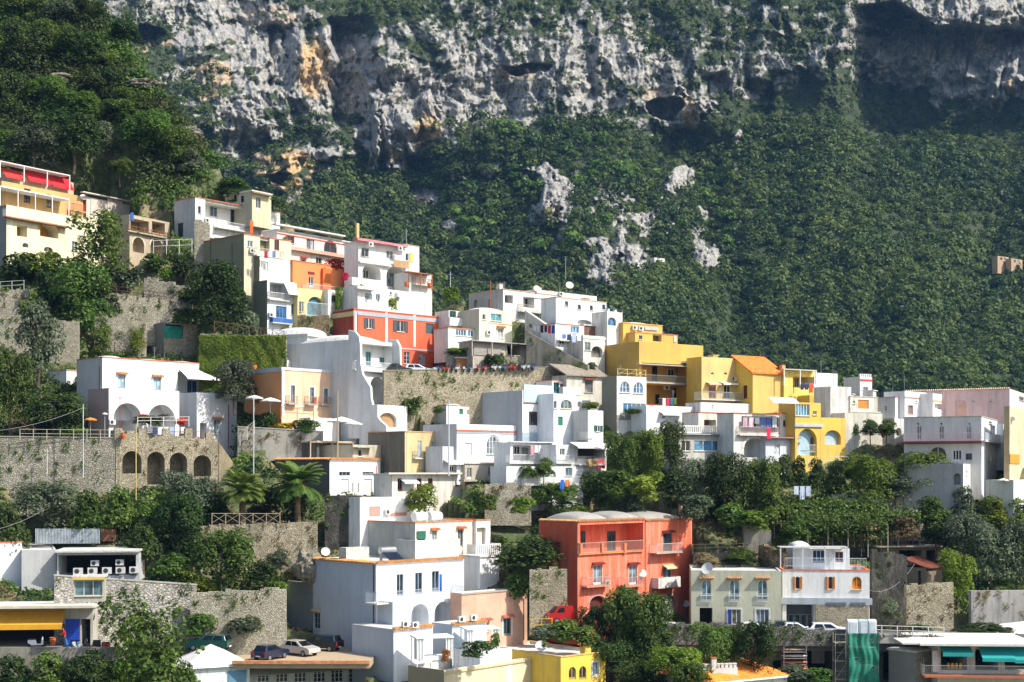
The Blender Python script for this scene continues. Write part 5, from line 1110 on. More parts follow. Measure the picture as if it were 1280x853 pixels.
# beige house behind, rusty pink house
a = H('house', 'beige house with orange coping and green cloth over a window', 453, 519, 613, 654, 735, 44, 'e8dccb', par=.4, cop='d88048', dirt=.25, side='b8b8b0', roofc='d8d4cc')
a.w(540, 664, 546, 681, hood='d8703c', frame='8a8478'); a.w(572.5, 662, 579, 685, 'door', hood='d8703c', frame='b0aca0'); a.w(522, 665, 532, 677, frame='9aa49c'); a.w(521, 664, 532, 674, 'panel', frame='2f6a58', off=.06)
for u in (.35, .55):
    mb = MB(); mb.tube((a.W * u, 5, a.H + .45), (a.W * u + 1.7, 5, a.H + .45), .55, n=14); o = a.part('water_tank', mb, plain('e6e6e2', .4), smooth=False); q = MB(); [q.box((a.W * u + d, 4.6, a.H - .4), (a.W * u + d + .12, 5.4, a.H)) for d in (.2, 1.4)]; a.part('stand', q, plain('8a8a86'), o)
b = H('t', '', 593, 595, 613, 651, 735, 44, 'e6e4de', par=.2, cop='d88048', parent=a, dD=-.6); b.rec(596, 660, 607, 681, 1.2, False); b.balc(595, 626, 697, 1.6, 1.4, 'holes', 'e8e6e0', slab='d89060')
b = H('t', '', 510, 519, 575, 676, 735, 44, 'd2d2cc', par=.1, side='b8b8b0', parent=a, dD=-1.6)
b = H('t', '', 578, 580, 603, 706, 745, 44, 'dcd8ce', par=.1, cop='d88048', parent=a, dD=-2.2); b.w(587, 709, 600, 736, frame='8a9094', cols=3, bars=3)
b = H('t', '', 597, 600, 624, 697, 735, 44, 'e4e4e0', par=0, parent=a, dD=-1.0, carve=False)
a = H('house', 'rust-streaked pale pink house with a white framed window', 575, 577, 659, 742, 812, 44, 'dfae94', par=.35, dirt=.6, D=147.0, dp=1.8, matw=plaster('dfae94', .55, 'a89a80'))
a.w(629, 773, 639, 795, 'door', sur='e6e2da', hood='b86a58', frame='8a8478'); a.w(603, 777, 611, 790, hood='b86a58', frame='e2dcd2'); a.pipe(655, 748, 800, 'b07860'); a.band(742, 2, 'a89a84', .1, 'F')
# ================================================================== big red building
a = H('palazzo', 'big faded red building with grey domes and cloth-hung balconies', 640, 722, 806, 652, 778, 44, 'e8583a', par=.3, dirt=.3, side='c8502c', cat='building', matw=plaster('e8704e', .42, 'eba890'), dp=6, dD=1.5)
a.eave('b8885a', 'FL', .15)
a.rec(725, 655, 804, 691, 1.7, False); a.w(726, 664, 731, 684, 'door', off=-1.7, frame='3a4442'); a.w(759, 664, 769, 690, 'door', off=-1.7, shut=None, frame='4a5c5e', pane='35464a')
a.balc(724, 805, 692, .25, 1.2, 'bars', 'b8a898', slab='d8884c')
for x in (724.5, 751, 779.5): a.pil(x, 2.6, 679, 692, 'd8784c', out=.3)
for (x0, x1) in ((741.5, 752), (786, 796)): a.w(x0, 707, x1, 731, 'door', frame='dfe4e4', pane='6a8088', hood='8a2c20', sur='e8a08a')
a.balc(734, 764, 734, .9, 1.0, 'bars', 'b8a8a0', slab='c88868'); a.balc(780, 806, 734, .9, 1.0, 'bars', 'b8a8a0', slab='c88868'); a.ac(757, 729, off=.3); a.dish(803, 717, .5)
a.rec(737, 745, 757, 762, .5, True, back='inner_wall', mat=plain('5a1c14', .8), trim='b89a90'); a.rec(788, 741, 801, 762, .5, True, back='inner_wall', mat=plain('c8c8c4', .6), trim='a8a49c')
a.dome(.03, .48, .02, .95, 1.0, 'a09c94', z=a.H); a.dome(.52, .97, .02, .95, .95, 'a09c94', z=a.H)
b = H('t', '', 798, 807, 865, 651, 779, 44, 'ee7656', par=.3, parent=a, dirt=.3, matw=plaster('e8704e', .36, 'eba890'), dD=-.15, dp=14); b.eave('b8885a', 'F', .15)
b.w(829, 667, 840, 690, 'door', hood='6a2c24', frame='4a5a5c', pane='3a4c50'); b.balc(821, 854, 692, 1.1, 1.05, 'bars', 'd8c4bc', slab='b8a898'); b.w(829, 709, 840, 727, 'door', frame='dfe0dc', pane='5a8088'); b.awn(828, 706, 842, 709, .7, 'e0d0a0')
b.balc(823, 851, 735, 1.1, 1.1, 'solid', 'dcdad6', slab='c8c0b8'); b.rec(826, 744, 846, 776, .5, True, back='inner_wall', mat=plain('d0d4d6', .6), trim='a8a49c'); b.dish(857, 755, .45); b.dome(.02, .9, .03, .9, 1.1, 'a09c94', z=b.H)
b.w(827.5, 757, 844, 776, 'panel', frame='c8ccce', off=-.4); b.w(849, 760, 858, 778, 'panel', frame='d88a72', off=.01); b.chim(b.W * .92, 1, .35, 1.6, 'b8927a', 'b0632f', base=b.H)
b = H('t', '', 637, 701, 722, 657, 690, 44, 'e4573a', par=.3, side='7f2c1c', parent=a, dD=4.5, dp=13, carve=False, roofc='b8b4ac'); b.eave('b8885a', 'FL', .15); b.w(694, 668, 698, 680, f='L', cols=1)
# ================================================================== grey-green and white houses on the lower road
RD = Dt(900, 783)
a = H('house', 'grey-green house with three arched balcony windows on the lower road', 862, 864, 977, 713, 790, -6, 'c3c3a9', par=.15, dirt=.18, D=RD, dp=9, ext=3)
for x in (876, 911, 946):
    a.w(x + 1, 725, x + 13, 752, 'door', arch=True, frame='e2e4e2', sur=None, pane='6a8a90', hood=None); a.band(744, 1, 'dcdcd6', .16, 'F', x0=x - 1, x1=x + 15, name='ledge')
    p0 = a.onF(x - .5, 753)[0]; p1 = a.onF(x + 14.5, 753)[0]; z = a.onF(x, 753)[1]; mb = MB(); a.rails(mb, 'F', p0, p1, .14, z, .95, 'bars'); a.part('railing', mb, plain('e0e2e0'))
    a.hood('F', p0 + .1, p1 - .1, a.onF(x, 722)[1] - .3, 'c98a50')
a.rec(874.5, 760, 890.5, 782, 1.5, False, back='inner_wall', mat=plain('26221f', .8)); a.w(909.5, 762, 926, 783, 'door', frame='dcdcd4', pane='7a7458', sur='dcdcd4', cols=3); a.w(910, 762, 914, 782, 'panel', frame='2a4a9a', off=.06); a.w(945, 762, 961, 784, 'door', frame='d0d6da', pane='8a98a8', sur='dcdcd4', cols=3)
a.dish(884.5, 711, .7)
a = H('house', 'white house with orange arched shutters over a shop front on the lower road', 976, 978, 1087, 713, 795, -6, 'e6e4e0', par=.5, dirt=.12, D=RD + .5, dp=9, cop='d8683c', ext=3)
for x in (993, 1034): a.w(x + 1, 721, x + 7, 736.5, arch=True, shut='c98030', frame='e0922c', pane='2a3a5a', cols=1)
a.w(1065, 721, 1077, 737, arch=True, frame='e0922c', pane='c98030', cols=2)
a.band(747, 8, 'a9b2ba', .25, 'F'); a.rec(983, 756, 1018, 786, 2.0, False, back='shopfront', mat=plain('5a6468', .5)); 
for x in (985, 993, 1001, 1009): a.w(x, 768, x + 7, 784, off=-1.9, frame='b8b4a8', pane='4a5458', cols=1, sill=False)
a.block('F', 1020, 756, 1086, 790, .0, .25, m=stone('beige', 5.5), name='stone_cladding'); a.toprail(981, 1083, 709, 1.0, 'thin', 'e0e4e4')
a.w(1033, 753, 1058, 756.5, 'panel', frame='7a8288', off=.26); a.w(1064, 753, 1082, 756.5, 'panel', frame='7a8288', off=.26)
b = H('t', '', 978, 991, 1062, 686, 712, 0, 'dde3e8', par=.1, parent=a, dirt=.15, D=RD + 5, dp=4, carve=False)
b.w(1016, 688, 1031, 704, 'door', frame='8aa0b8', pane='1c2c40', cols=3); b.w(1044, 690, 1054, 703, 'door', frame='8a6a70', pane='2a2428'); b.dome(.0, .35, 0, 1, .9, 'dde3e8'); b.slab(975, 1060, 685, 1.8, .12, 'c0c0b8', name='canopy', posts=4, ph=2.4, pcol='c8ccce')
w = wall('stone_hut_wall', 'block wall terrace left of the vaulted roof cottage', 948, 682, 712, 979, 692, 712, stone('brown', 3), D0=RD + 8, D1=RD + 4)
# bottom left: workshop
a = H('workshop', 'white building end with orange tile edge at the left edge', -40, -30, 27, 680, 730, 40, 'e4e8ec', par=.1, cop='e0683a', dirt=.08, cat='building', side='a8aeb2')
b = H('t', '', 25, 27, 70, 688, 735, 20, 'b2b4b2', par=.1, parent=a, dirt=.15, dD=.5); a.balc(6, 46, 748, 1.0, 1.0, 'bars', '5a5e60', slab='c8c8c0')
a = H('plant_shed', 'open dark shed with a white tin roof full of air conditioner units', 68, 71, 174, 690, 724, 8, 'c8cacb', par=0, cat='shed', dD=-1.5, dp=5)
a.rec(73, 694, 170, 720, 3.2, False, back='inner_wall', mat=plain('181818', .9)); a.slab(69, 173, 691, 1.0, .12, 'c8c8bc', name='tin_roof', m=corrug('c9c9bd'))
for i, x in enumerate((98, 116, 134, 151, 168)): a.ac(x, 714 - i * .4, sz=1.15)
a.ac(119, 704, sz=1.0); a.ac(150, 703, sz=1.0)
wall('stone_wall', 'big pale stone wall behind the leafy tree at lower left', 68, 720, 812, 246, 732, 806, stone('white', 2.8), D0=Dt(68, 812), D1=Dt(246, 806) + 2, ext=4, cap='a8a498')
a = H('kiosk', 'window box room with a yellow lintel set in the pale stone wall', 90, 92, 131, 722, 750, 10, 'b8b4a4', par=0, dD=-8.6, cat='room', dp=1.2, ext=.2, carve=False, D=Dt(68, 812) + .3)
a.w(93, 726, 128, 745, frame='c8c4b4', pane='5a7078', cols=3); a.slab(91, 131, 725, .3, .2, 'd8b860', name='lintel')
a = H('garage_shop', 'open motor workshop with a yellow fringed awning and blue door', -40, -38, 116, 762, 812, 6, 'b8b4a8', par=0, cat='workshop', D=Dt(20, 812) - 1.5, dp=6, dirt=.3)
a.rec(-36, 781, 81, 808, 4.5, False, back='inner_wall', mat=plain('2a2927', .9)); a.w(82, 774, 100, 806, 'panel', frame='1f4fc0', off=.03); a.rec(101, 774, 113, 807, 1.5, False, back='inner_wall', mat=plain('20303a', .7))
a.slab(-40, 116, 761, 2.2, .25, 'd8cdb8', name='concrete_canopy'); a.awn(-40, 763, 82, 779, 1.6, 'e0a52c', name='yellow_awning', valance=.5)
# building under the parked cars
a = H('garage', 'long low garage with a beige sheet roof under the parked cars', 290, 300, 452, 829, 900, 28, 'd8d6cc', par=0, cat='garage', D=Dt(330, 836), dp=8, dirt=.2)
a.slab(296, 456, 828, 1.2, .12, 'b8b4a4', name='sheet_roof', m=corrug('b4b0a0'))
for x in (322, 345, 368, 392, 414, 436): a.w(x, 836, x + 15, 853, frame='e0e0dc', pane='3a3a3a', cols=3, bars=2)
GAR = a
a.awn(300, 829, 452, 838, 1.6, 'b0ac9c', name='lean_roof', valance=.05)
a = H('tent', 'white pyramid canopy tent left of the garage', 225, 232, 312, 836, 880, 24, 'dfe6e4', par=-1, cat='canopy', D=Dt(260, 850) - 1, dp=6); k = a
mb = MB(); c = (k.W / 2, 3, k.H + 2.0)
for p, q in (((-.4, -.4), (k.W + .4, -.4)), ((k.W + .4, -.4), (k.W + .4, 6.4)), ((k.W + .4, 6.4), (-.4, 6.4)), ((-.4, 6.4), (-.4, -.4))): mb.poly([p + (k.H,), q + (k.H,), c])
a.part('canvas', mb, plain('eceae6', .7, name='canvas', var=.05)); a.w(285, 838, 308, 853, 'panel', frame='6a98b0', off=.02)
# ================================================================== more terraces and walls
LATE = []
SG = stone('grey', 4.4); SB = stone('beige', 4.6)
wall('stone_wall', 'rough wall patch at the left edge with a metal rail over it', -20, 368, 402, 36, 362, 402, SG, dD=1)
wall('stone_wall', 'pale dry-stone wall at the left edge behind the blue-green conifer', -20, 397, 440, 52, 396, 440, SG)
wall('stone_wall', 'rounded dry-stone wall between conifer and green tree', 62, 404, 446, 98, 402, 448, SG, dD=-.5)
wall('stone_wall', 'long upper dry-stone terrace wall with a rusty rail', 117, 364, 412, 240, 381, 412, SG, D0=Dt(117, 412) +1, D1=Dt(240, 412) + 3)
wall('stone_wall', 'middle dry-stone terrace wall left of the green cloth hut', 118, 396, 440, 182, 404, 442, SG, dD=1, ext=.5)
wall('stone_wall', 'small upper dry-stone wall beneath the wire pergola', 180, 348, 376, 240, 362, 384, SG, dD=1)
a = H('stone_hut', 'stone hut with a green cloth over its window opening', 172, 205, 247, 403, 446, 40, 'b8ae98', par=.2, cat='hut', matw=SG, dD=4, ext=.5, side='8f8c84')
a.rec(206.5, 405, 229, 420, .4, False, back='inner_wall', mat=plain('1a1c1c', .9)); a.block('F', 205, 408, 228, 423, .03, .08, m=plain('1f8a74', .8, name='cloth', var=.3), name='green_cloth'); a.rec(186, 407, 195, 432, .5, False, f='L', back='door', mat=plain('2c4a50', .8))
w = wall('ivy_wall', 'steep retaining wall fully covered by green ivy left of the curved white house', 250, 418, 462, 358, 425, 470, SB, cat='ivy wall', dD=-1)
g = np.random.default_rng(77); n = 9000; u = g.uniform(0, w.W, n); zz = g.uniform(0, 1, n); hz = w.H - .2
pp = np.stack([u, -.12 - .5 * vnoise(u * 1.2, zz * 5, 3) * 1.0, zz * hz], axis=1); V, Q, T = leaves(pp, np.stack([g.normal(size=n) * .5, -np.ones(n), g.normal(size=n) * .4 + .4], axis=1), g.uniform(.13, .26, n), np.clip(.55 + .3 * (vnoise(u * .9, zz * 4, 9) - .5) + g.normal(size=n) * .15, 0, 1)); npmesh('ivy', V, Q, leaf('bright'), T, w.e)
wall('stone_wall', 'wall of broken stones carrying the palm terrace', 250, 659, 694, 397, 653, 690, SB, dD=-2); wall('stone_wall', 'stone wall between the bright bramble and the villa side wall', 238, 742, 796, 358, 738, 800, SG, dD=-1)
w = wall('tin_fence', 'corrugated metal sheet fence above the workshop roofs', 44, 661, 674, 125, 661, 675, corrug('a9b4ba'), thick=.08, cat='fence', dD=-1, ext=.4); wall('board_fence', 'rusty brown sheet at the right end of the metal fence', 126, 661, 672, 145, 662, 672, corrug('8a5a40'), thick=.08, cat='fence', dD=-1, ext=.4)
wall('stone_wall', 'tall rough stone wall under the flat canopy tree', 662, 713, 768, 709, 712, 772, SB, dD=-1.5)
wall('bank_wall', 'overgrown earth wall behind the grey-green house', 866, 692, 716, 952, 690, 716, rockface(), D0=RD + 10, D1=RD + 9)
w = wall('curved_wall', 'broken grey wall with a curved top in the gully', 930, 655, 690, 964, 663, 692, concrete('8d8a80', .7), dD=-1.5)
wall('terrace_wall', 'old concrete wall with golden creepers behind the vaulted cottage', 985, 667, 700, 1180, 664, 704, rockface(), D0=RD + 16, D1=RD + 20)
for i, (x0, x1, y) in enumerate(((985, 1120, 640), (1040, 1190, 620), (1110, 1165, 640))):
    wall('garden_wall', ['low garden wall under the pergola rows', 'upper low garden wall right of the bright green tree', 'pale broken garden wall piece'][i], x0, y, y + 16, x1, y - 1, y + 15, stone('grey' if i != 2 else 'white', 3.5), dD=-2)
wall('stone_wall', 'big ruined stone wall under the tin-roofed hut', 1133, 734, 792, 1192, 728, 792, SB, dD=0)
wall('rock_wall', 'dark rock cleft left of the ruined stone wall', 1090, 690, 792, 1134, 698, 792, rockface(True), dD=4)
wall('grey_wall', 'long grey concrete wall under the olives at the right edge', 1214, 739, 788, 1300, 738, 790, concrete('a9a6a0', .35), dD=0)
wall('garden_wall', 'stone balcony wall of the bright green tree garden', 1100, 522 + 66, 612, 1135, 590, 612, concrete('b0aca0', .4), dD=-3)
a = H('shed', 'old open shed with a flat plank roof above the ruined wall', 1096, 1100, 1176, 685, 703, 12, '7a6c58', par=0, cat='shed', dirt=.5, dD=1, dp=4)
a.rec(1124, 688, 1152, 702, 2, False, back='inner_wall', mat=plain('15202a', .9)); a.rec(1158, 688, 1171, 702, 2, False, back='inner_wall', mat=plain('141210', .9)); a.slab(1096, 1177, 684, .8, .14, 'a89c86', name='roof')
a = H('tin_hut', 'small plank hut with a rusty tin roof on the ruined wall', 1144, 1158, 1178, 710, 736, 45, '8c7f68', par=-1, cat='hut', dirt=.5, dD=-1.2); k = a
a.rec(1147, 714, 1151, 733, .6, False, f='L', back='door', mat=plain('1a1614', .9)); mb = MB(); mb.prism([(-.2, -.3, k.H - .1), (k.W + .2, -.3, k.H - .1), (k.W + .2, k.dp, k.H + 1.0), (-.2, k.dp, k.H + 1.0)], (0, 0, .08)); k.part('tin_roof', mb, corrug('8a4a38'))
# boulders
def boulder(px, py, hw, hp, label, m=None, dD=0):
    D = Dt(px, py) + dD; k = D / FPX; P = P3(px, py, D); mb = MB(); n = 22
    def fn(a, b):
        t = 2 * math.pi * a; p = math.pi * (b - .5); d = Vector((math.cos(t) * math.cos(p), math.sin(t) * math.cos(p), math.sin(p)))
        q = 1 + .6 * float(ridged(np.array(t * 1.4 + px if 0 else (d.x * 1.3 + px)), np.array(d.z * 2.2 + d.y * 1.3), 7, 5, .6)); return Vector((d.x * hw * k, d.y * hw * k * .8, d.z * hp * k * .6)) * q + Vector((0, 0, hp * k * .4))
    mb.grid(fn, 44, 26); tag(mb.build('boulder', m or rockface(), loc=tuple(P)), label, 'rock')
boulder(76, 104, 18, 9, 'grey boulder among the trees of the left slope'); boulder(182, 112, 20, 10, 'pale tilted rock slab on the crest of the left slope'); boulder(236, 176, 15, 16, 'long pale rock rib at the right shoulder of the slope')
boulder(385, 722, 16, 30, 'pale rock outcrop below the palm terrace wall')
for (x, y, D, lb) in ((797, 337, 672, 'tiny white farmhouse on the wooded slope in the centre'), (818, 331, 680, 'second tiny white house just right of the farmhouse on the wooded slope')):
    a = H('farmhouse', lb, x - 3, x, x + 13, y - 9, y, 35, 'dcd8d0', par=.3, D=D, carve=False, cop='c98a6a', ext=6); a.w(x + 3, y - 6, x + 6, y - 3, cols=1); a.w(x + 8, y - 6, x + 10, y - 1, 'door')
for (x, y, D, lb) in ((1247, 327, 700, 'tiny ochre house on the wooded slope at the right edge'), (1264, 330, 700, 'tiny stone house at the very right edge of the wooded slope')):
    a = H('farmhouse', lb, x - 3, x, x + 14, y - 7, y, 35, 'b89a78', par=.3, D=D, carve=False, ext=6); a.w(x + 3, y - 5, x + 6, y - 2, cols=1); a.w(x + 8, y - 5, x + 10, y - 1, 'door')
# ================================================================== lower road on the right
zr = (HY - 790) / FPX * RD
def rx_(px, D): return (px - 640) / FPX * D
mb = MB(); X0 = rx_(832, RD - 6)
mb.prism([(X0, RD - 6.2, zr - 1.2), (62, RD - 8.5, zr - 1.2), (62, RD + .5, zr - 1.2), (X0, RD + .5, zr - 1.2)], (0, 0, 1.2)); tag(mb.build('road', plain('5c5b58', .9, name='asphalt')), kind='structure')
w = wall('parapet', 'grey pebbled road parapet running below the grey-green house', 834, 780, 797, 1082, 791, 806, stone('gravel', 5), D0=RD - 6.3, D1=RD - 7.8, thick=.4, ext=.2, carve=False)
w = wall('parapet', 'pale railed road parapet right of the green scaffold net', 1083, 792, 801, 1180, 795, 803, plaster('b8b4aa', .4), D0=RD - 7.6, D1=RD - 8.4, thick=.3, ext=.2, carve=False)
a = H('undercroft', 'dark vaulted space under the road full of racks and boards', 832, 834, 1180, 806, 853, -1.5, '6a665e', par=0, cat='vault', D=RD - 5.2, dp=6, dirt=.6, ext=5)
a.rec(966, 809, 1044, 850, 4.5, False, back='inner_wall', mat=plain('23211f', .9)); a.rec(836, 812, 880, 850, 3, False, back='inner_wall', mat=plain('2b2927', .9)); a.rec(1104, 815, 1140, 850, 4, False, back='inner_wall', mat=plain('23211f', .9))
# rack with boards
DR = RD - 7.5
def at(px, py, D): return P3(px, py, D)
P = at(994, 846, DR); e = empty('board_rack', 'metal rack of stacked boards and kayaks in the dark undercroft', 'rack', tuple(P)); k = DR / FPX
mb = MB()
for x in (-14, 14):
    for y in (0, 1.2): mb.box((x * k - .04, y, -1), (x * k + .04, y + .08, 38 * k))
for z in (6, 14, 22, 30): mb.box((-15 * k, 0, z * k), (15 * k, 1.3, z * k + .05))
mb.build('frame', plain('8a8480', .6), e)
for z, c_, n in ((7, 'd8a060', 'board'), (9, 'd85a48', 'kayak'), (15, 'e07a58', 'kayak'), (23, 'e0dcd4', 'board'), (31, 'c8a890', 'board')):
    mb = MB(); mb.grid(lambda a, b: (-16 * k + 34 * k * a, .65 + .35 * math.sin(math.pi * a) ** .4 * math.cos(2 * math.pi * b), z * k + .18 + .15 * math.sin(math.pi * a) ** .4 * math.sin(2 * math.pi * b)), 14, 10); mb.build(n, plain(c_, .5), e, smooth=True)
# scaffold with net and cabins
def scaffold(px0, px1, pyt, pyb, D, label, net=False, name='scaffolding'):
    P = at(px0, pyb, D); k = D / FPX; W = (px1 - px0) * k; Hh = (pyb - pyt) * k; e = empty(name, label, 'scaffolding', tuple(P)); mb = MB(); n = max(2, round(W / 1.5) + 1)
    for i in range(n):
        for y in (0, 1.0): mb.tube((W * i / (n - 1), y, -2), (W * i / (n - 1), y, Hh), .04, n=5)
    lv = int(Hh / 1.9) + 1
    for j in range(lv):
        z = j * 1.9; mb.tube((0, 0, z), (W, 0, z), .03, n=5); mb.tube((0, 0, z + .9), (W, 0, z + .9), .025, n=5); mb.tube((0, 1, z), (W, 1, z), .03, n=5)
        if j < lv - 1: mb.tube((0, 0, z), (W, 0, z + 1.9), .025, n=5)
    mb.build('tubes', plain('a09a90', .5), e)
    for j in range(lv): pl = MB(); pl.box((0, .08, j * 1.9 - .05), (W, .95, j * 1.9)); pl.build('plank', plain('9a8a6c', .8), e)
    if net:
        m, nt, b = newmat('green_net'); b.inputs['Base Color'].default_value = lin('1f7f68') + (1,); b.inputs['Roughness'].default_value = .8
        tr = N(nt, 'ShaderNodeBsdfTransparent'); mx = N(nt, 'ShaderNodeMixShader'); nz = noise(nt, posn(nt), 2.5, 3); nt.links.new(ramp(nt, nz, [(.35, .25), (.65, .05)]), mx.inputs[0]); nt.links.new(b.outputs[0], mx.inputs[1]); nt.links.new(tr.outputs[0], mx.inputs[2]); nt.links.new(mx.outputs[0], nt.nodes['Material Output'].inputs[0])
        q = MB(); q.grid(lambda a, c: (-.05 + (W + .1) * a, -.12 - .10 * math.sin(a * 11 + 3 * c) - .05 * math.sin(a * 31 + 2 * math.sin(c * 9)) - .07 * math.sin(c * 17 + 4 * a), -1 + (Hh + 1.1) * c), 40, 20); q.grid(lambda a, c: (-.08, 1.1 * a, -1 + (Hh + 1.1) * c), 4, 12); q.build('net', m, e)
    return e
scaffold(1044, 1060, 792, 850, RD - 10, 'open tube scaffold left of the green net'); scaffold(1062, 1098, 793, 856, RD - 10.5, 'scaffold wrapped in green netting below the road', True)
for i, (x0, x1, c_) in enumerate(((1060, 1073, 'e2e4e4'), (1074, 1085, 'a9bcc8'), (1086, 1096, 'dfe2e2'))):
    D = RD - 8.6; k = D / FPX; P = at(x0, 793, D); e = empty('cabin', ['white rounded cabin at the left on top of the green scaffold', 'pale blue cabin in the middle on top of the green scaffold', 'white narrow cabin at the right on top of the green scaffold'][i], 'cabin', tuple(P)); W = (x1 - x0) * k
    mb = MB(); mb.box((0, 0, 0), (W, 1.2, 1.35)); mb.grid(lambda a, b: (W * a, 1.2 * b, 1.352 + .16 * math.sin(math.pi * b)), 2, 8); mb.build('shell', plain(c_, .4), e); q = MB(); q.box((W * .15, -.03, .1), (W * .85, -.005, 1.2)); q.build('door', plain('c8d4da', .4), e)
# restaurant
a = H('restaurant', 'open restaurant with a white roof and teal fringed awnings at the bottom right', 1166, 1172, 1300, 808, 850, -4, 'd8d6cc', par=0, cat='restaurant', D=RD - 12, dp=8, dirt=.2)
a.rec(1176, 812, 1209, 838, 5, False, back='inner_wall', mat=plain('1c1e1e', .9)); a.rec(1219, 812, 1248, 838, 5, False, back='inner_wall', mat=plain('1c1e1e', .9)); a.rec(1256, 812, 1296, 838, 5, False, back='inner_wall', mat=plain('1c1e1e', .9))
a.slab(1150, 1300, 808, 1.8, .22, 'e2dfd6', name='roof', back=8); a.awn(1174, 808, 1212, 814, 1.6, '1f9a96', name='teal_awning', valance=.35); a.awn(1222, 808, 1262, 820, 1.9, '1f9a96', name='teal_awning', valance=.35); a.awn(1262, 808, 1300, 822, 1.9, '1f9a96', name='teal_awning', valance=.35)
for i in range(6): a.w(1184 + i * 5, 829, 1187 + i * 5, 836, 'panel', frame='d0a030', off=.05) if i < 4 else None
a.balc(1156, 1300, 848, 2.2, 1.1, 'bars', '9a9a94', slab='c8683c'); a.slab(1128, 1175, 806, 1.5, .15, 'dcd8ce', name='white_awning', back=3); a.block('F', 1166, 814, 1172, 840, .0, .4, 'e4e6e4', 'pillar')
a = H('tent', 'large white canvas roof behind the teal awnings at the right edge', 1236, 1240, 1310, 797, 815, -4, 'dfe2e2', par=-1, cat='canopy', D=RD - 3, dp=5, carve=False); k = a
mb = MB(); mb.poly([(-.5, -1, k.H - .3), (k.W, -1, k.H - .8), (k.W, 5, k.H + 1.4), (-.5, 5, k.H + .6)]); a.part('canvas', mb, plain('e2ded2', .7, name='canvas', var=.05))
a = H('stone_house', 'little grey stone house with a flat slab roof beside the restaurant', 1131, 1144, 1166, 816, 845, 40, 'a8a498', par=0, cat='house', matw=stone('grey', 5), D=RD - 11, side='8f8c84'); a.w(1151, 822, 1156, 834, 'door')
# castle-like wall and orange roof at the bottom
a = H('crenel_wall', 'white crenellated terrace wall with an air vent pillar at the bottom edge', 872, 875, 922, 836, 870, 10, 'd6d8d8', par=.3, D=RD - 15, dirt=.1, dp=3, cat='wall')
for i in range(9): a.chim(a.W * (i + .4) / 9, .0, .3, .35, 'dcdedd', 'dcdedd', base=a.H)
a.chim(a.W * .36, -.2, .5, 2.0, 'e2e2e0', 'b0632f', base=a.H - 1)
a = H('house', 'orange tiled hip roof with a white rim peeping over the bottom edge', 862, 882, 984, 853, 880, 30, 'e2e0da', par=-1, D=RD - 17, dp=8, side='cfcdc6'); k = a
mb = MB(); rz = k.H + 1.6; c = [(-.4, -.4, k.H), (k.W + .4, -.4, k.H), (k.W + .4, 8.4, k.H), (-.4, 8.4, k.H)]; r0 = (3.2, 4, rz); r1 = (k.W - 3.2, 4, rz)
mb.poly([c[0], c[1], r1, r0]); mb.poly([c[1], c[2], r1]); mb.poly([c[2], c[3], r0, r1]); mb.poly([c[3], c[0], r0]); a.part('tile_roof', mb, tile('ee8a2e')); q = MB(); q.box((-.45, -.5, k.H - .2), (k.W + .45, -.38, k.H - .02)); a.part('gutter', q, plain('e2e0da'))
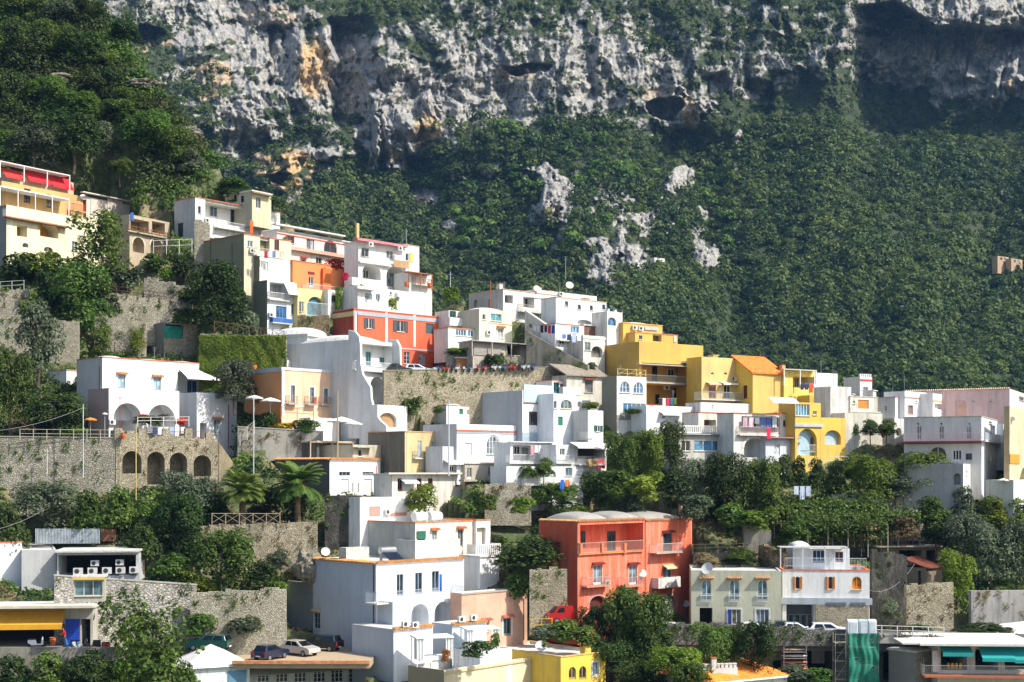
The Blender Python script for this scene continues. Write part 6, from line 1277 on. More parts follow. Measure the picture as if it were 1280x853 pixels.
# ================================================================== parking deck, vehicles
ZD = -18.75
mb = MB(); mb.prism([(-27.5, 136.6, ZD - .6), (-14.0, 136.6, ZD - .6), (-14.0, 144.2, ZD - .6), (-22, 152.5, ZD - .6), (-30, 152.5, ZD - .6)], (0, 0, .6)); tag(mb.build('parking_deck', plain('b5a184', .9, name='deck')), kind='structure')
mb = MB(); mb.box((-27.5, 136.25, ZD - .12), (-14.0, 136.598, ZD + .2)); tag(mb.build('kerb_wall', tile('c98a5c')), 'low orange-tiled kerb in front of the parked cars', 'kerb')
def car(px, py, D, z, head, col, label, group='cars parked in the town', L=4.1, Wd=1.72, Ht=1.5, name='parked_car', suv=False, van=False):
    x = rx_(px, D); e = empty(name, label, 'car' if not van else 'van', (x, D, z), R(head), group)
    l = L / 2; g = .28
    if van: prof = [(-l, .35), (-l, 1.6), (-l + .15, 1.85), (l - 1.1, 1.85), (l - .45, 1.15), (l, .95), (l, .35)]; cab = None
    elif suv: prof = [(-l, .4), (-l, .95), (-l + .1, 1.05), (l - 1.1, 1.05), (l - .15, .95), (l, .8), (l, .4)]; cab = [(-l + .12, 1.05), (-l + .35, Ht), (l - 1.9, Ht), (l - 1.05, 1.05)]
    else: prof = [(-l, .35), (-l, .8), (-l + .1, .95), (l - 1.0, .95), (l - .2, .82), (l, .65), (l, .35)]; cab = [(-l + .15, .95), (-l + .55, Ht), (l - 1.95, Ht), (l - .95, .95)]
    mb = MB(); w = Wd / 2
    mb.prism([(x_, -w, z_) for (x_, z_) in prof], (0, Wd, 0))
    if cab:
        a = [(x_, -w + (.04 if i in (0, 3) else .22), z_) for i, (x_, z_) in enumerate(cab)]; b = [(x_, -y_, z_) for (x_, y_, z_) in a]; k = len(mb.v); mb.v += a + b
        mb.f += [(k, k + 1, k + 2, k + 3), (k + 7, k + 6, k + 5, k + 4), (k, k + 4, k + 5, k + 1), (k + 1, k + 5, k + 6, k + 2), (k + 2, k + 6, k + 7, k + 3)]
    m, nt, bs = newmat('car_paint'); bs.inputs['Base Color'].default_value = lin(col) + (1,); bs.inputs['Roughness'].default_value = .3; bs.inputs['Coat Weight'].default_value = .5
    o = mb.build('body', m, e); bv = o.modifiers.new('bevel', 'BEVEL'); bv.width = .07; bv.segments = 3; bv.limit_method = 'ANGLE'; bv.angle_limit = R(20)
    gl = glass('12181c')
    if cab:
        def side(s_, t0, t1):
            q = MB(); A = Vector(a[0]).lerp(Vector(a[3]), t0); Bq = Vector(a[0]).lerp(Vector(a[3]), t1); Cq = Vector(a[1]).lerp(Vector(a[2]), (t1 - .02) if t1 < .9 else .97); Dq = Vector(a[1]).lerp(Vector(a[2]), max(t0, .03)); 
            pts = [A.lerp(Dq, .1), Bq.lerp(Cq, .1), Bq.lerp(Cq, .88), A.lerp(Dq, .88)]; pts = [Vector((p.x, (p.y - .025) * s_, p.z)) for p in pts]; q.poly(pts); q.build('side_window', gl, e)
        for s_ in (1, -1):
            side(s_, .12, .46); side(s_, .5, .86)
        for (i, j, nm, sg) in ((0, 1, 'rear_window', -1), (3, 2, 'windscreen', 1)):
            A, Bq = Vector(a[i]), Vector(b[i]); Cq, Dq = Vector(b[j]), Vector(a[j]); q = MB(); pts = [A.lerp(Bq, .08).lerp(Dq.lerp(Cq, .08), .12), A.lerp(Bq, .92).lerp(Dq.lerp(Cq, .92), .12), A.lerp(Bq, .92).lerp(Dq.lerp(Cq, .92), .9), A.lerp(Bq, .08).lerp(Dq.lerp(Cq, .08), .9)]
            q.poly([p + Vector((.03 * sg, 0, .02)) for p in pts]); q.build(nm, gl, e)
    else:
        q = MB(); q.poly([(l - 1.08, -w + .15, 1.8), (l - 1.08, w - .15, 1.8), (l - .42, w - .15, 1.2), (l - .42, -w + .15, 1.2)]); [setattr(q, 'v', [(x_ + .03, y_, z_ + .02) for (x_, y_, z_) in q.v])]; q.build('windscreen', gl, e)
        for s_ in (1, -1): q = MB(); q.poly([(l - 1.7, s_ * (w + .01), 1.2), (l - .75, s_ * (w + .01), 1.2), (l - 1.15, s_ * (w + .01), 1.7), (l - 1.7, s_ * (w + .01), 1.7)]); q.build('side_window', gl, e)
    for xx in (-l + .75, l - .8):
        for s_ in (1, -1):
            q = MB(); q.tube((xx, s_ * (w - .18), .32), (xx, s_ * (w + .02), .32), .32, n=16); wo = q.build('wheel', plain('17171a', .8, name='rubber'), e); q = MB(); q.tube((xx, s_ * (w + .021), .32), (xx, s_ * (w + .035), .32), .19, n=12); q.build('rim', plain('a8abae', .35, .7), wo)
    for s_ in (1, -1):
        q = MB(); q.box((l - .06, s_ * (w - .42), .6), (l + .03, s_ * (w - .1), .76)); q.build('headlight', plain('e2e6e8', .15), e); q = MB(); q.box((-l - .03, s_ * (w - .3), .62), (-l + .05, s_ * (w - .06), .92)); q.build('tail_light', plain('b01418', .25), e)
    for sg in (1, -1): q = MB(); q.box((sg * (l + .005), -.26, .42), (sg * (l + .03), .26, .53)); q.build('number_plate', plain('e8e8e2', .5), e)
    return e
def dk(py): return -ZD * FPX / (py - HY)
car(338, 823, dk(824), ZD, 62, '16203a', 'dark blue hatchback seen from behind, front left of the parked cars', L=3.9); car(376, 818, dk(819), ZD, -38, 'b9b2a8', 'silver beige hatchback in the middle of the roof parking', L=4.0)
car(401, 813, dk(813), ZD, 158, '0f2426', 'dark green estate car behind the silver hatchback', L=4.5, suv=True, Ht=1.65); car(338, 802, dk(807), ZD, 60, 'e4e4e4', 'small white car behind the dark blue hatchback', L=3.7)
car(262, 815, Dt(262, 812) - 1, P3(262, 813, Dt(262, 812) - 1).z, 168, '1c4a44', 'green pickup partly hidden behind the tall airy tree', L=4.4, suv=True, Ht=1.6)
zc = (HY - 464) / FPX * 178 - .95
zc = (HY - 463) / FPX * 181.1 - .55
car(522, 463, 183.6, zc, 14, 'd8dce0', 'white car parked in front of the red-orange house', L=4.0); car(499, 463, 182.8, zc, 14, '2a2c30', 'dark car left of the white car at the red-orange house', L=3.4)
zq = zr + .02
car(842, 779, RD - 4.4, zq, -4, 'e4e6e6', 'white saloon at the corner of the red building', L=4.2); car(890, 780, RD - 4.2, zq, 176, '38181a', 'dark red car before the dark shop door', L=4.2); car(998, 785, RD - 4.6, zq, -4, 'dcdee0', 'white hatchback in front of the shop window', L=3.8)
car(986, 785, RD - 2.6, zq, -4, '26302c', 'dark car half behind the white hatchback', L=3.8); car(1036, 787, RD - 4.8, zq, -4, 'eceeee', 'white saloon in front of the tan stone cladding', L=4.5); car(945, 783, RD - 4.2, zq, -4, 'e6e0e0', 'pale car hidden behind the right round tree', L=3.9)
car(699, 777, Dt(699, 779) - 1.0, P3(699, 779, Dt(699, 779) - 1.0).z, 200, 'a8141c', 'small red van beside the steps of the red building', L=2.7, Wd=1.4, name='parked_van', van=True, group=None)
# scooters
def scooter_proto(loc, head, col, label, group):
    e = empty('scooter', label, 'scooter', loc, R(head), group); q = MB()
    for x in (-.6, .62): q = MB(); q.tube((x, -.05, .25), (x, .05, .25), .25, n=12); q.build('wheel', plain('151515', .8, name='rubber'), e)
    q = MB(); q.prism([(-.85, -.13, .45), (-.8, -.13, .72), (-.1, -.13, .7), (.0, -.13, .32), (.35, -.13, .3), (.5, -.13, .95), (.58, -.13, .95), (.6, -.13, .2), (-.5, -.13, .2)], (0, .26, 0)); q.build('body', plain(col, .35), e)
    q = MB(); q.box((-.8, -.14, .725), (-.1, .14, .82)); q.build('seat', plain('1a1a1c', .6), e)
    q = MB(); q.tube((.52, 0, .9), (.45, 0, 1.08), .03, n=5); q.tube((.45, -.3, 1.08), (.45, .3, 1.08), .025, n=5); q.build('handlebar', plain('2a2a2c', .5), e); return e
def copy_tree(o, parent=None):
    c = o.copy(); COL.objects.link(c); c.parent = parent
    for ch in list(o.children): copy_tree(ch, c)
    return c
GSC = 'scooters parked in a row along the upper road wall'
protos = [scooter_proto((0, 0, 0), 0, c_, '%s scooter parked in the row along the upper road' % {'c8ccd0': 'pale grey', '22262c': 'black', 'b03030': 'red', '3a5a8a': 'blue'}[c_], GSC) for c_ in ('c8ccd0', '22262c', 'b03030', '3a5a8a')]
for p_ in protos: pass
xs = [545, 549.5, 554, 560, 565, 572, 580, 588, 597, 606, 613, 619, 625, 631, 637, 643, 649, 655, 661, 667]
for i, x in enumerate(xs):
    src = protos[(i * 7 + i // 3) % 4]; o = src if 'used' not in src else copy_tree(src); src['used'] = 1; o['label'] = '%s scooter, %s from the left in the row along the upper road wall' % (('pale grey', 'black', 'red', 'blue')[(i * 7 + i // 3) % 4], 'first second third fourth fifth sixth seventh eighth ninth tenth eleventh twelfth thirteenth fourteenth fifteenth sixteenth seventeenth eighteenth nineteenth twentieth'.split()[i])
    D = 182.5 + (x - 480) / 232 * 8 - 2.2; t = (x - 480) / 232; o.location = (rx_(x, D), D, (HY - (464 - 5 * t)) / FPX * (D - 1.8) - .3); o.rotation_euler.z = R(70 + (i * 37) % 25)
for p_ in protos:
    for o in [p_]: del o['used']
for o in COL.objects:
    if o.name.startswith('scooter') and 'used' in o: del o['used']
for (x, y, h, c_, lb) in ((46, 809, 20, 'e0e0e0', 'white and black scooter left in front of the workshop'), (88, 811, 160, '3a6a9a', 'blue scooter beside the man in red'), (101, 811, 30, 'c8d4dc', 'pale scooter in front of the blue door'), (115, 811, 200, '20242a', 'black scooter right of the blue door'), (138, 813, 20, 'c02828', 'red scooter behind the leafy tree')):
    D = Dt(20, 812) - 3.5; scooter_proto((rx_(x, D), D, (HY - y) / FPX * D), h, c_, lb, 'scooters in front of the motor workshop')
D = Dt(20, 812) - 3; mb = MB(); zz = (HY - 811) / FPX * D; mb.box((rx_(-60, D), D - 2.2, zz - 4), (rx_(150, D), D + 8, zz)); tag(mb.build('forecourt', plain('8a867c', .9, name='paving')), kind='structure')
mb = MB(); mb.box((rx_(-60, D), D - 2.5, zz - 4), (rx_(150, D), D - 2.204, zz + .45)); tag(mb.build('low_wall', concrete('9a9484')), 'low edge wall in front of the workshop forecourt', 'wall')
# man in red
def person(px, py, D, label, shirt='c01c20', trousers='7a7a78', head=200):
    P = P3(px, py, D); e = empty('person', label, 'person', tuple(P), R(head))
    V = [(0, 0, .95), (0, 0, 1.15), (.08, 0, 1.38), (.13, 0, 1.5), (.18, 0, 1.62), (.2, 0, 1.72), (.09, .2, 1.42), (.2, .26, 1.16), (.42, .2, 1.02), (.09, -.2, 1.42), (.22, -.25, 1.16), (.44, -.16, 1.0), (0, .1, .9), (.05, .12, .5), (-.02, .12, .08), (.16, .13, .03), (0, -.1, .9), (.02, -.13, .5), (-.1, -.13, .08), (.08, -.14, .03)]
    Rr = [.15, .15, .18, .06, .09, .1, .075, .055, .035, .075, .055, .035, .1, .075, .05, .045, .1, .075, .05, .045]
    E = [(0, 1), (1, 2), (2, 3), (3, 4), (4, 5), (2, 6), (6, 7), (7, 8), (2, 9), (9, 10), (10, 11), (0, 12), (12, 13), (13, 14), (14, 15), (0, 16), (16, 17), (17, 18), (18, 19)]
    me = bpy.data.meshes.new('body'); me.from_pydata(V, E, []); me.materials.append(plain('c08a6a', .7, name='skin')); me.materials.append(plain(shirt, .8, name='shirt')); me.materials.append(plain(trousers, .8, name='trousers'))
    o = bpy.data.objects.new('body', me); COL.objects.link(o); sk = o.modifiers.new('skin', 'SKIN'); 
    for i, r in enumerate(Rr): me.skin_vertices[0].data[i].radius = (r, r)
    me.skin_vertices[0].data[0].use_root = True; sk.use_smooth_shade = True; o.modifiers.new('sub', 'SUBSURF').levels = 1
    bpy.context.view_layer.update(); dg = bpy.context.evaluated_depsgraph_get(); m2 = bpy.data.meshes.new_from_object(o.evaluated_get(dg)); bpy.data.objects.remove(o)
    m2.materials.clear(); [m2.materials.append(plain(*a_)) for a_ in (('c08a6a', .7, 0, 'skin'), (shirt, .8, 0, 'shirt'), (trousers, .8, 0, 'trousers'))]
    for p in m2.polygons: c = p.center; p.material_index = 2 if c.z < .98 else (1 if c.z < 1.5 and c.x < .3 else 0)
    b = bpy.data.objects.new('body', m2); COL.objects.link(b); b.parent = e
    q = MB(); q.lathe((.19, 0, 1.62), [(0.001, .2), (.08, .18), (.115, .11), (.118, .03)], 12); q.build('hair', plain('2a2420', .8), e)
person(81, 807, Dt(20, 812) - 3.2, 'man in a red shirt bending over a scooter by the blue door')
# ================================================================== small things
def pole(px, y0, y1, D, r, col, label, cat='pole', name='pole'):
    P = P3(px, y1, D); t = (y1 - y0) * D / FPX; mb = MB(); mb.tube((0, 0, -.5), (0, 0, t), r, r * .8, 8); mb.tube((-.25, 0, t - .4), (.25, 0, t - .4), .03, n=4); tag(mb.build(name, plain(col, .6), loc=tuple(P)), label, cat)
pole(104, 506, 592, Dt(104, 606) - 3, .065, 'c8ccce', 'tall pale metal pole in front of the long stone wall'); pole(170, 530, 620, Dt(170, 616) - 4, .07, 'c9b878', 'yellowish wooden pole in front of the arcade'); pole(317, 495, 592, Dt(317, 592) - 2, .07, 'c8ccd0', 'tall pale pole right of the white villa')
pole(150, 494, 546, Dt(150, 546) - 3, .05, '8a4038', 'thin rusty pole beside the left terrace arch'); pole(422, 488, 570, Dt(422, 570) - 3, .1, 'b89a6a', 'wooden pole on the umbrella terrace'); pole(613, 351, 382, Dt(613, 400) + 2, .09, 'a0583c', 'rust red pole left of the skyline villa'); pole(561, 500, 590, Dt(561, 590) - 5, .09, 'c8ccce', 'tall white pole at the right corner of the yellowish house')
pole(59, 560, 587, Dt(59, 606) - 1.6, .05, 'd0d4d4', 'short white pipe on the long stone wall'); pole(60, 445, 465, 186, .04, '3a3c40', 'lamp standard behind the white villa', 'street lamp', 'street_lamp')
pole(143, 428, 447, Dt(143, 450), .06, '2c3038', 'dark lantern post left above the white villa roof', 'street lamp', 'street_lamp'); pole(200, 430, 447, Dt(200, 450), .06, '2c3038', 'dark lantern post in front of the stone hut', 'street lamp', 'street_lamp')
pole(508, 286, 306, Dt(508, 362) + 3, .03, 'b8bcc0', 'thin aerial on the pink tiled roof', 'aerial', 'aerial'); pole(563, 340, 362, Dt(563, 380) + 2, .05, 'c8ccd0', 'pale pole on the crest left of the skyline villa'); pole(707, 322, 345, 215, .06, '9a9a94', 'lattice aerial mast on the wooded slope', 'mast', 'mast')
def rail(x0, y0, x1, y1, D0, D1, h, label, style='wood', col='6a5a44', cat='fence', name='fence'):
    A = P3(x0, y0, D0); Bp = P3(x1, y1, D1); L = math.hypot(Bp.x - A.x, Bp.y - A.y); th = math.atan2(Bp.y - A.y, Bp.x - A.x); e = empty(name, label, cat, tuple(A), th); dz = Bp.z - A.z; n = max(2, int(L / 1.4)); p = MB(); r = MB()
    for i in range(n + 1): t = i / n; p = MB(); p.box((L * t - .04, -.04, dz * t - .3), (L * t + .04, .04, dz * t + h)); p.build('post', plain(col, .8), e)
    for k in ((.95, .5) if style != 'x' else (.95,)): r.tube((0, 0, h * k), (L, 0, dz + h * k), .035, n=5)
    if style == 'x':
        for i in range(n): r.tube((L * i / n, 0, dz * i / n + .1), (L * (i + 1) / n, 0, dz * (i + 1) / n + h * .9), .03, n=4); r.tube((L * i / n, 0, dz * i / n + h * .9), (L * (i + 1) / n, 0, dz * (i + 1) / n + .1), .03, n=4)
    r.build('rails', plain(col, .8), e)
rail(25, 548, 142, 549, Dt(25, 606) - .9, Dt(142, 612) - .9, 1.1, 'pale beige rail on top of the long stone wall', 'w', 'b8b098'); rail(118, 364, 240, 381, Dt(117, 412) + .9, Dt(240, 412) + 2.9, 1.1, 'rusty rail along the upper dry-stone wall', 'w', '5a3c34')
rail(268, 412, 355, 424, Dt(250, 462) - 1.2, Dt(358, 470) - 1.2, 1.1, 'rustic crossed wooden rail above the ivy wall', 'x', '6a563c'); rail(265, 655, 350, 655, Dt(265, 694) - 2.2, Dt(350, 692) - 2.2, 1.2, 'rustic wooden rail on the palm terrace', 'x', 'a8987c'); rail(300, 555, 318, 540, Dt(300, 556) - 1.5, Dt(318, 556) - 1.5, 1.4, 'white wooden trellis at the left end of the flower terrace', 'x', 'c8c4b8')
for a in [(30, 30, 26, 44, 'mid', 'green tree near the top edge above the left slope', 'big'), (75, 40, 24, 40, 'olive', 'grey-green tree near the top edge of the left slope', 'big'), (112, 34, 22, 34, 'dark', 'dark tree at the top of the slope crest', 'big'), (140, 118, 20, 34, 'dark', 'dark tree on the crest left of the tilted rock slab', 'round'), (165, 142, 22, 30, 'mid', 'green tree under the tilted rock slab', 'big'),
          (118, 186, 22, 36, 'olive', 'grey-green tree beside the straw grass patch', 'big'), (150, 222, 16, 26, 'mid', 'green tree just above the curtained veranda', 'round'), (208, 176, 20, 30, 'dark', 'dark tree under the long rock rib', 'big'), (10, 205, 22, 40, 'mid', 'green tree at the left edge just over the red awnings', 'big'), (100, 150, 24, 36, 'mid', 'green tree in the hollow of the left slope', 'big'), (135, 92, 18, 30, 'mid', 'green tree on the crest above the rock slab', 'round')]:
    LATE.append(a)
rail(0, 364, 30, 362, Dt(0, 402) + 1, Dt(30, 402) + 1, 1.3, 'grey tubular rail at the left edge', 'w', 'b8bcb8'); rail(866, 690, 945, 688, RD + 9.7, RD + 8.7, .9, 'crooked branch fence behind the grey-green house', 'w', '9a8a6a')
rail(351, 521, 392, 524, Dt(352, 540) - 3, Dt(392, 540) - 3, 1.2, 'orange wooden rail of the pink house terrace', 'w', 'c8642c'); rail(1083, 793, 1180, 796, RD - 7.8, RD - 8.6, 1.0, 'white rail of the lower road right of the net', 'w', 'd0d0ca')
rail(664, 790, 690, 789, Dt(664, 790) - 2, Dt(690, 790) - 2, 1.4, 'yellow stall rail beside the red van', 'w', 'e0b020'); rail(1010, 582, 1060, 580, Dt(1010, 572) - 5, Dt(1060, 572) - 5, 1.0, 'white garden rail under the pale blue arches', 'w', 'd8d8d2')
def laundry(x0, x1, y, D0, D1, items, label):
    A = P3(x0, y, D0); Bp = P3(x1, y, D1); L = math.hypot(Bp.x - A.x, Bp.y - A.y); th = math.atan2(Bp.y - A.y, Bp.x - A.x); e = empty('laundry', label, 'laundry', tuple(A), th, 'washing hung on lines'); r = MB(); r.tube((0, 0, 0), (L, 0, Bp.z - A.z), .012, n=4); r.build('line', plain('c8c8c8'), e); n = len(items)
    for i, (c_, h) in enumerate(items):
        a0 = L * (i + .1) / n; a1 = L * (i + .88) / n; q = MB(); q.grid(lambda s, t: (a0 + (a1 - a0) * s, .05 * math.sin(s * 9 + i) * t, (Bp.z - A.z) * (i + s) / n - h * t), 6, 4); q.build('cloth', plain(c_, .85, name='cloth'), e)
laundry(190, 232, 534, Dt(145, 612) + .6, Dt(145, 612) + 4.5, [('2a3a5a', .9), ('d8d8dc', .9), ('e6e6ea', 1.1), ('9ab0d0', .9), ('dcdce0', 1.0), ('d0c8c8', .8)], 'white and blue washing under the arcade terrace pergola')
laundry(663, 692, 557, Dt(638, 584) - 3.2, Dt(638, 584) - .2, [('e08a9a', 1.2), ('e8e8e8', .9), ('e8e8e8', 1.1), ('e0e0e0', 1.0), ('2a2a2e', .8), ('d0d0d8', .9)], 'pink and white washing on the centre terrace')
laundry(735, 757, 574, Dt(695, 586) - 2.8, Dt(695, 586) - .2, [('c8a05a', 1.0), ('e0b060', .9), ('d8202c', 1.2), ('e02430', 1.2)], 'red and gold towels on the centre balcony'); laundry(823, 847, 498, Dt(799, 508) + .5, Dt(799, 508) + 2.5, [('2a2a30', .9), ('e0e0e0', 1.0), ('d02850', 1.1), ('2a6a8a', .9), ('6a7a2a', .9)], 'colourful towels hung on the mustard villa loggia')
laundry(928, 972, 522, Dt(917, 572) - 4.8, Dt(917, 572) - 2.0, [('c0a0b0', 1.2), ('d8c0c8', 1.3), ('e0e0e4', .8), ('5a78b8', 1.2), ('4a68a8', 1.2), ('c8d0d8', 1.3)], 'blue and white washing on the centre right balcony'); laundry(958, 964, 535, Dt(917, 572) - 4.6, Dt(917, 572) - 4.0, [('d81c48', 1.4)], 'crimson towel over the laundry balcony rail')
laundry(666, 694, 407, 190, 188, [('e0e0e0', .7), ('d8d8dc', .9), ('26262c', 1.0), ('3a3a44', .9), ('d02030', 1.1), ('2050b0', 1.1)], 'washing line above the slanting stair wall'); laundry(702, 727, 418, 187, 189.2, [('5a78b8', .6), ('2a3450', .8), ('a8b8d8', 1.1), ('e0e4ec', .9)], 'blue washing on the small white house front')
laundry(1000, 1022, 480, Dt(980, 505) + .3, Dt(980, 505) + 1.5, [('2a3050', .8), ('2a3a6a', .8), ('d8502c', 1.2), ('d8e0e8', .9)], 'dark blue and orange washing on the yellow pergola terrace'); laundry(458, 487, 375, Dt(447, 398) - 2.4, Dt(447, 398) - .2, [('e8e8ec', 2.2), ('e8e8ec', 2.3)], 'two big white sheets on the terrace above the red house')
laundry(325, 345, 314, Dt(305, 398) - .6, Dt(305, 398) + .6, [('d8d8dc', .9), ('b02030', 1.0), ('e0e0e4', .8), ('6a7ab0', .9)], 'washing on the olive block balcony'); laundry(312, 317, 276, Dt(244, 297) + .6, Dt(244, 297) + 1.0, [('e0602c', 1.9)], 'orange towel hanging on the top white villa balcony'); laundry(549, 553, 718, VILLA.D - 1, VILLA.D - .8, [('1f5fd0', 1.8)], 'bright blue towel on the villa balcony')
laundry(392, 396, 497, Dt(352, 522) + .2, Dt(352, 522) + .4, [('e03038', .9)], 'red towel over the middle pink house balcony'); laundry(700, 712, 600, Dt(633, 613) - 7, Dt(633, 613) - 6.6, [('2a6ad0', 1.1), ('e08040', .8)], 'blue and orange towels on the lowest centre terrace')
def umbrella(px, py, D, hp, wp, label, col='e8e6e0'):
    P = P3(px, py, D); k = D / FPX; h = hp * k; r = wp * k; e = empty('parasol', label, 'parasol', tuple(P), 0, 'open and folded parasols'); q = MB(); q.tube((0, 0, -.3), (0, 0, h), .03, n=6); q.build('pole', plain('c8c4bc'), e); q = MB(); q.lathe((0, 0, 0), [(r, h - r * .32 - .12), (r, h - r * .32), (r * .5, h - r * .14), (.01, h)], 8); q.build('canopy', plain(col, .85, name='canvas', var=.06), e)
umbrella(338, 514, Dt(335, 540) - 2, 17, 13, 'white parasol left on the pink house terrace'); umbrella(318, 512, Dt(318, 540) - 2.5, 18, 11, 'white parasol at the far left of the pink house terrace'); umbrella(427, 541, Dt(427, 556) - 2, 20, 18, 'large white parasol on the lower terrace'); umbrella(441, 541, Dt(441, 556) - 3, 15, 12, 'small white parasol right of the large one')
umbrella(131, 548, Dt(131, 606) + 1, 32, 3.5, 'folded white parasol on the white villa terrace'); umbrella(113, 546, Dt(113, 606) + 1.5, 24, 8, 'orange parasol left of the white villa', 'e08a38'); umbrella(1254, 606, Dt(1254, 626) - 8, 8, 7, 'pale parasol right of the white villa lower wall')
def gazebo(x0, x1, yt, yb, D, label):
    P = P3(x0, yb, D); k = D / FPX; W = (x1 - x0) * k; Hh = (yb - yt) * k; e = empty('garden_canopy', label, 'gazebo', tuple(P), R(18), 'white curtained garden canopies'); q = MB(); q.box((-.1, -.1, Hh), (W, 2.6, Hh + .14)); q.build('top', plain('ecebe6', .8, name='canvas', var=.05), e)
    for x in (0, W - .15):
        for y in (0, 2.4): q = MB(); q.box((x, y, -.5), (x + .09, y + .09, Hh - .003)); q.build('post', plain('e8e8e6'), e)
    for (a0, a1) in ((.03, .2), (.8, .97)): q = MB(); q.grid(lambda s, t: (W * (a0 + (a1 - a0) * s), .04 + .07 * math.sin(s * 14), Hh - (Hh - .2) * t), 10, 3); q.build('curtain', plain('eeeeec', .9, name='cloth', var=.04), e)
    q = MB(); q.grid(lambda s, t: (.04 + .05 * math.sin(s * 20), .2 + 1.0 * s, Hh - (Hh - .2) * t), 10, 3); q.build('curtain', plain('eeeeec', .9, name='cloth', var=.04), e)
    q = MB(); q.box((.5, .6, .0), (W - .5, 2.0, .45)); q.build('daybed', plain('e0e4e6', .9, name='cloth'), e)
gazebo(521, 569, 799, 828, BTER.D + 1.2, 'left white curtained canopy on the beige terrace'); gazebo(584, 627, 788, 818, BTER.D + 5, 'right white curtained canopy behind the clipped bush')
w = H('white_wall', 'low white wall and steps between the two garden canopies', 596, 600, 640, 815, 842, 46, 'e6e8ea', par=.1, D=BTER.D + 4, dp=4, cat='wall', carve=False)
rail(192, 316, 240, 314, Dt(216, 340) - 1, Dt(240, 340), 1.8, 'white wire pergola frame on the slope below the vine terrace', 'w', 'd8d8d4', 'pergola', 'pergola')
rail(172, 531, 236, 530, Dt(145, 612) + .5, Dt(145, 612) + 5, .9, 'white pergola beam over the arcade terrace', 'w', 'd0ccc4', 'pergola', 'pergola')
def pots(lst, col='c8642c'):
    for (x, y, D, lb) in lst:
        P = P3(x, y, D); mb = MB(); mb.lathe((0, 0, 0), [(.001, 0), (.2, 0), (.32, .4), (.3, .62), (.34, .7), (.001, .66)], 10); tag(mb.build('flower_pot', plain(col, .8), loc=tuple(P)), lb, 'pot', 'terracotta pots')
pots([(508, 359, Dt(511, 362) - 2.5, 'big terracotta jar at the right loggia arch'), (537, 361, Dt(511, 362) - 2.5, 'terracotta jar at the right rim of the white laundry terrace'), (1104, 547, Dt(1100, 540) - 4, 'orange pot on the stone balcony'), (318, 463, Dt(318, 470) - 2, 'orange pot on the pink house roof edge'), (304, 463, Dt(304, 470) - 2, 'clay pot left on the pink house roof edge'), (154, 549, Dt(150, 606) - 2, 'clay pot on the white villa terrace'), (66, 806, Dt(20, 812) - 3, 'terracotta pipe pot before the workshop')])
# pergola rows on the right gardens
for i, (x0, x1, y, lb) in enumerate([(968, 1110, 640, 'upper vine pergola row below the round trees'), (985, 1150, 652, 'middle vine pergola row of the right garden'), (1010, 1110, 664, 'lower vine pergola row of the right garden')]):
    D0 = Dt(x0, y + 20) - 3; D1 = Dt(x1, y + 20) - 3; A = P3(x0, y, D0); Bp = P3(x1, y - 2, D1); L = math.hypot(Bp.x - A.x, Bp.y - A.y); e = empty('pergola', lb, 'pergola', (A.x, A.y, A.z), math.atan2(Bp.y - A.y, Bp.x - A.x)); q = MB(); n = int(L / 2.4)
    for j in range(n + 1):
        for yy in (0, 2): q = MB(); q.box((L * j / n - .05, yy, -3.2), (L * j / n + .05, yy + .1, .6)); q.build('post', plain('9a9284', .8), e)
    q = MB()
    for yy in (0, 2): q.tube((0, yy, .6), (L, yy, .6 + (Bp.z - A.z)), .05, n=5)
    q.build('beams', plain('9a9284', .8), e); g = np.random.default_rng(i + 50); nn = 5200; p = np.stack([g.uniform(0, L, nn), g.uniform(-.4, 2.6, nn), .55 + g.exponential(.35, nn) * np.where(g.uniform(size=nn) < .5, 1, -1.6)], axis=1); keep = vnoise(p[:, 0] * .5, p[:, 1] * .4, 3 + i) > .2; p = p[keep]
    Vv, Qq, Tt = leaves(p, g.normal(size=p.shape) + [0, -.6, .8], g.uniform(.12, .24, len(p)), np.clip(g.normal(.5, .2, len(p)), 0, 1)); npmesh('vines', Vv, Qq, leaf('mid'), Tt, e)
laundry(992, 1014, 608, Dt(991, 650) - 5, Dt(1014, 650) - 4, [('aab6c8', 1.0), ('a4b0c4', 1.6), ('9aa8bc', 1.2)], 'pale blue tarpaulin hung over the garden pergolas')
# overhead wires
def wire(a, b, sag, label):
    A = P3(*a); Bp = P3(*b); mb = MB(); p = A
    for i in range(1, 15): t = i / 14; q = A.lerp(Bp, t) - Vector((0, 0, sag * 4 * t * (1 - t))); mb.tube(p, q, .02, n=4, cap=False); p = q
    tag(mb.build('cable', plain('9a9c9a', .6)), label, 'cable', 'overhead cables')
wire((104, 510, Dt(104, 606) - 3), (-20, 540, 150), .5, 'cable from the tall pale pole to the left edge'); wire((563, 342, Dt(563, 380) + 2), (613, 352, Dt(613, 400) + 2), .4, 'cable between the poles on the crest'); wire((613, 352, Dt(613, 400) + 2), (640, 372, Dt(640, 400) + 1), .1, 'cable from the rust red pole to the skyline villa'); wire((1087, 738, RD), (1144, 704, Dt(1144, 736)), 1.2, 'sagging water hose over the rock cleft'); wire((-20, 665, 130), (50, 640, 150), .3, 'cable across the trees at the lower left')
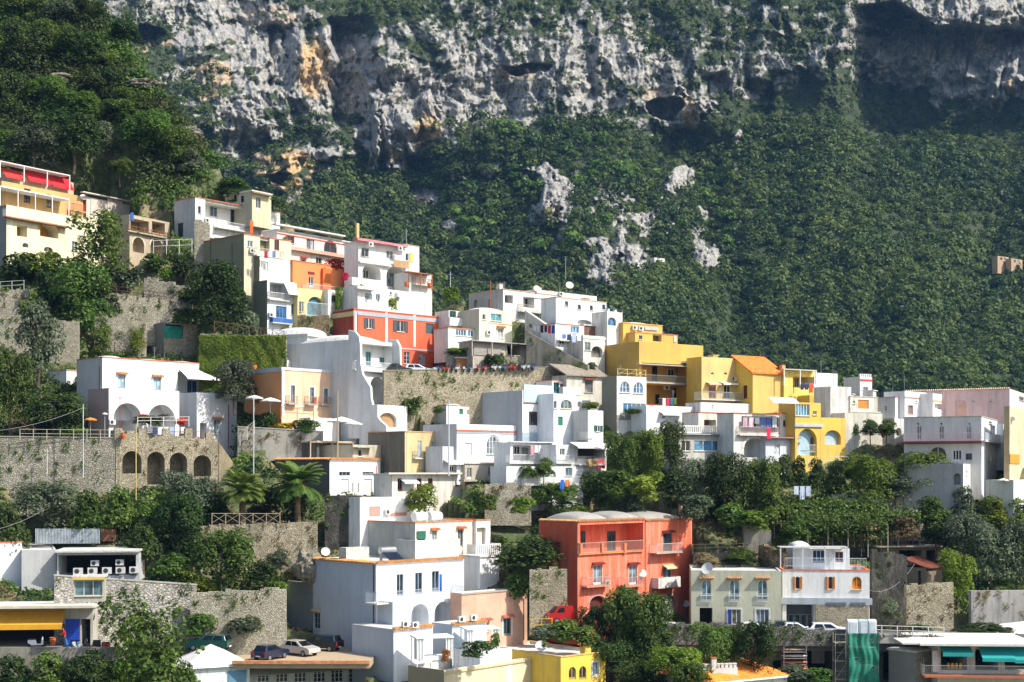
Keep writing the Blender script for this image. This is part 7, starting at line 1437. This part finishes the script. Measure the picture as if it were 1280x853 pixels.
# ------------------------------------------------------------------ plants
CROWNS = {}
def crown_mesh(kind, shape, var):
    k = (kind, shape, var)
    if k in CROWNS: return CROWNS[k]
    n, ls, lumps, inner = {'round': (3400, .075, 11, .2), 'big': (8000, .050, 18, .2), 'airy': (3600, .060, 14, .5), 'bush': (1500, .11, 7, .2), 'flat': (4500, .06, 16, .15), 'cone': (3200, .07, 12, .25), 'small': (700, .16, 5, .2)}[shape]
    p, nn, t = crown_pts(n, lumps, 1.0, 1.0, inner, seed=hash_(shape) + var * 17, cone=(shape == 'cone'))
    p = p / np.array([np.percentile(abs(p[:, 0]), 99), np.percentile(abs(p[:, 1]), 99), 1]); lo, hi = np.percentile(p[:, 2], 1), np.percentile(p[:, 2], 99)
    p[:, 2] = (p[:, 2] - lo) / (hi - lo) * 2 - 1
    if shape != 'airy':
        keep = vnoise(p[:, 0] * 4.1 + 3, p[:, 2] * 4.1 + p[:, 1] * 3.1, 15) > .27; p, nn, t = p[keep], nn[keep], t[keep]
    else:
        keep = vnoise(p[:, 0] * 3.2 + 7, p[:, 2] * 3.2 + p[:, 1] * 2.1, 5) > .36; p, nn, t = p[keep], nn[keep], t[keep]
    V, Q, T = leaves(p, nn, ls * rng.uniform(.7, 1.35, len(p)), t)
    o = npmesh('crown', V, Q, leaf(kind), T); me = o.data; bpy.data.objects.remove(o); CROWNS[k] = me; return me
def hash_(s): return sum(ord(c) * (i + 3) for i, c in enumerate(s)) % 9973
TRUNK = []
for v in range(3):
    g = random.Random(v); mb = MB(); p = Vector((0, 0, 0)); r = .055
    for i in range(3):
        q = p + Vector((g.uniform(-.05, .05), g.uniform(-.05, .05), .2)); mb.tube(p, q, r, r * .85, 7, False); p = q; r *= .85
    for i in range(6):
        a = i * 1.05 + g.uniform(-.3, .3); m1 = p + Vector((math.cos(a) * .13, math.sin(a) * .13, .16)); m2 = m1 + Vector((math.cos(a) * .16, math.sin(a) * .16, .16 + g.uniform(-.05, .05)))
        mb.tube(p, m1, r * .6, r * .4, 5, False); mb.tube(m1, m2, r * .4, r * .15, 4, False)
    o = mb.build('trunk', bark()); TRUNK.append(o.data); bpy.data.objects.remove(o)
TREES = []
def tree(px, py, hw, hp, kind, label, shape='round', name='tree', cat=None, dD=0, D=None, group=None, low=.18):
    """px: middle, py: foot, hw: half width in picture px, hp: height in px, low: share of the height that is bare trunk"""
    D = (Dt(px, py) if D is None else D) + dD; k = D / FPX; P = P3(px, py, D); Hm = hp * k; rx = hw * k
    g = random.Random(int(px * 7 + py)); v = g.randrange(3)
    bush = name in ('bush', 'hedge', 'shrub')
    cr = bpy.data.objects.new('crown' if not bush else name, crown_mesh(kind, shape, v)); COL.objects.link(cr)
    rz = Hm * (1 - low) / 2
    if bush:
        cr.location = (P.x, P.y, P.z + rz * .92); cr.scale = (rx, rx * g.uniform(.8, 1.1), rz * 1.08); cr.rotation_euler.z = g.uniform(-.5, .5); tag(cr, label, cat or name, group); TREES.append((px, py, D)); return cr
    e = empty(name, label, cat or 'tree', tuple(P), 0, group)
    cr.parent = e; cr.location = (0, 0, Hm - rz); cr.scale = (rx, rx * g.uniform(.8, 1.05), rz); cr.rotation_euler.z = g.uniform(-.6, .6)
    t = bpy.data.objects.new('trunk', TRUNK[v]); COL.objects.link(t); t.parent = e; t.location = (0, 0, -1.5); hs = (Hm * .8 + 1.5) / .92; t.scale = (max(rx, Hm * .5) * 1.0, max(rx, Hm * .5) * 1.0, hs); t.rotation_euler.z = g.uniform(0, 6)
    TREES.append((px, py, D)); return e
B = lambda *a, **k: tree(*a, shape=k.pop('shape', 'bush'), name=k.pop('name', 'bush'), low=0, **k)
G1 = 'trees on the upper left slope'
for a in [(92, 206, 34, 66, 'dark', 'large round dark tree right above the yellow villa', 'big'), (42, 214, 32, 58, 'olive', 'grey-green tree left of the large round dark tree', 'big'),
          (8, 150, 26, 60, 'dark', 'dark tree on the slope at the left edge above the red awnings', 'big'), (30, 96, 30, 66, 'dark', 'tall dark tree high on the slope near the left edge', 'big'),
          (105, 88, 26, 50, 'dark', 'dark tree on the slope crest left of the pale boulder', 'big'), (68, 74, 26, 46, 'mid', 'mid-green tree on the high slope between two dark trees', 'big'),
          (180, 200, 34, 60, 'mid', 'broad mid-green tree above the slope grass patch', 'big'), (150, 158, 28, 40, 'mid', 'mid-green tree below the pale boulder on the slope', 'round'),
          (218, 210, 24, 50, 'mid', 'mid-green tree at the right shoulder of the left slope', 'big'), (243, 222, 18, 34, 'olive', 'small grey-green tree at the foot of the slope crest', 'round'),
          (120, 128, 22, 40, 'dark', 'dark tree just above the large round dark tree', 'round'), (55, 140, 26, 44, 'mid', 'mid-green tree in the middle of the left slope', 'big'),
          (196, 145, 20, 32, 'dark', 'dark tree beside the pale rock slabs on the slope', 'round'), (155, 60, 20, 40, 'dark', 'dark tree on the crest against the grey cliff', 'round'),
          (196, 262, 22, 36, 'dark', 'dark spreading fig over the top white villa left wall', 'round'), (285, 247, 24, 24, 'mid', 'leafy tree behind the top white villa roof', 'round'),
          (300, 262, 26, 24, 'dark', 'dark tree right behind the small cream cottage', 'round'), (335, 264, 20, 24, 'dark', 'dark tree on the ridge right of the cream cottage', 'round')]:
    tree(*a[:6], shape=a[6], group=G1, dD=5 if a[0] > 250 or a[0] == 196 else 0)
for a in LATE: tree(*a[:6], shape=a[6], group=G1)
tree(128, 348, 42, 84, 'mid', 'half-bare pale green tree growing in front of the yellow villa', 'airy', low=.12, dD=-4)
tree(100, 418, 38, 88, 'mid', 'big bright green tree over the stone terraces below the yellow villa', 'big', low=.08)
tree(62, 400, 22, 60, 'dark', 'dark tree left of the big bright green tree', 'round'); tree(130, 400, 18, 56, 'dark', 'dark tree trunked against the long stone wall', 'round')
tree(47, 470, 27, 92, 'olive', 'dark blue-green conifer standing before the left stone walls', 'cone', low=.08, dD=-3)
tree(14, 530, 26, 96, 'mid', 'bright leafy tree at the left edge beside the white villa', 'big', low=.05, dD=-3); tree(66, 540, 38, 48, 'dark', 'dark evergreen left of the white villa terrace', 'big', low=.02, dD=-1.5)
tree(28, 545, 14, 30, 'dry', 'dry orange-brown shrub tree under the bright leafy tree', 'round', dD=-1.5)
tree(270, 412, 38, 82, 'dark', 'dense round green tree beside the olive-grey block', 'big', low=.1, dD=-2); tree(293, 505, 27, 54, 'olive', 'silvery olive tree between white villa and pink house', 'big', low=.08, dD=-1)
tree(127, 447, 13, 38, 'mid', 'narrow green tree at the foot of the left stone terraces', 'round'); tree(172, 444, 14, 34, 'bright', 'banana-like yellow-green plant by the stone hut', 'airy')
for a in [(18, 350, 26, 34, 'dark', 'dark bush under the left end of the yellow villa'), (50, 345, 24, 30, 'bright', 'bright green bush under the yellow villa arch'), (84, 352, 24, 30, 'mid', 'mid-green bush under the yellow villa middle'),
          (118, 358, 24, 26, 'dark', 'dark bush at the foot of the half-bare tree'), (160, 358, 20, 22, 'olive', 'grey bush on the terrace right of the half-bare tree'), (188, 336, 16, 20, 'mid', 'green bush below the terrace house arches'),
          (222, 344, 15, 24, 'dark', 'round dark bush beside the white wire pergola'), (205, 348, 12, 14, 'bright', 'small bright bush left of the round dark bush'), (240, 380, 16, 20, 'dark', 'dark bush on the stone terrace rim under the top villa'),
          (306, 425, 18, 34, 'olive', 'grey-green shrub at the foot of the olive-grey block'), (236, 402, 20, 16, 'mid', 'low bush on the roof of the stone hut'), (330, 432, 16, 14, 'dry', 'dry bush by the rustic rail above the ivy slope'),
          (452, 378, 7, 22, 'bright', 'climbing plant at the corner of the white laundry terrace'), (492, 386, 8, 14, 'bright', 'small bush on the white laundry terrace rim'), (424, 385, 5, 26, 'bright', 'narrow climber beside the small white house'),
          (566, 375, 12, 16, 'bright', 'yellow-green bush on the crest left of the cream stepped house'), (575, 444, 18, 9, 'bright', 'low bright hedge left of the grey plank shed'),
          (610, 457, 9, 14, 'dark', 'dark agave bush on the road terrace'), (622, 457, 8, 15, 'dark', 'second dark bush on the road terrace, right of the first'), (517, 517, 13, 20, 'mid', 'round dark green bush between white baroque house and centre houses'),
          (690, 445, 10, 14, 'olive', 'shrub below the slanting stair wall'), (700, 452, 8, 10, 'bright', 'bright shrub under the small white house with blue window'), (738, 462, 8, 9, 'olive', 'dusty shrub before the ruined roof house')]:
    B(*a, dD=-1)
G2 = 'shrubs and trees below the arcade'
for a in [(55, 660, 40, 58, 'olive', 'big grey-green shrub below the dry grass bank', 'big'), (112, 662, 22, 48, 'mid', 'bright bush right of the big grey-green shrub', 'round'), (150, 660, 24, 50, 'mid', 'green bush in front of the arcade left end', 'round'),
          (236, 655, 36, 64, 'olive', 'silvery olive in front of the arcade arches', 'big'), (195, 662, 22, 44, 'mid', 'green shrub between arcade and silvery olive', 'round'), (222, 690, 33, 70, 'dark', 'dark round tree below the silvery olive', 'big'),
          (180, 700, 24, 44, 'dark', 'dark shrub left of the dark round tree', 'round'), (12, 690, 26, 60, 'dark', 'dark tree at the left edge above the workshop', 'round'), (275, 740, 40, 76, 'mid', 'big bright-topped bush below the stone terrace wall', 'big'),
          (205, 738, 32, 44, 'mid', 'green creeper heap behind the pale stone wall', 'round'), (330, 735, 26, 34, 'dark', 'dark shrub between rock outcrop and villa side wall', 'round'), (240, 742, 30, 30, 'bright', 'bright bramble over the pale stone wall', 'round'),
          (300, 690, 20, 30, 'olive', 'grey shrub on the terrace wall face', 'round'), (345, 712, 18, 24, 'olive', 'agave-grey shrub under the stone terrace wall', 'round'), (366, 655, 20, 42, 'dark', 'dark rounded shrub under the right palm', 'round'),
          (330, 645, 22, 34, 'dark', 'dark shrub between the two palms', 'round'), (270, 650, 20, 34, 'dark', 'dark shrub left of the left palm', 'round')]:
    tree(*a[:6], shape=a[6], low=.02, dD=-1.5, group=G2)
tree(190, 872, 60, 124, 'mid', 'tall airy leafy tree in front of the pale stone wall at lower left', 'airy', low=.1, dD=-2); tree(168, 868, 30, 92, 'bright', 'lighter leafy branchwork left of the tall airy tree', 'airy', low=.1, dD=-3)
for i, a in enumerate([(18, 862, 30, 42, 'dark', 'dark bush at the bottom left corner'), (62, 862, 30, 46, 'mid', 'green bush below the motor workshop'), (105, 864, 28, 50, 'dark', 'dark bush under the scooters'), (140, 866, 26, 40, 'mid', 'bush left of the tall airy tree foot'),
          (232, 868, 20, 40, 'mid', 'bush right of the tall airy tree foot')]): B(*a, shape='round', dD=-3)
G3 = 'trees and bushes among the centre houses'
for a in [(524, 640, 22, 34, 'bright', 'bright bush below the weathered yellowish house', 'round'), (556, 645, 20, 30, 'mid', 'green bush right of the slab-roofed storey', 'round'), (602, 648, 28, 46, 'bright', 'bright yellow-green tree below the centre villa', 'big'),
          (570, 655, 22, 30, 'dark', 'dark creeper behind the roof water tanks', 'round'), (628, 655, 20, 28, 'mid', 'green bush above the beige house balcony', 'round'), (688, 642, 34, 38, 'mid', 'wide green tree under the lowest centre terrace', 'big'),
          (745, 642, 26, 52, 'dark', 'dark tree at the right end of the lowest centre terrace', 'big'), (660, 598, 13, 16, 'mid', 'small potted tree on the centre laundry terrace', 'round'), (680, 597, 14, 24, 'mid', 'taller potted tree on the centre laundry terrace', 'round'),
          (790, 650, 24, 22, 'olive', 'pale shrub behind the red building domes', 'round'), (715, 650, 24, 18, 'mid', 'low creeper behind the left dome of the red building', 'round')]:
    tree(*a[:6], shape=a[6], low=.06, dD=-1.5 if a[0] not in (660, 680, 556, 570, 602, 628) else (-6.5 if a[0] in (660, 680) else 12), group=G3)
tree(668, 724, 50, 52, 'dark', 'flat-topped dark canopy tree clipped over the stone wall left of the red building', 'flat', low=.25, dD=-3)
B(642, 745, 20, 30, 'mid', 'creeper between beige house and canopy tree wall', dD=-2)
G4 = 'trees on the green bank in the centre right'
for a in [(775, 600, 20, 58, 'mid', 'ivy mound at the left of the green bank', 'big'), (805, 600, 24, 62, 'bright', 'yellow-green ivy bank below the terrace loungers', 'big'), (838, 590, 20, 62, 'dark', 'very dark clipped ivy column in the green bank', 'big'),
          (820, 640, 26, 60, 'dark', 'dark tree in the gully of the green bank', 'big'), (868, 625, 24, 50, 'olive', 'grey-green tree before the glazed veranda', 'big'), (905, 640, 30, 72, 'dark', 'largest dark tree of the green bank under the laundry balcony', 'big'),
          (945, 640, 28, 66, 'mid', 'broad green tree right of the largest dark tree', 'big'), (880, 672, 30, 58, 'dark', 'dark olive at the bottom of the gully', 'big'), (920, 690, 28, 56, 'dark', 'dark tree behind the broken wall with the curved top', 'big'),
          (965, 655, 22, 44, 'mid', 'green vine heap at the left end of the pergolas', 'round'), (790, 640, 16, 34, 'olive', 'pale flowering shrub on the stair bank', 'round'), (835, 665, 18, 40, 'dark', 'dark shrub left of the bottom gully olive', 'round')]:
    tree(*a[:6], shape=a[6], low=.03, dD=-3.5 if a[0] not in (880, 920, 835, 820) else (4 if a[0] > 850 else 9), group=G4)
G5 = 'garden trees below the right houses'
for a in [(975, 610, 15, 40, 'dark', 'first small round tree right under the arched white base', 'round'), (998, 610, 14, 38, 'dark', 'small round tree under the pinkish roof slab', 'round'), (1022, 612, 14, 38, 'dark', 'small round tree under the left pale blue arch', 'round'),
          (1045, 612, 15, 36, 'dark', 'small round tree under the right pale blue arch', 'round'), (1085, 625, 30, 56, 'bright', 'bright green tree below the concrete balcony posts', 'big'), (1064, 600, 12, 22, 'mid', 'little bush at the bright green tree left shoulder', 'round'),
          (1088, 545, 14, 20, 'dark', 'potted palm bush on the upper balcony terrace', 'round'), (1108, 545, 14, 20, 'mid', 'bushy plant next to the potted palm bush', 'round'), (1150, 612, 36, 46, 'mid', 'wide tree right before the white villa shaded wall', 'big'),
          (1182, 622, 26, 42, 'dark', 'dark tree at the white villa lower left corner', 'big'), (1120, 622, 20, 30, 'olive', 'pale shrub between bright tree and wide tree', 'round'), (1240, 655, 24, 34, 'bright', 'bright vine below the low boundary house', 'round'),
          (1205, 650, 20, 40, 'olive', 'grey shrub against the villa foundation', 'round'), (1275, 660, 20, 36, 'bright', 'bright vine at the right edge', 'round'), (1165, 655, 24, 34, 'mid', 'green shrub above the pergola row end', 'round')]:
    tree(*a[:6], shape=a[6], low=.05, dD=-4, group=G5)
G6 = 'olives and shrubs at the lower right'
for a in [(1205, 705, 28, 62, 'olive', 'left grey olive above the grey concrete wall', 'big'), (1240, 725, 30, 70, 'olive', 'middle grey olive above the grey concrete wall', 'big'), (1272, 730, 26, 76, 'olive', 'right grey olive at the picture edge', 'big'),
          (1196, 745, 21, 56, 'bright', 'bright yellow-green bush hanging over the ruined stone wall', 'big'), (1170, 680, 22, 34, 'dark', 'dark shrub above the old shed roof', 'round'), (1112, 775, 14, 26, 'olive', 'small olive beside the rock cleft', 'round'),
          (1080, 675, 22, 26, 'dry', 'dry golden creeper on the wall behind the vaulted cottage', 'round'), (1130, 672, 22, 26, 'dry', 'dry golden creeper right of the first one', 'round'), (1040, 672, 20, 24, 'mid', 'green creeper over the wall behind the vaulted cottage', 'round'),
          (990, 682, 20, 34, 'mid', 'green shrub left of the vaulted cottage', 'round'), (885, 710, 20, 18, 'dry', 'dry grass tuft on the bank behind the grey-green house', 'round'), (925, 706, 24, 20, 'mid', 'bush on the bank behind the grey-green house', 'round'),
          (1130, 850, 18, 34, 'olive', 'olive by the restaurant steps', 'round')]:
    tree(*a[:6], shape=a[6], low=.04, dD=-2.5, group=G6)
B(1220, 799, 46, 18, 'dark', 'long clipped hedge in front of the grey concrete wall', name='hedge', shape='round', dD=-2)
G7 = 'trees in front of the red and grey-green buildings'
for a in [(745, 812, 26, 54, 'dark', 'dark tree in front of the red building left arch', 'big'), (778, 820, 28, 84, 'mid', 'tallest tree in front of the red building', 'big'), (812, 824, 30, 80, 'mid', 'tree in front of the red building middle arch', 'big'),
          (760, 838, 30, 36, 'dark', 'low dark tree below the tallest tree', 'big'), (842, 850, 34, 40, 'bright', 'bright creeper heap under the road at the red building', 'big'), (888, 838, 27, 58, 'mid', 'left round tree below the grey-green house', 'big'),
          (912, 834, 22, 50, 'mid', 'middle round tree below the grey-green house', 'big'), (942, 840, 27, 62, 'dark', 'right dark round tree below the grey-green house', 'big'), (800, 868, 34, 40, 'dark', 'dark tree at the bottom edge right of the yellow villa', 'big'),
          (862, 868, 28, 40, 'mid', 'green tree at the bottom edge left of the small castle wall', 'big')]:
    tree(*a[:6], shape=a[6], low=.05, dD={745: 1.5, 778: 1.5, 812: 0, 760: 1.5, 800: 0}.get(a[0], -6), group=G7)
for a in [(700, 800, 26, 24, 'mid', 'low bush under the red van'), (675, 798, 22, 16, 'olive', 'low olive bush beside the yellow stall'), (728, 806, 20, 22, 'mid', 'bush right of the white roof terrace'), (985, 848, 26, 16, 'olive', 'grass clump under the boat rack'), (1025, 850, 20, 14, 'mid', 'green weeds left of the scaffolding')]:
    B(*a, dD=-4)
for a in [(770, 618, 24, 30, 'mid', 'leafy bush at the foot of the ivy mound'), (806, 622, 26, 30, 'bright', 'light bush at the foot of the yellow-green ivy bank'), (838, 616, 20, 26, 'dark', 'dark bush at the foot of the clipped ivy column'), (872, 645, 22, 26, 'olive', 'grey bush under the grey-green tree of the bank'), (908, 656, 26, 26, 'mid', 'green bush under the largest dark tree of the bank'), (946, 660, 26, 24, 'bright', 'light bush under the broad green tree of the bank'), (250, 792, 22, 24, 'mid', 'green bramble at the foot of the wall beside the tall airy tree'), (300, 790, 26, 18, 'olive', 'grey bush at the foot of the stone wall above the parked cars'), (345, 745, 16, 18, 'bright', 'bright creeper on the wall top by the villa side wall'), (612, 636, 14, 18, 'mid', 'creeper at the left foot of the centre stone wall'), (655, 640, 16, 18, 'bright', 'creeper at the right foot of the centre stone wall'), (1150, 795, 18, 14, 'olive', 'rubble shrub at the foot of the ruined wall'), (1190, 730, 10, 20, 'mid', 'climber on the right end of the ruined wall'), (1255, 742, 14, 10, 'mid', 'creeper on top of the grey concrete wall'), (690, 716, 10, 14, 'mid', 'creeper on the tall stone wall under the canopy tree'), (545, 516, 10, 8, 'mid', 'small bush at the foot of the road wall'), (40, 400, 16, 26, 'mid', 'creeper over the left edge stone wall'), (90, 545, 12, 10, 'mid', 'small bush on the long terrace wall')]:
    B(*a, dD=-2.5 if a[0] not in (612, 655, 770, 806, 838, 872, 908, 946) else -6.5)
# palms
def palm(px, py, hp, rp, label, dD=0):
    D = Dt(px, py) + dD; k = D / FPX; P = P3(px, py, D); e = empty('palm_tree', label, 'palm tree', tuple(P), 0, 'date palms above the stone terrace wall')
    h = hp * k; r = rp * k; mb = MB()
    for i in range(8): mb.tube((0, 0, -1 + (h + 1) * i / 8), (0, 0, -1 + (h + 1) * (i + 1) / 8), .42 - .008 * i, .34, 9, False)
    mb.build('trunk', plain('7f6a4e', .95, name='bark', var=.4), e)
    g = np.random.default_rng(int(px)); C = []; Nn = []; S = []; fr = MB(); V = []; Q = []; T = []
    for j in range(58):
        a = g.uniform(0, 2 * math.pi); el = g.uniform(-.25, 1.35); L = r * g.uniform(.85, 1.12); ca, sa = math.cos(a), math.sin(a); p = np.array([0, 0, h]); n = 14; pts = []
        for i in range(n + 1):
            t = i / n; e_ = el - 1.25 * t * t * (1.1 - .2 * el); pts.append(p.copy()); p = p + np.array([ca * math.cos(e_), sa * math.cos(e_), math.sin(e_)]) * L / n
        for i in range(1, n):
            d = pts[i + 1] - pts[i]; d /= np.linalg.norm(d); side = np.array([-sa, ca, 0]); up = np.cross(side, d)
            for sg in (-1, 1):
                for hf in (0, .5):
                    ll = r * .26 * math.sin(math.pi * min(1, (i + 1) / n * .92)) + .12; q = pts[i] + (pts[i + 1] - pts[i]) * hf
                    tip = q + side * sg * ll * .8 + d * ll * .75 - np.array([0, 0, .22 * ll]); w = d * .07
                    b0 = len(V); V += [q - w, q + w, tip + w * .3, tip - w * .3]; Q.append([b0, b0 + 1, b0 + 2, b0 + 3]); T += [float(np.clip(g.normal(.5 + .25 * el / 1.3 - .1, .15), 0, 1))] * 4
        for i in range(n): fr.tube(pts[i], pts[i + 1], .035, .03, 4, False)
    npmesh('fronds', np.array(V), np.array(Q), leaf('mid'), np.array(T), e); fr.build('frond_ribs', plain('7a7a3a', .7), e)
    c = crown_pts(160, 3, r * .16, .8, .3, 5); V2, Q2, T2 = leaves(c[0] + np.array([r * .12, -r * .25, h - .1]), c[1], np.full(160, .16), c[2]); npmesh('fruit', V2, Q2, leaf('orange'), T2, e)
palm(303, 655, 40, 34, 'left date palm on the terrace below the arcade', -3.5); palm(372, 652, 46, 39, 'right date palm in front of the dark rock face', -3.5)
# flowering plants
for a in [(420, 338, 14, 14, 'red', 'red bougainvillea on the pink-white terrace'), (190, 531, 22, 12, 'dark', 'vine over the arcade terrace pergola'), (180, 524, 8, 6, 'red', 'pink bougainvillea blossom at the left of the pergola'), (224, 531, 9, 8, 'red', 'pink bougainvillea blossom at the right of the pergola'),
          (330, 536, 16, 20, 'dark', 'leafy hedge on the flower terrace left part'), (338, 537, 8, 9, 'yellow', 'left yellow flower cluster on the terrace wall'), (361, 538, 13, 10, 'yellow', 'right yellow flower cluster on the terrace wall'), (384, 540, 18, 15, 'mid', 'hanging green plant right of the yellow flowers'),
          (310, 535, 12, 18, 'dark', 'dark climber at the left post of the wooden terrace'), (599, 819, 21, 17, 'mid', 'round clipped bush on the beige terrace'), (617, 808, 8, 16, 'bright', 'yellow-green bush between the white canopies'), (558, 826, 6, 14, 'orange', 'orange potted flowers in front of the left white canopy'),
          (679, 809, 4, 8, 'mid', 'small potted plant on the white roof terrace'), (790, 517, 18, 6, 'bright', 'yellow-green creeper under the arched windows'), (724, 492, 8, 14, 'yellow', 'yellow-green vine on the whitewashed wall'), (735, 511, 14, 8, 'bright', 'hanging vine below the old grey tile roof house'),
          (1067, 545, 6, 22, 'bright', 'ivy patch on the cream garden wall'), (366, 345, 4, 8, 'orange', 'flower pot plants on the orange balcony'), (355, 316, 6, 20, 'dry', 'dry climber at the pinkish terrace corner'), (432, 350, 5, 9, 'red', 'small red flowers at the orange house corner')]:
    B(a[0], a[1], a[2], a[3], a[4], a[5], cat='flowers' if a[4] in ('red', 'yellow', 'orange') else 'bush', shape='bush', dD={420: 1.0, 599: -10.5, 617: -9.5, 558: -11, 679: -9, 190: -2.3, 180: -2.6, 224: -2.6, 790: -3.5, 724: .2, 735: -3}.get(a[0], -1.8))
for h in HOUSES: h.finish()
hill = build_hill()
# low plants all over the hillside: nobody could count them
def hill_height(x, y):
    return HF(x, y)
n = 41000; g = np.random.default_rng(5)
qx = g.uniform(-260, 1640, n); qy = g.uniform(-10, 900, n); rp = np.interp(qx, RX, RY); ok = qy > rp - 2; qx, qy = qx[ok], qy[ok]
Y = Dt(qx, qy) + g.uniform(-2, 2, len(qx)); X = (qx - 640) / FPX * Y
ins = np.zeros(len(X), bool)
for (C, th, W, dp, zb, xl, x0, x1) in CARVE:
    u = (X - C[0]) * math.cos(th) + (Y - C[1]) * math.sin(th); w_ = -(X - C[0]) * math.sin(th) + (Y - C[1]) * math.cos(th); ins |= (u > -.5) & (u < W + .5) & (w_ > -.9) & (w_ < dp + .5)
upper = (qx < 330) & (qy < 250)
dry = (vnoise(X / 8, Y / 8, 33) > .62) & ~upper
for (cx, cy, rx2, ry2) in ((60, 605, 110, 18), (350, 700, 25, 16), (128, 225, 14, 12)): dry |= ((qx - cx) / rx2) ** 2 + ((qy - cy) / ry2) ** 2 < 1
ins |= (qy > 780) & (qx > 300) & (qx < 460) & (qy < 832)
ins |= (qy > 775) & (qy < 812) & (qx > 828) & (qx < 1290)
def cover(sel, kind, per, r0, r1, name, label, leafs):
    x, y = X[sel], Y[sel]; z = HF(x, y); k = len(x); r = g.uniform(r0, r1, k); C = np.repeat(np.stack([x, y, z], axis=1), per, axis=0); rr = np.repeat(r, per)
    d = g.normal(size=(k * per, 3)); d /= np.linalg.norm(d, axis=1, keepdims=True); d[:, 2] = abs(d[:, 2]); P_ = C + d * (rr * g.uniform(.5, 1.05, k * per))[:, None] * [1, 1, .8]
    tt = np.repeat(.35 + .4 * vnoise(x / 5, y / 5, 3) + g.normal(size=k) * .1, per) + g.normal(size=k * per) * .14
    V_, Q_, T_ = leaves(P_, d + g.normal(size=d.shape) * .45, leafs * g.uniform(.7, 1.3, k * per), np.clip(tt, 0, 1)); o = npmesh(name, V_, Q_, leaf(kind), T_); tag(o, label, 'undergrowth', kind='stuff')
s1 = ~ins & ~dry; mixk = vnoise(X / 6, Y / 6, 44)
cover(s1 & (mixk > .5) & ~upper, 'mid', 24, .5, 1.15, 'undergrowth', 'green undergrowth covering the terraces between the houses', .2)
cover(s1 & (mixk <= .5) & ~upper, 'dark', 24, .5, 1.25, 'undergrowth', 'dark undergrowth covering the terraces between the houses', .2)
cover(s1 & (mixk > .45) & upper, 'mid', 70, 1.2, 2.6, 'slope_wood', 'green scrub wood on the upper left slope', .26)
cover(s1 & (mixk <= .45) & upper, 'dark', 70, 1.3, 2.8, 'slope_wood', 'dark scrub wood on the upper left slope', .26)
cover(~ins & dry, 'dry', 16, .25, .6, 'dry_grass', 'dry straw-coloured grass on the banks', .16)
HAZE = 0.00007
if HAZE:
    hz = MB(); hz.box((-790, -90, -41), (790, 1150, 560)); ho = hz.build('haze', None)
    hm = bpy.data.materials.new('haze'); hm.use_nodes = True; nt = hm.node_tree; nt.nodes.clear()
    out = nt.nodes.new('ShaderNodeOutputMaterial'); pv = nt.nodes.new('ShaderNodeVolumePrincipled')
    pv.inputs['Color'].default_value = (.25, .52, .95, 1); pv.inputs['Density'].default_value = HAZE; pv.inputs['Anisotropy'].default_value = .0
    nt.links.new(pv.outputs[0], out.inputs['Volume']); ho.data.materials.append(hm)
    tag(ho, 'thin blue haze over the valley and mountain', 'haze', kind='stuff')
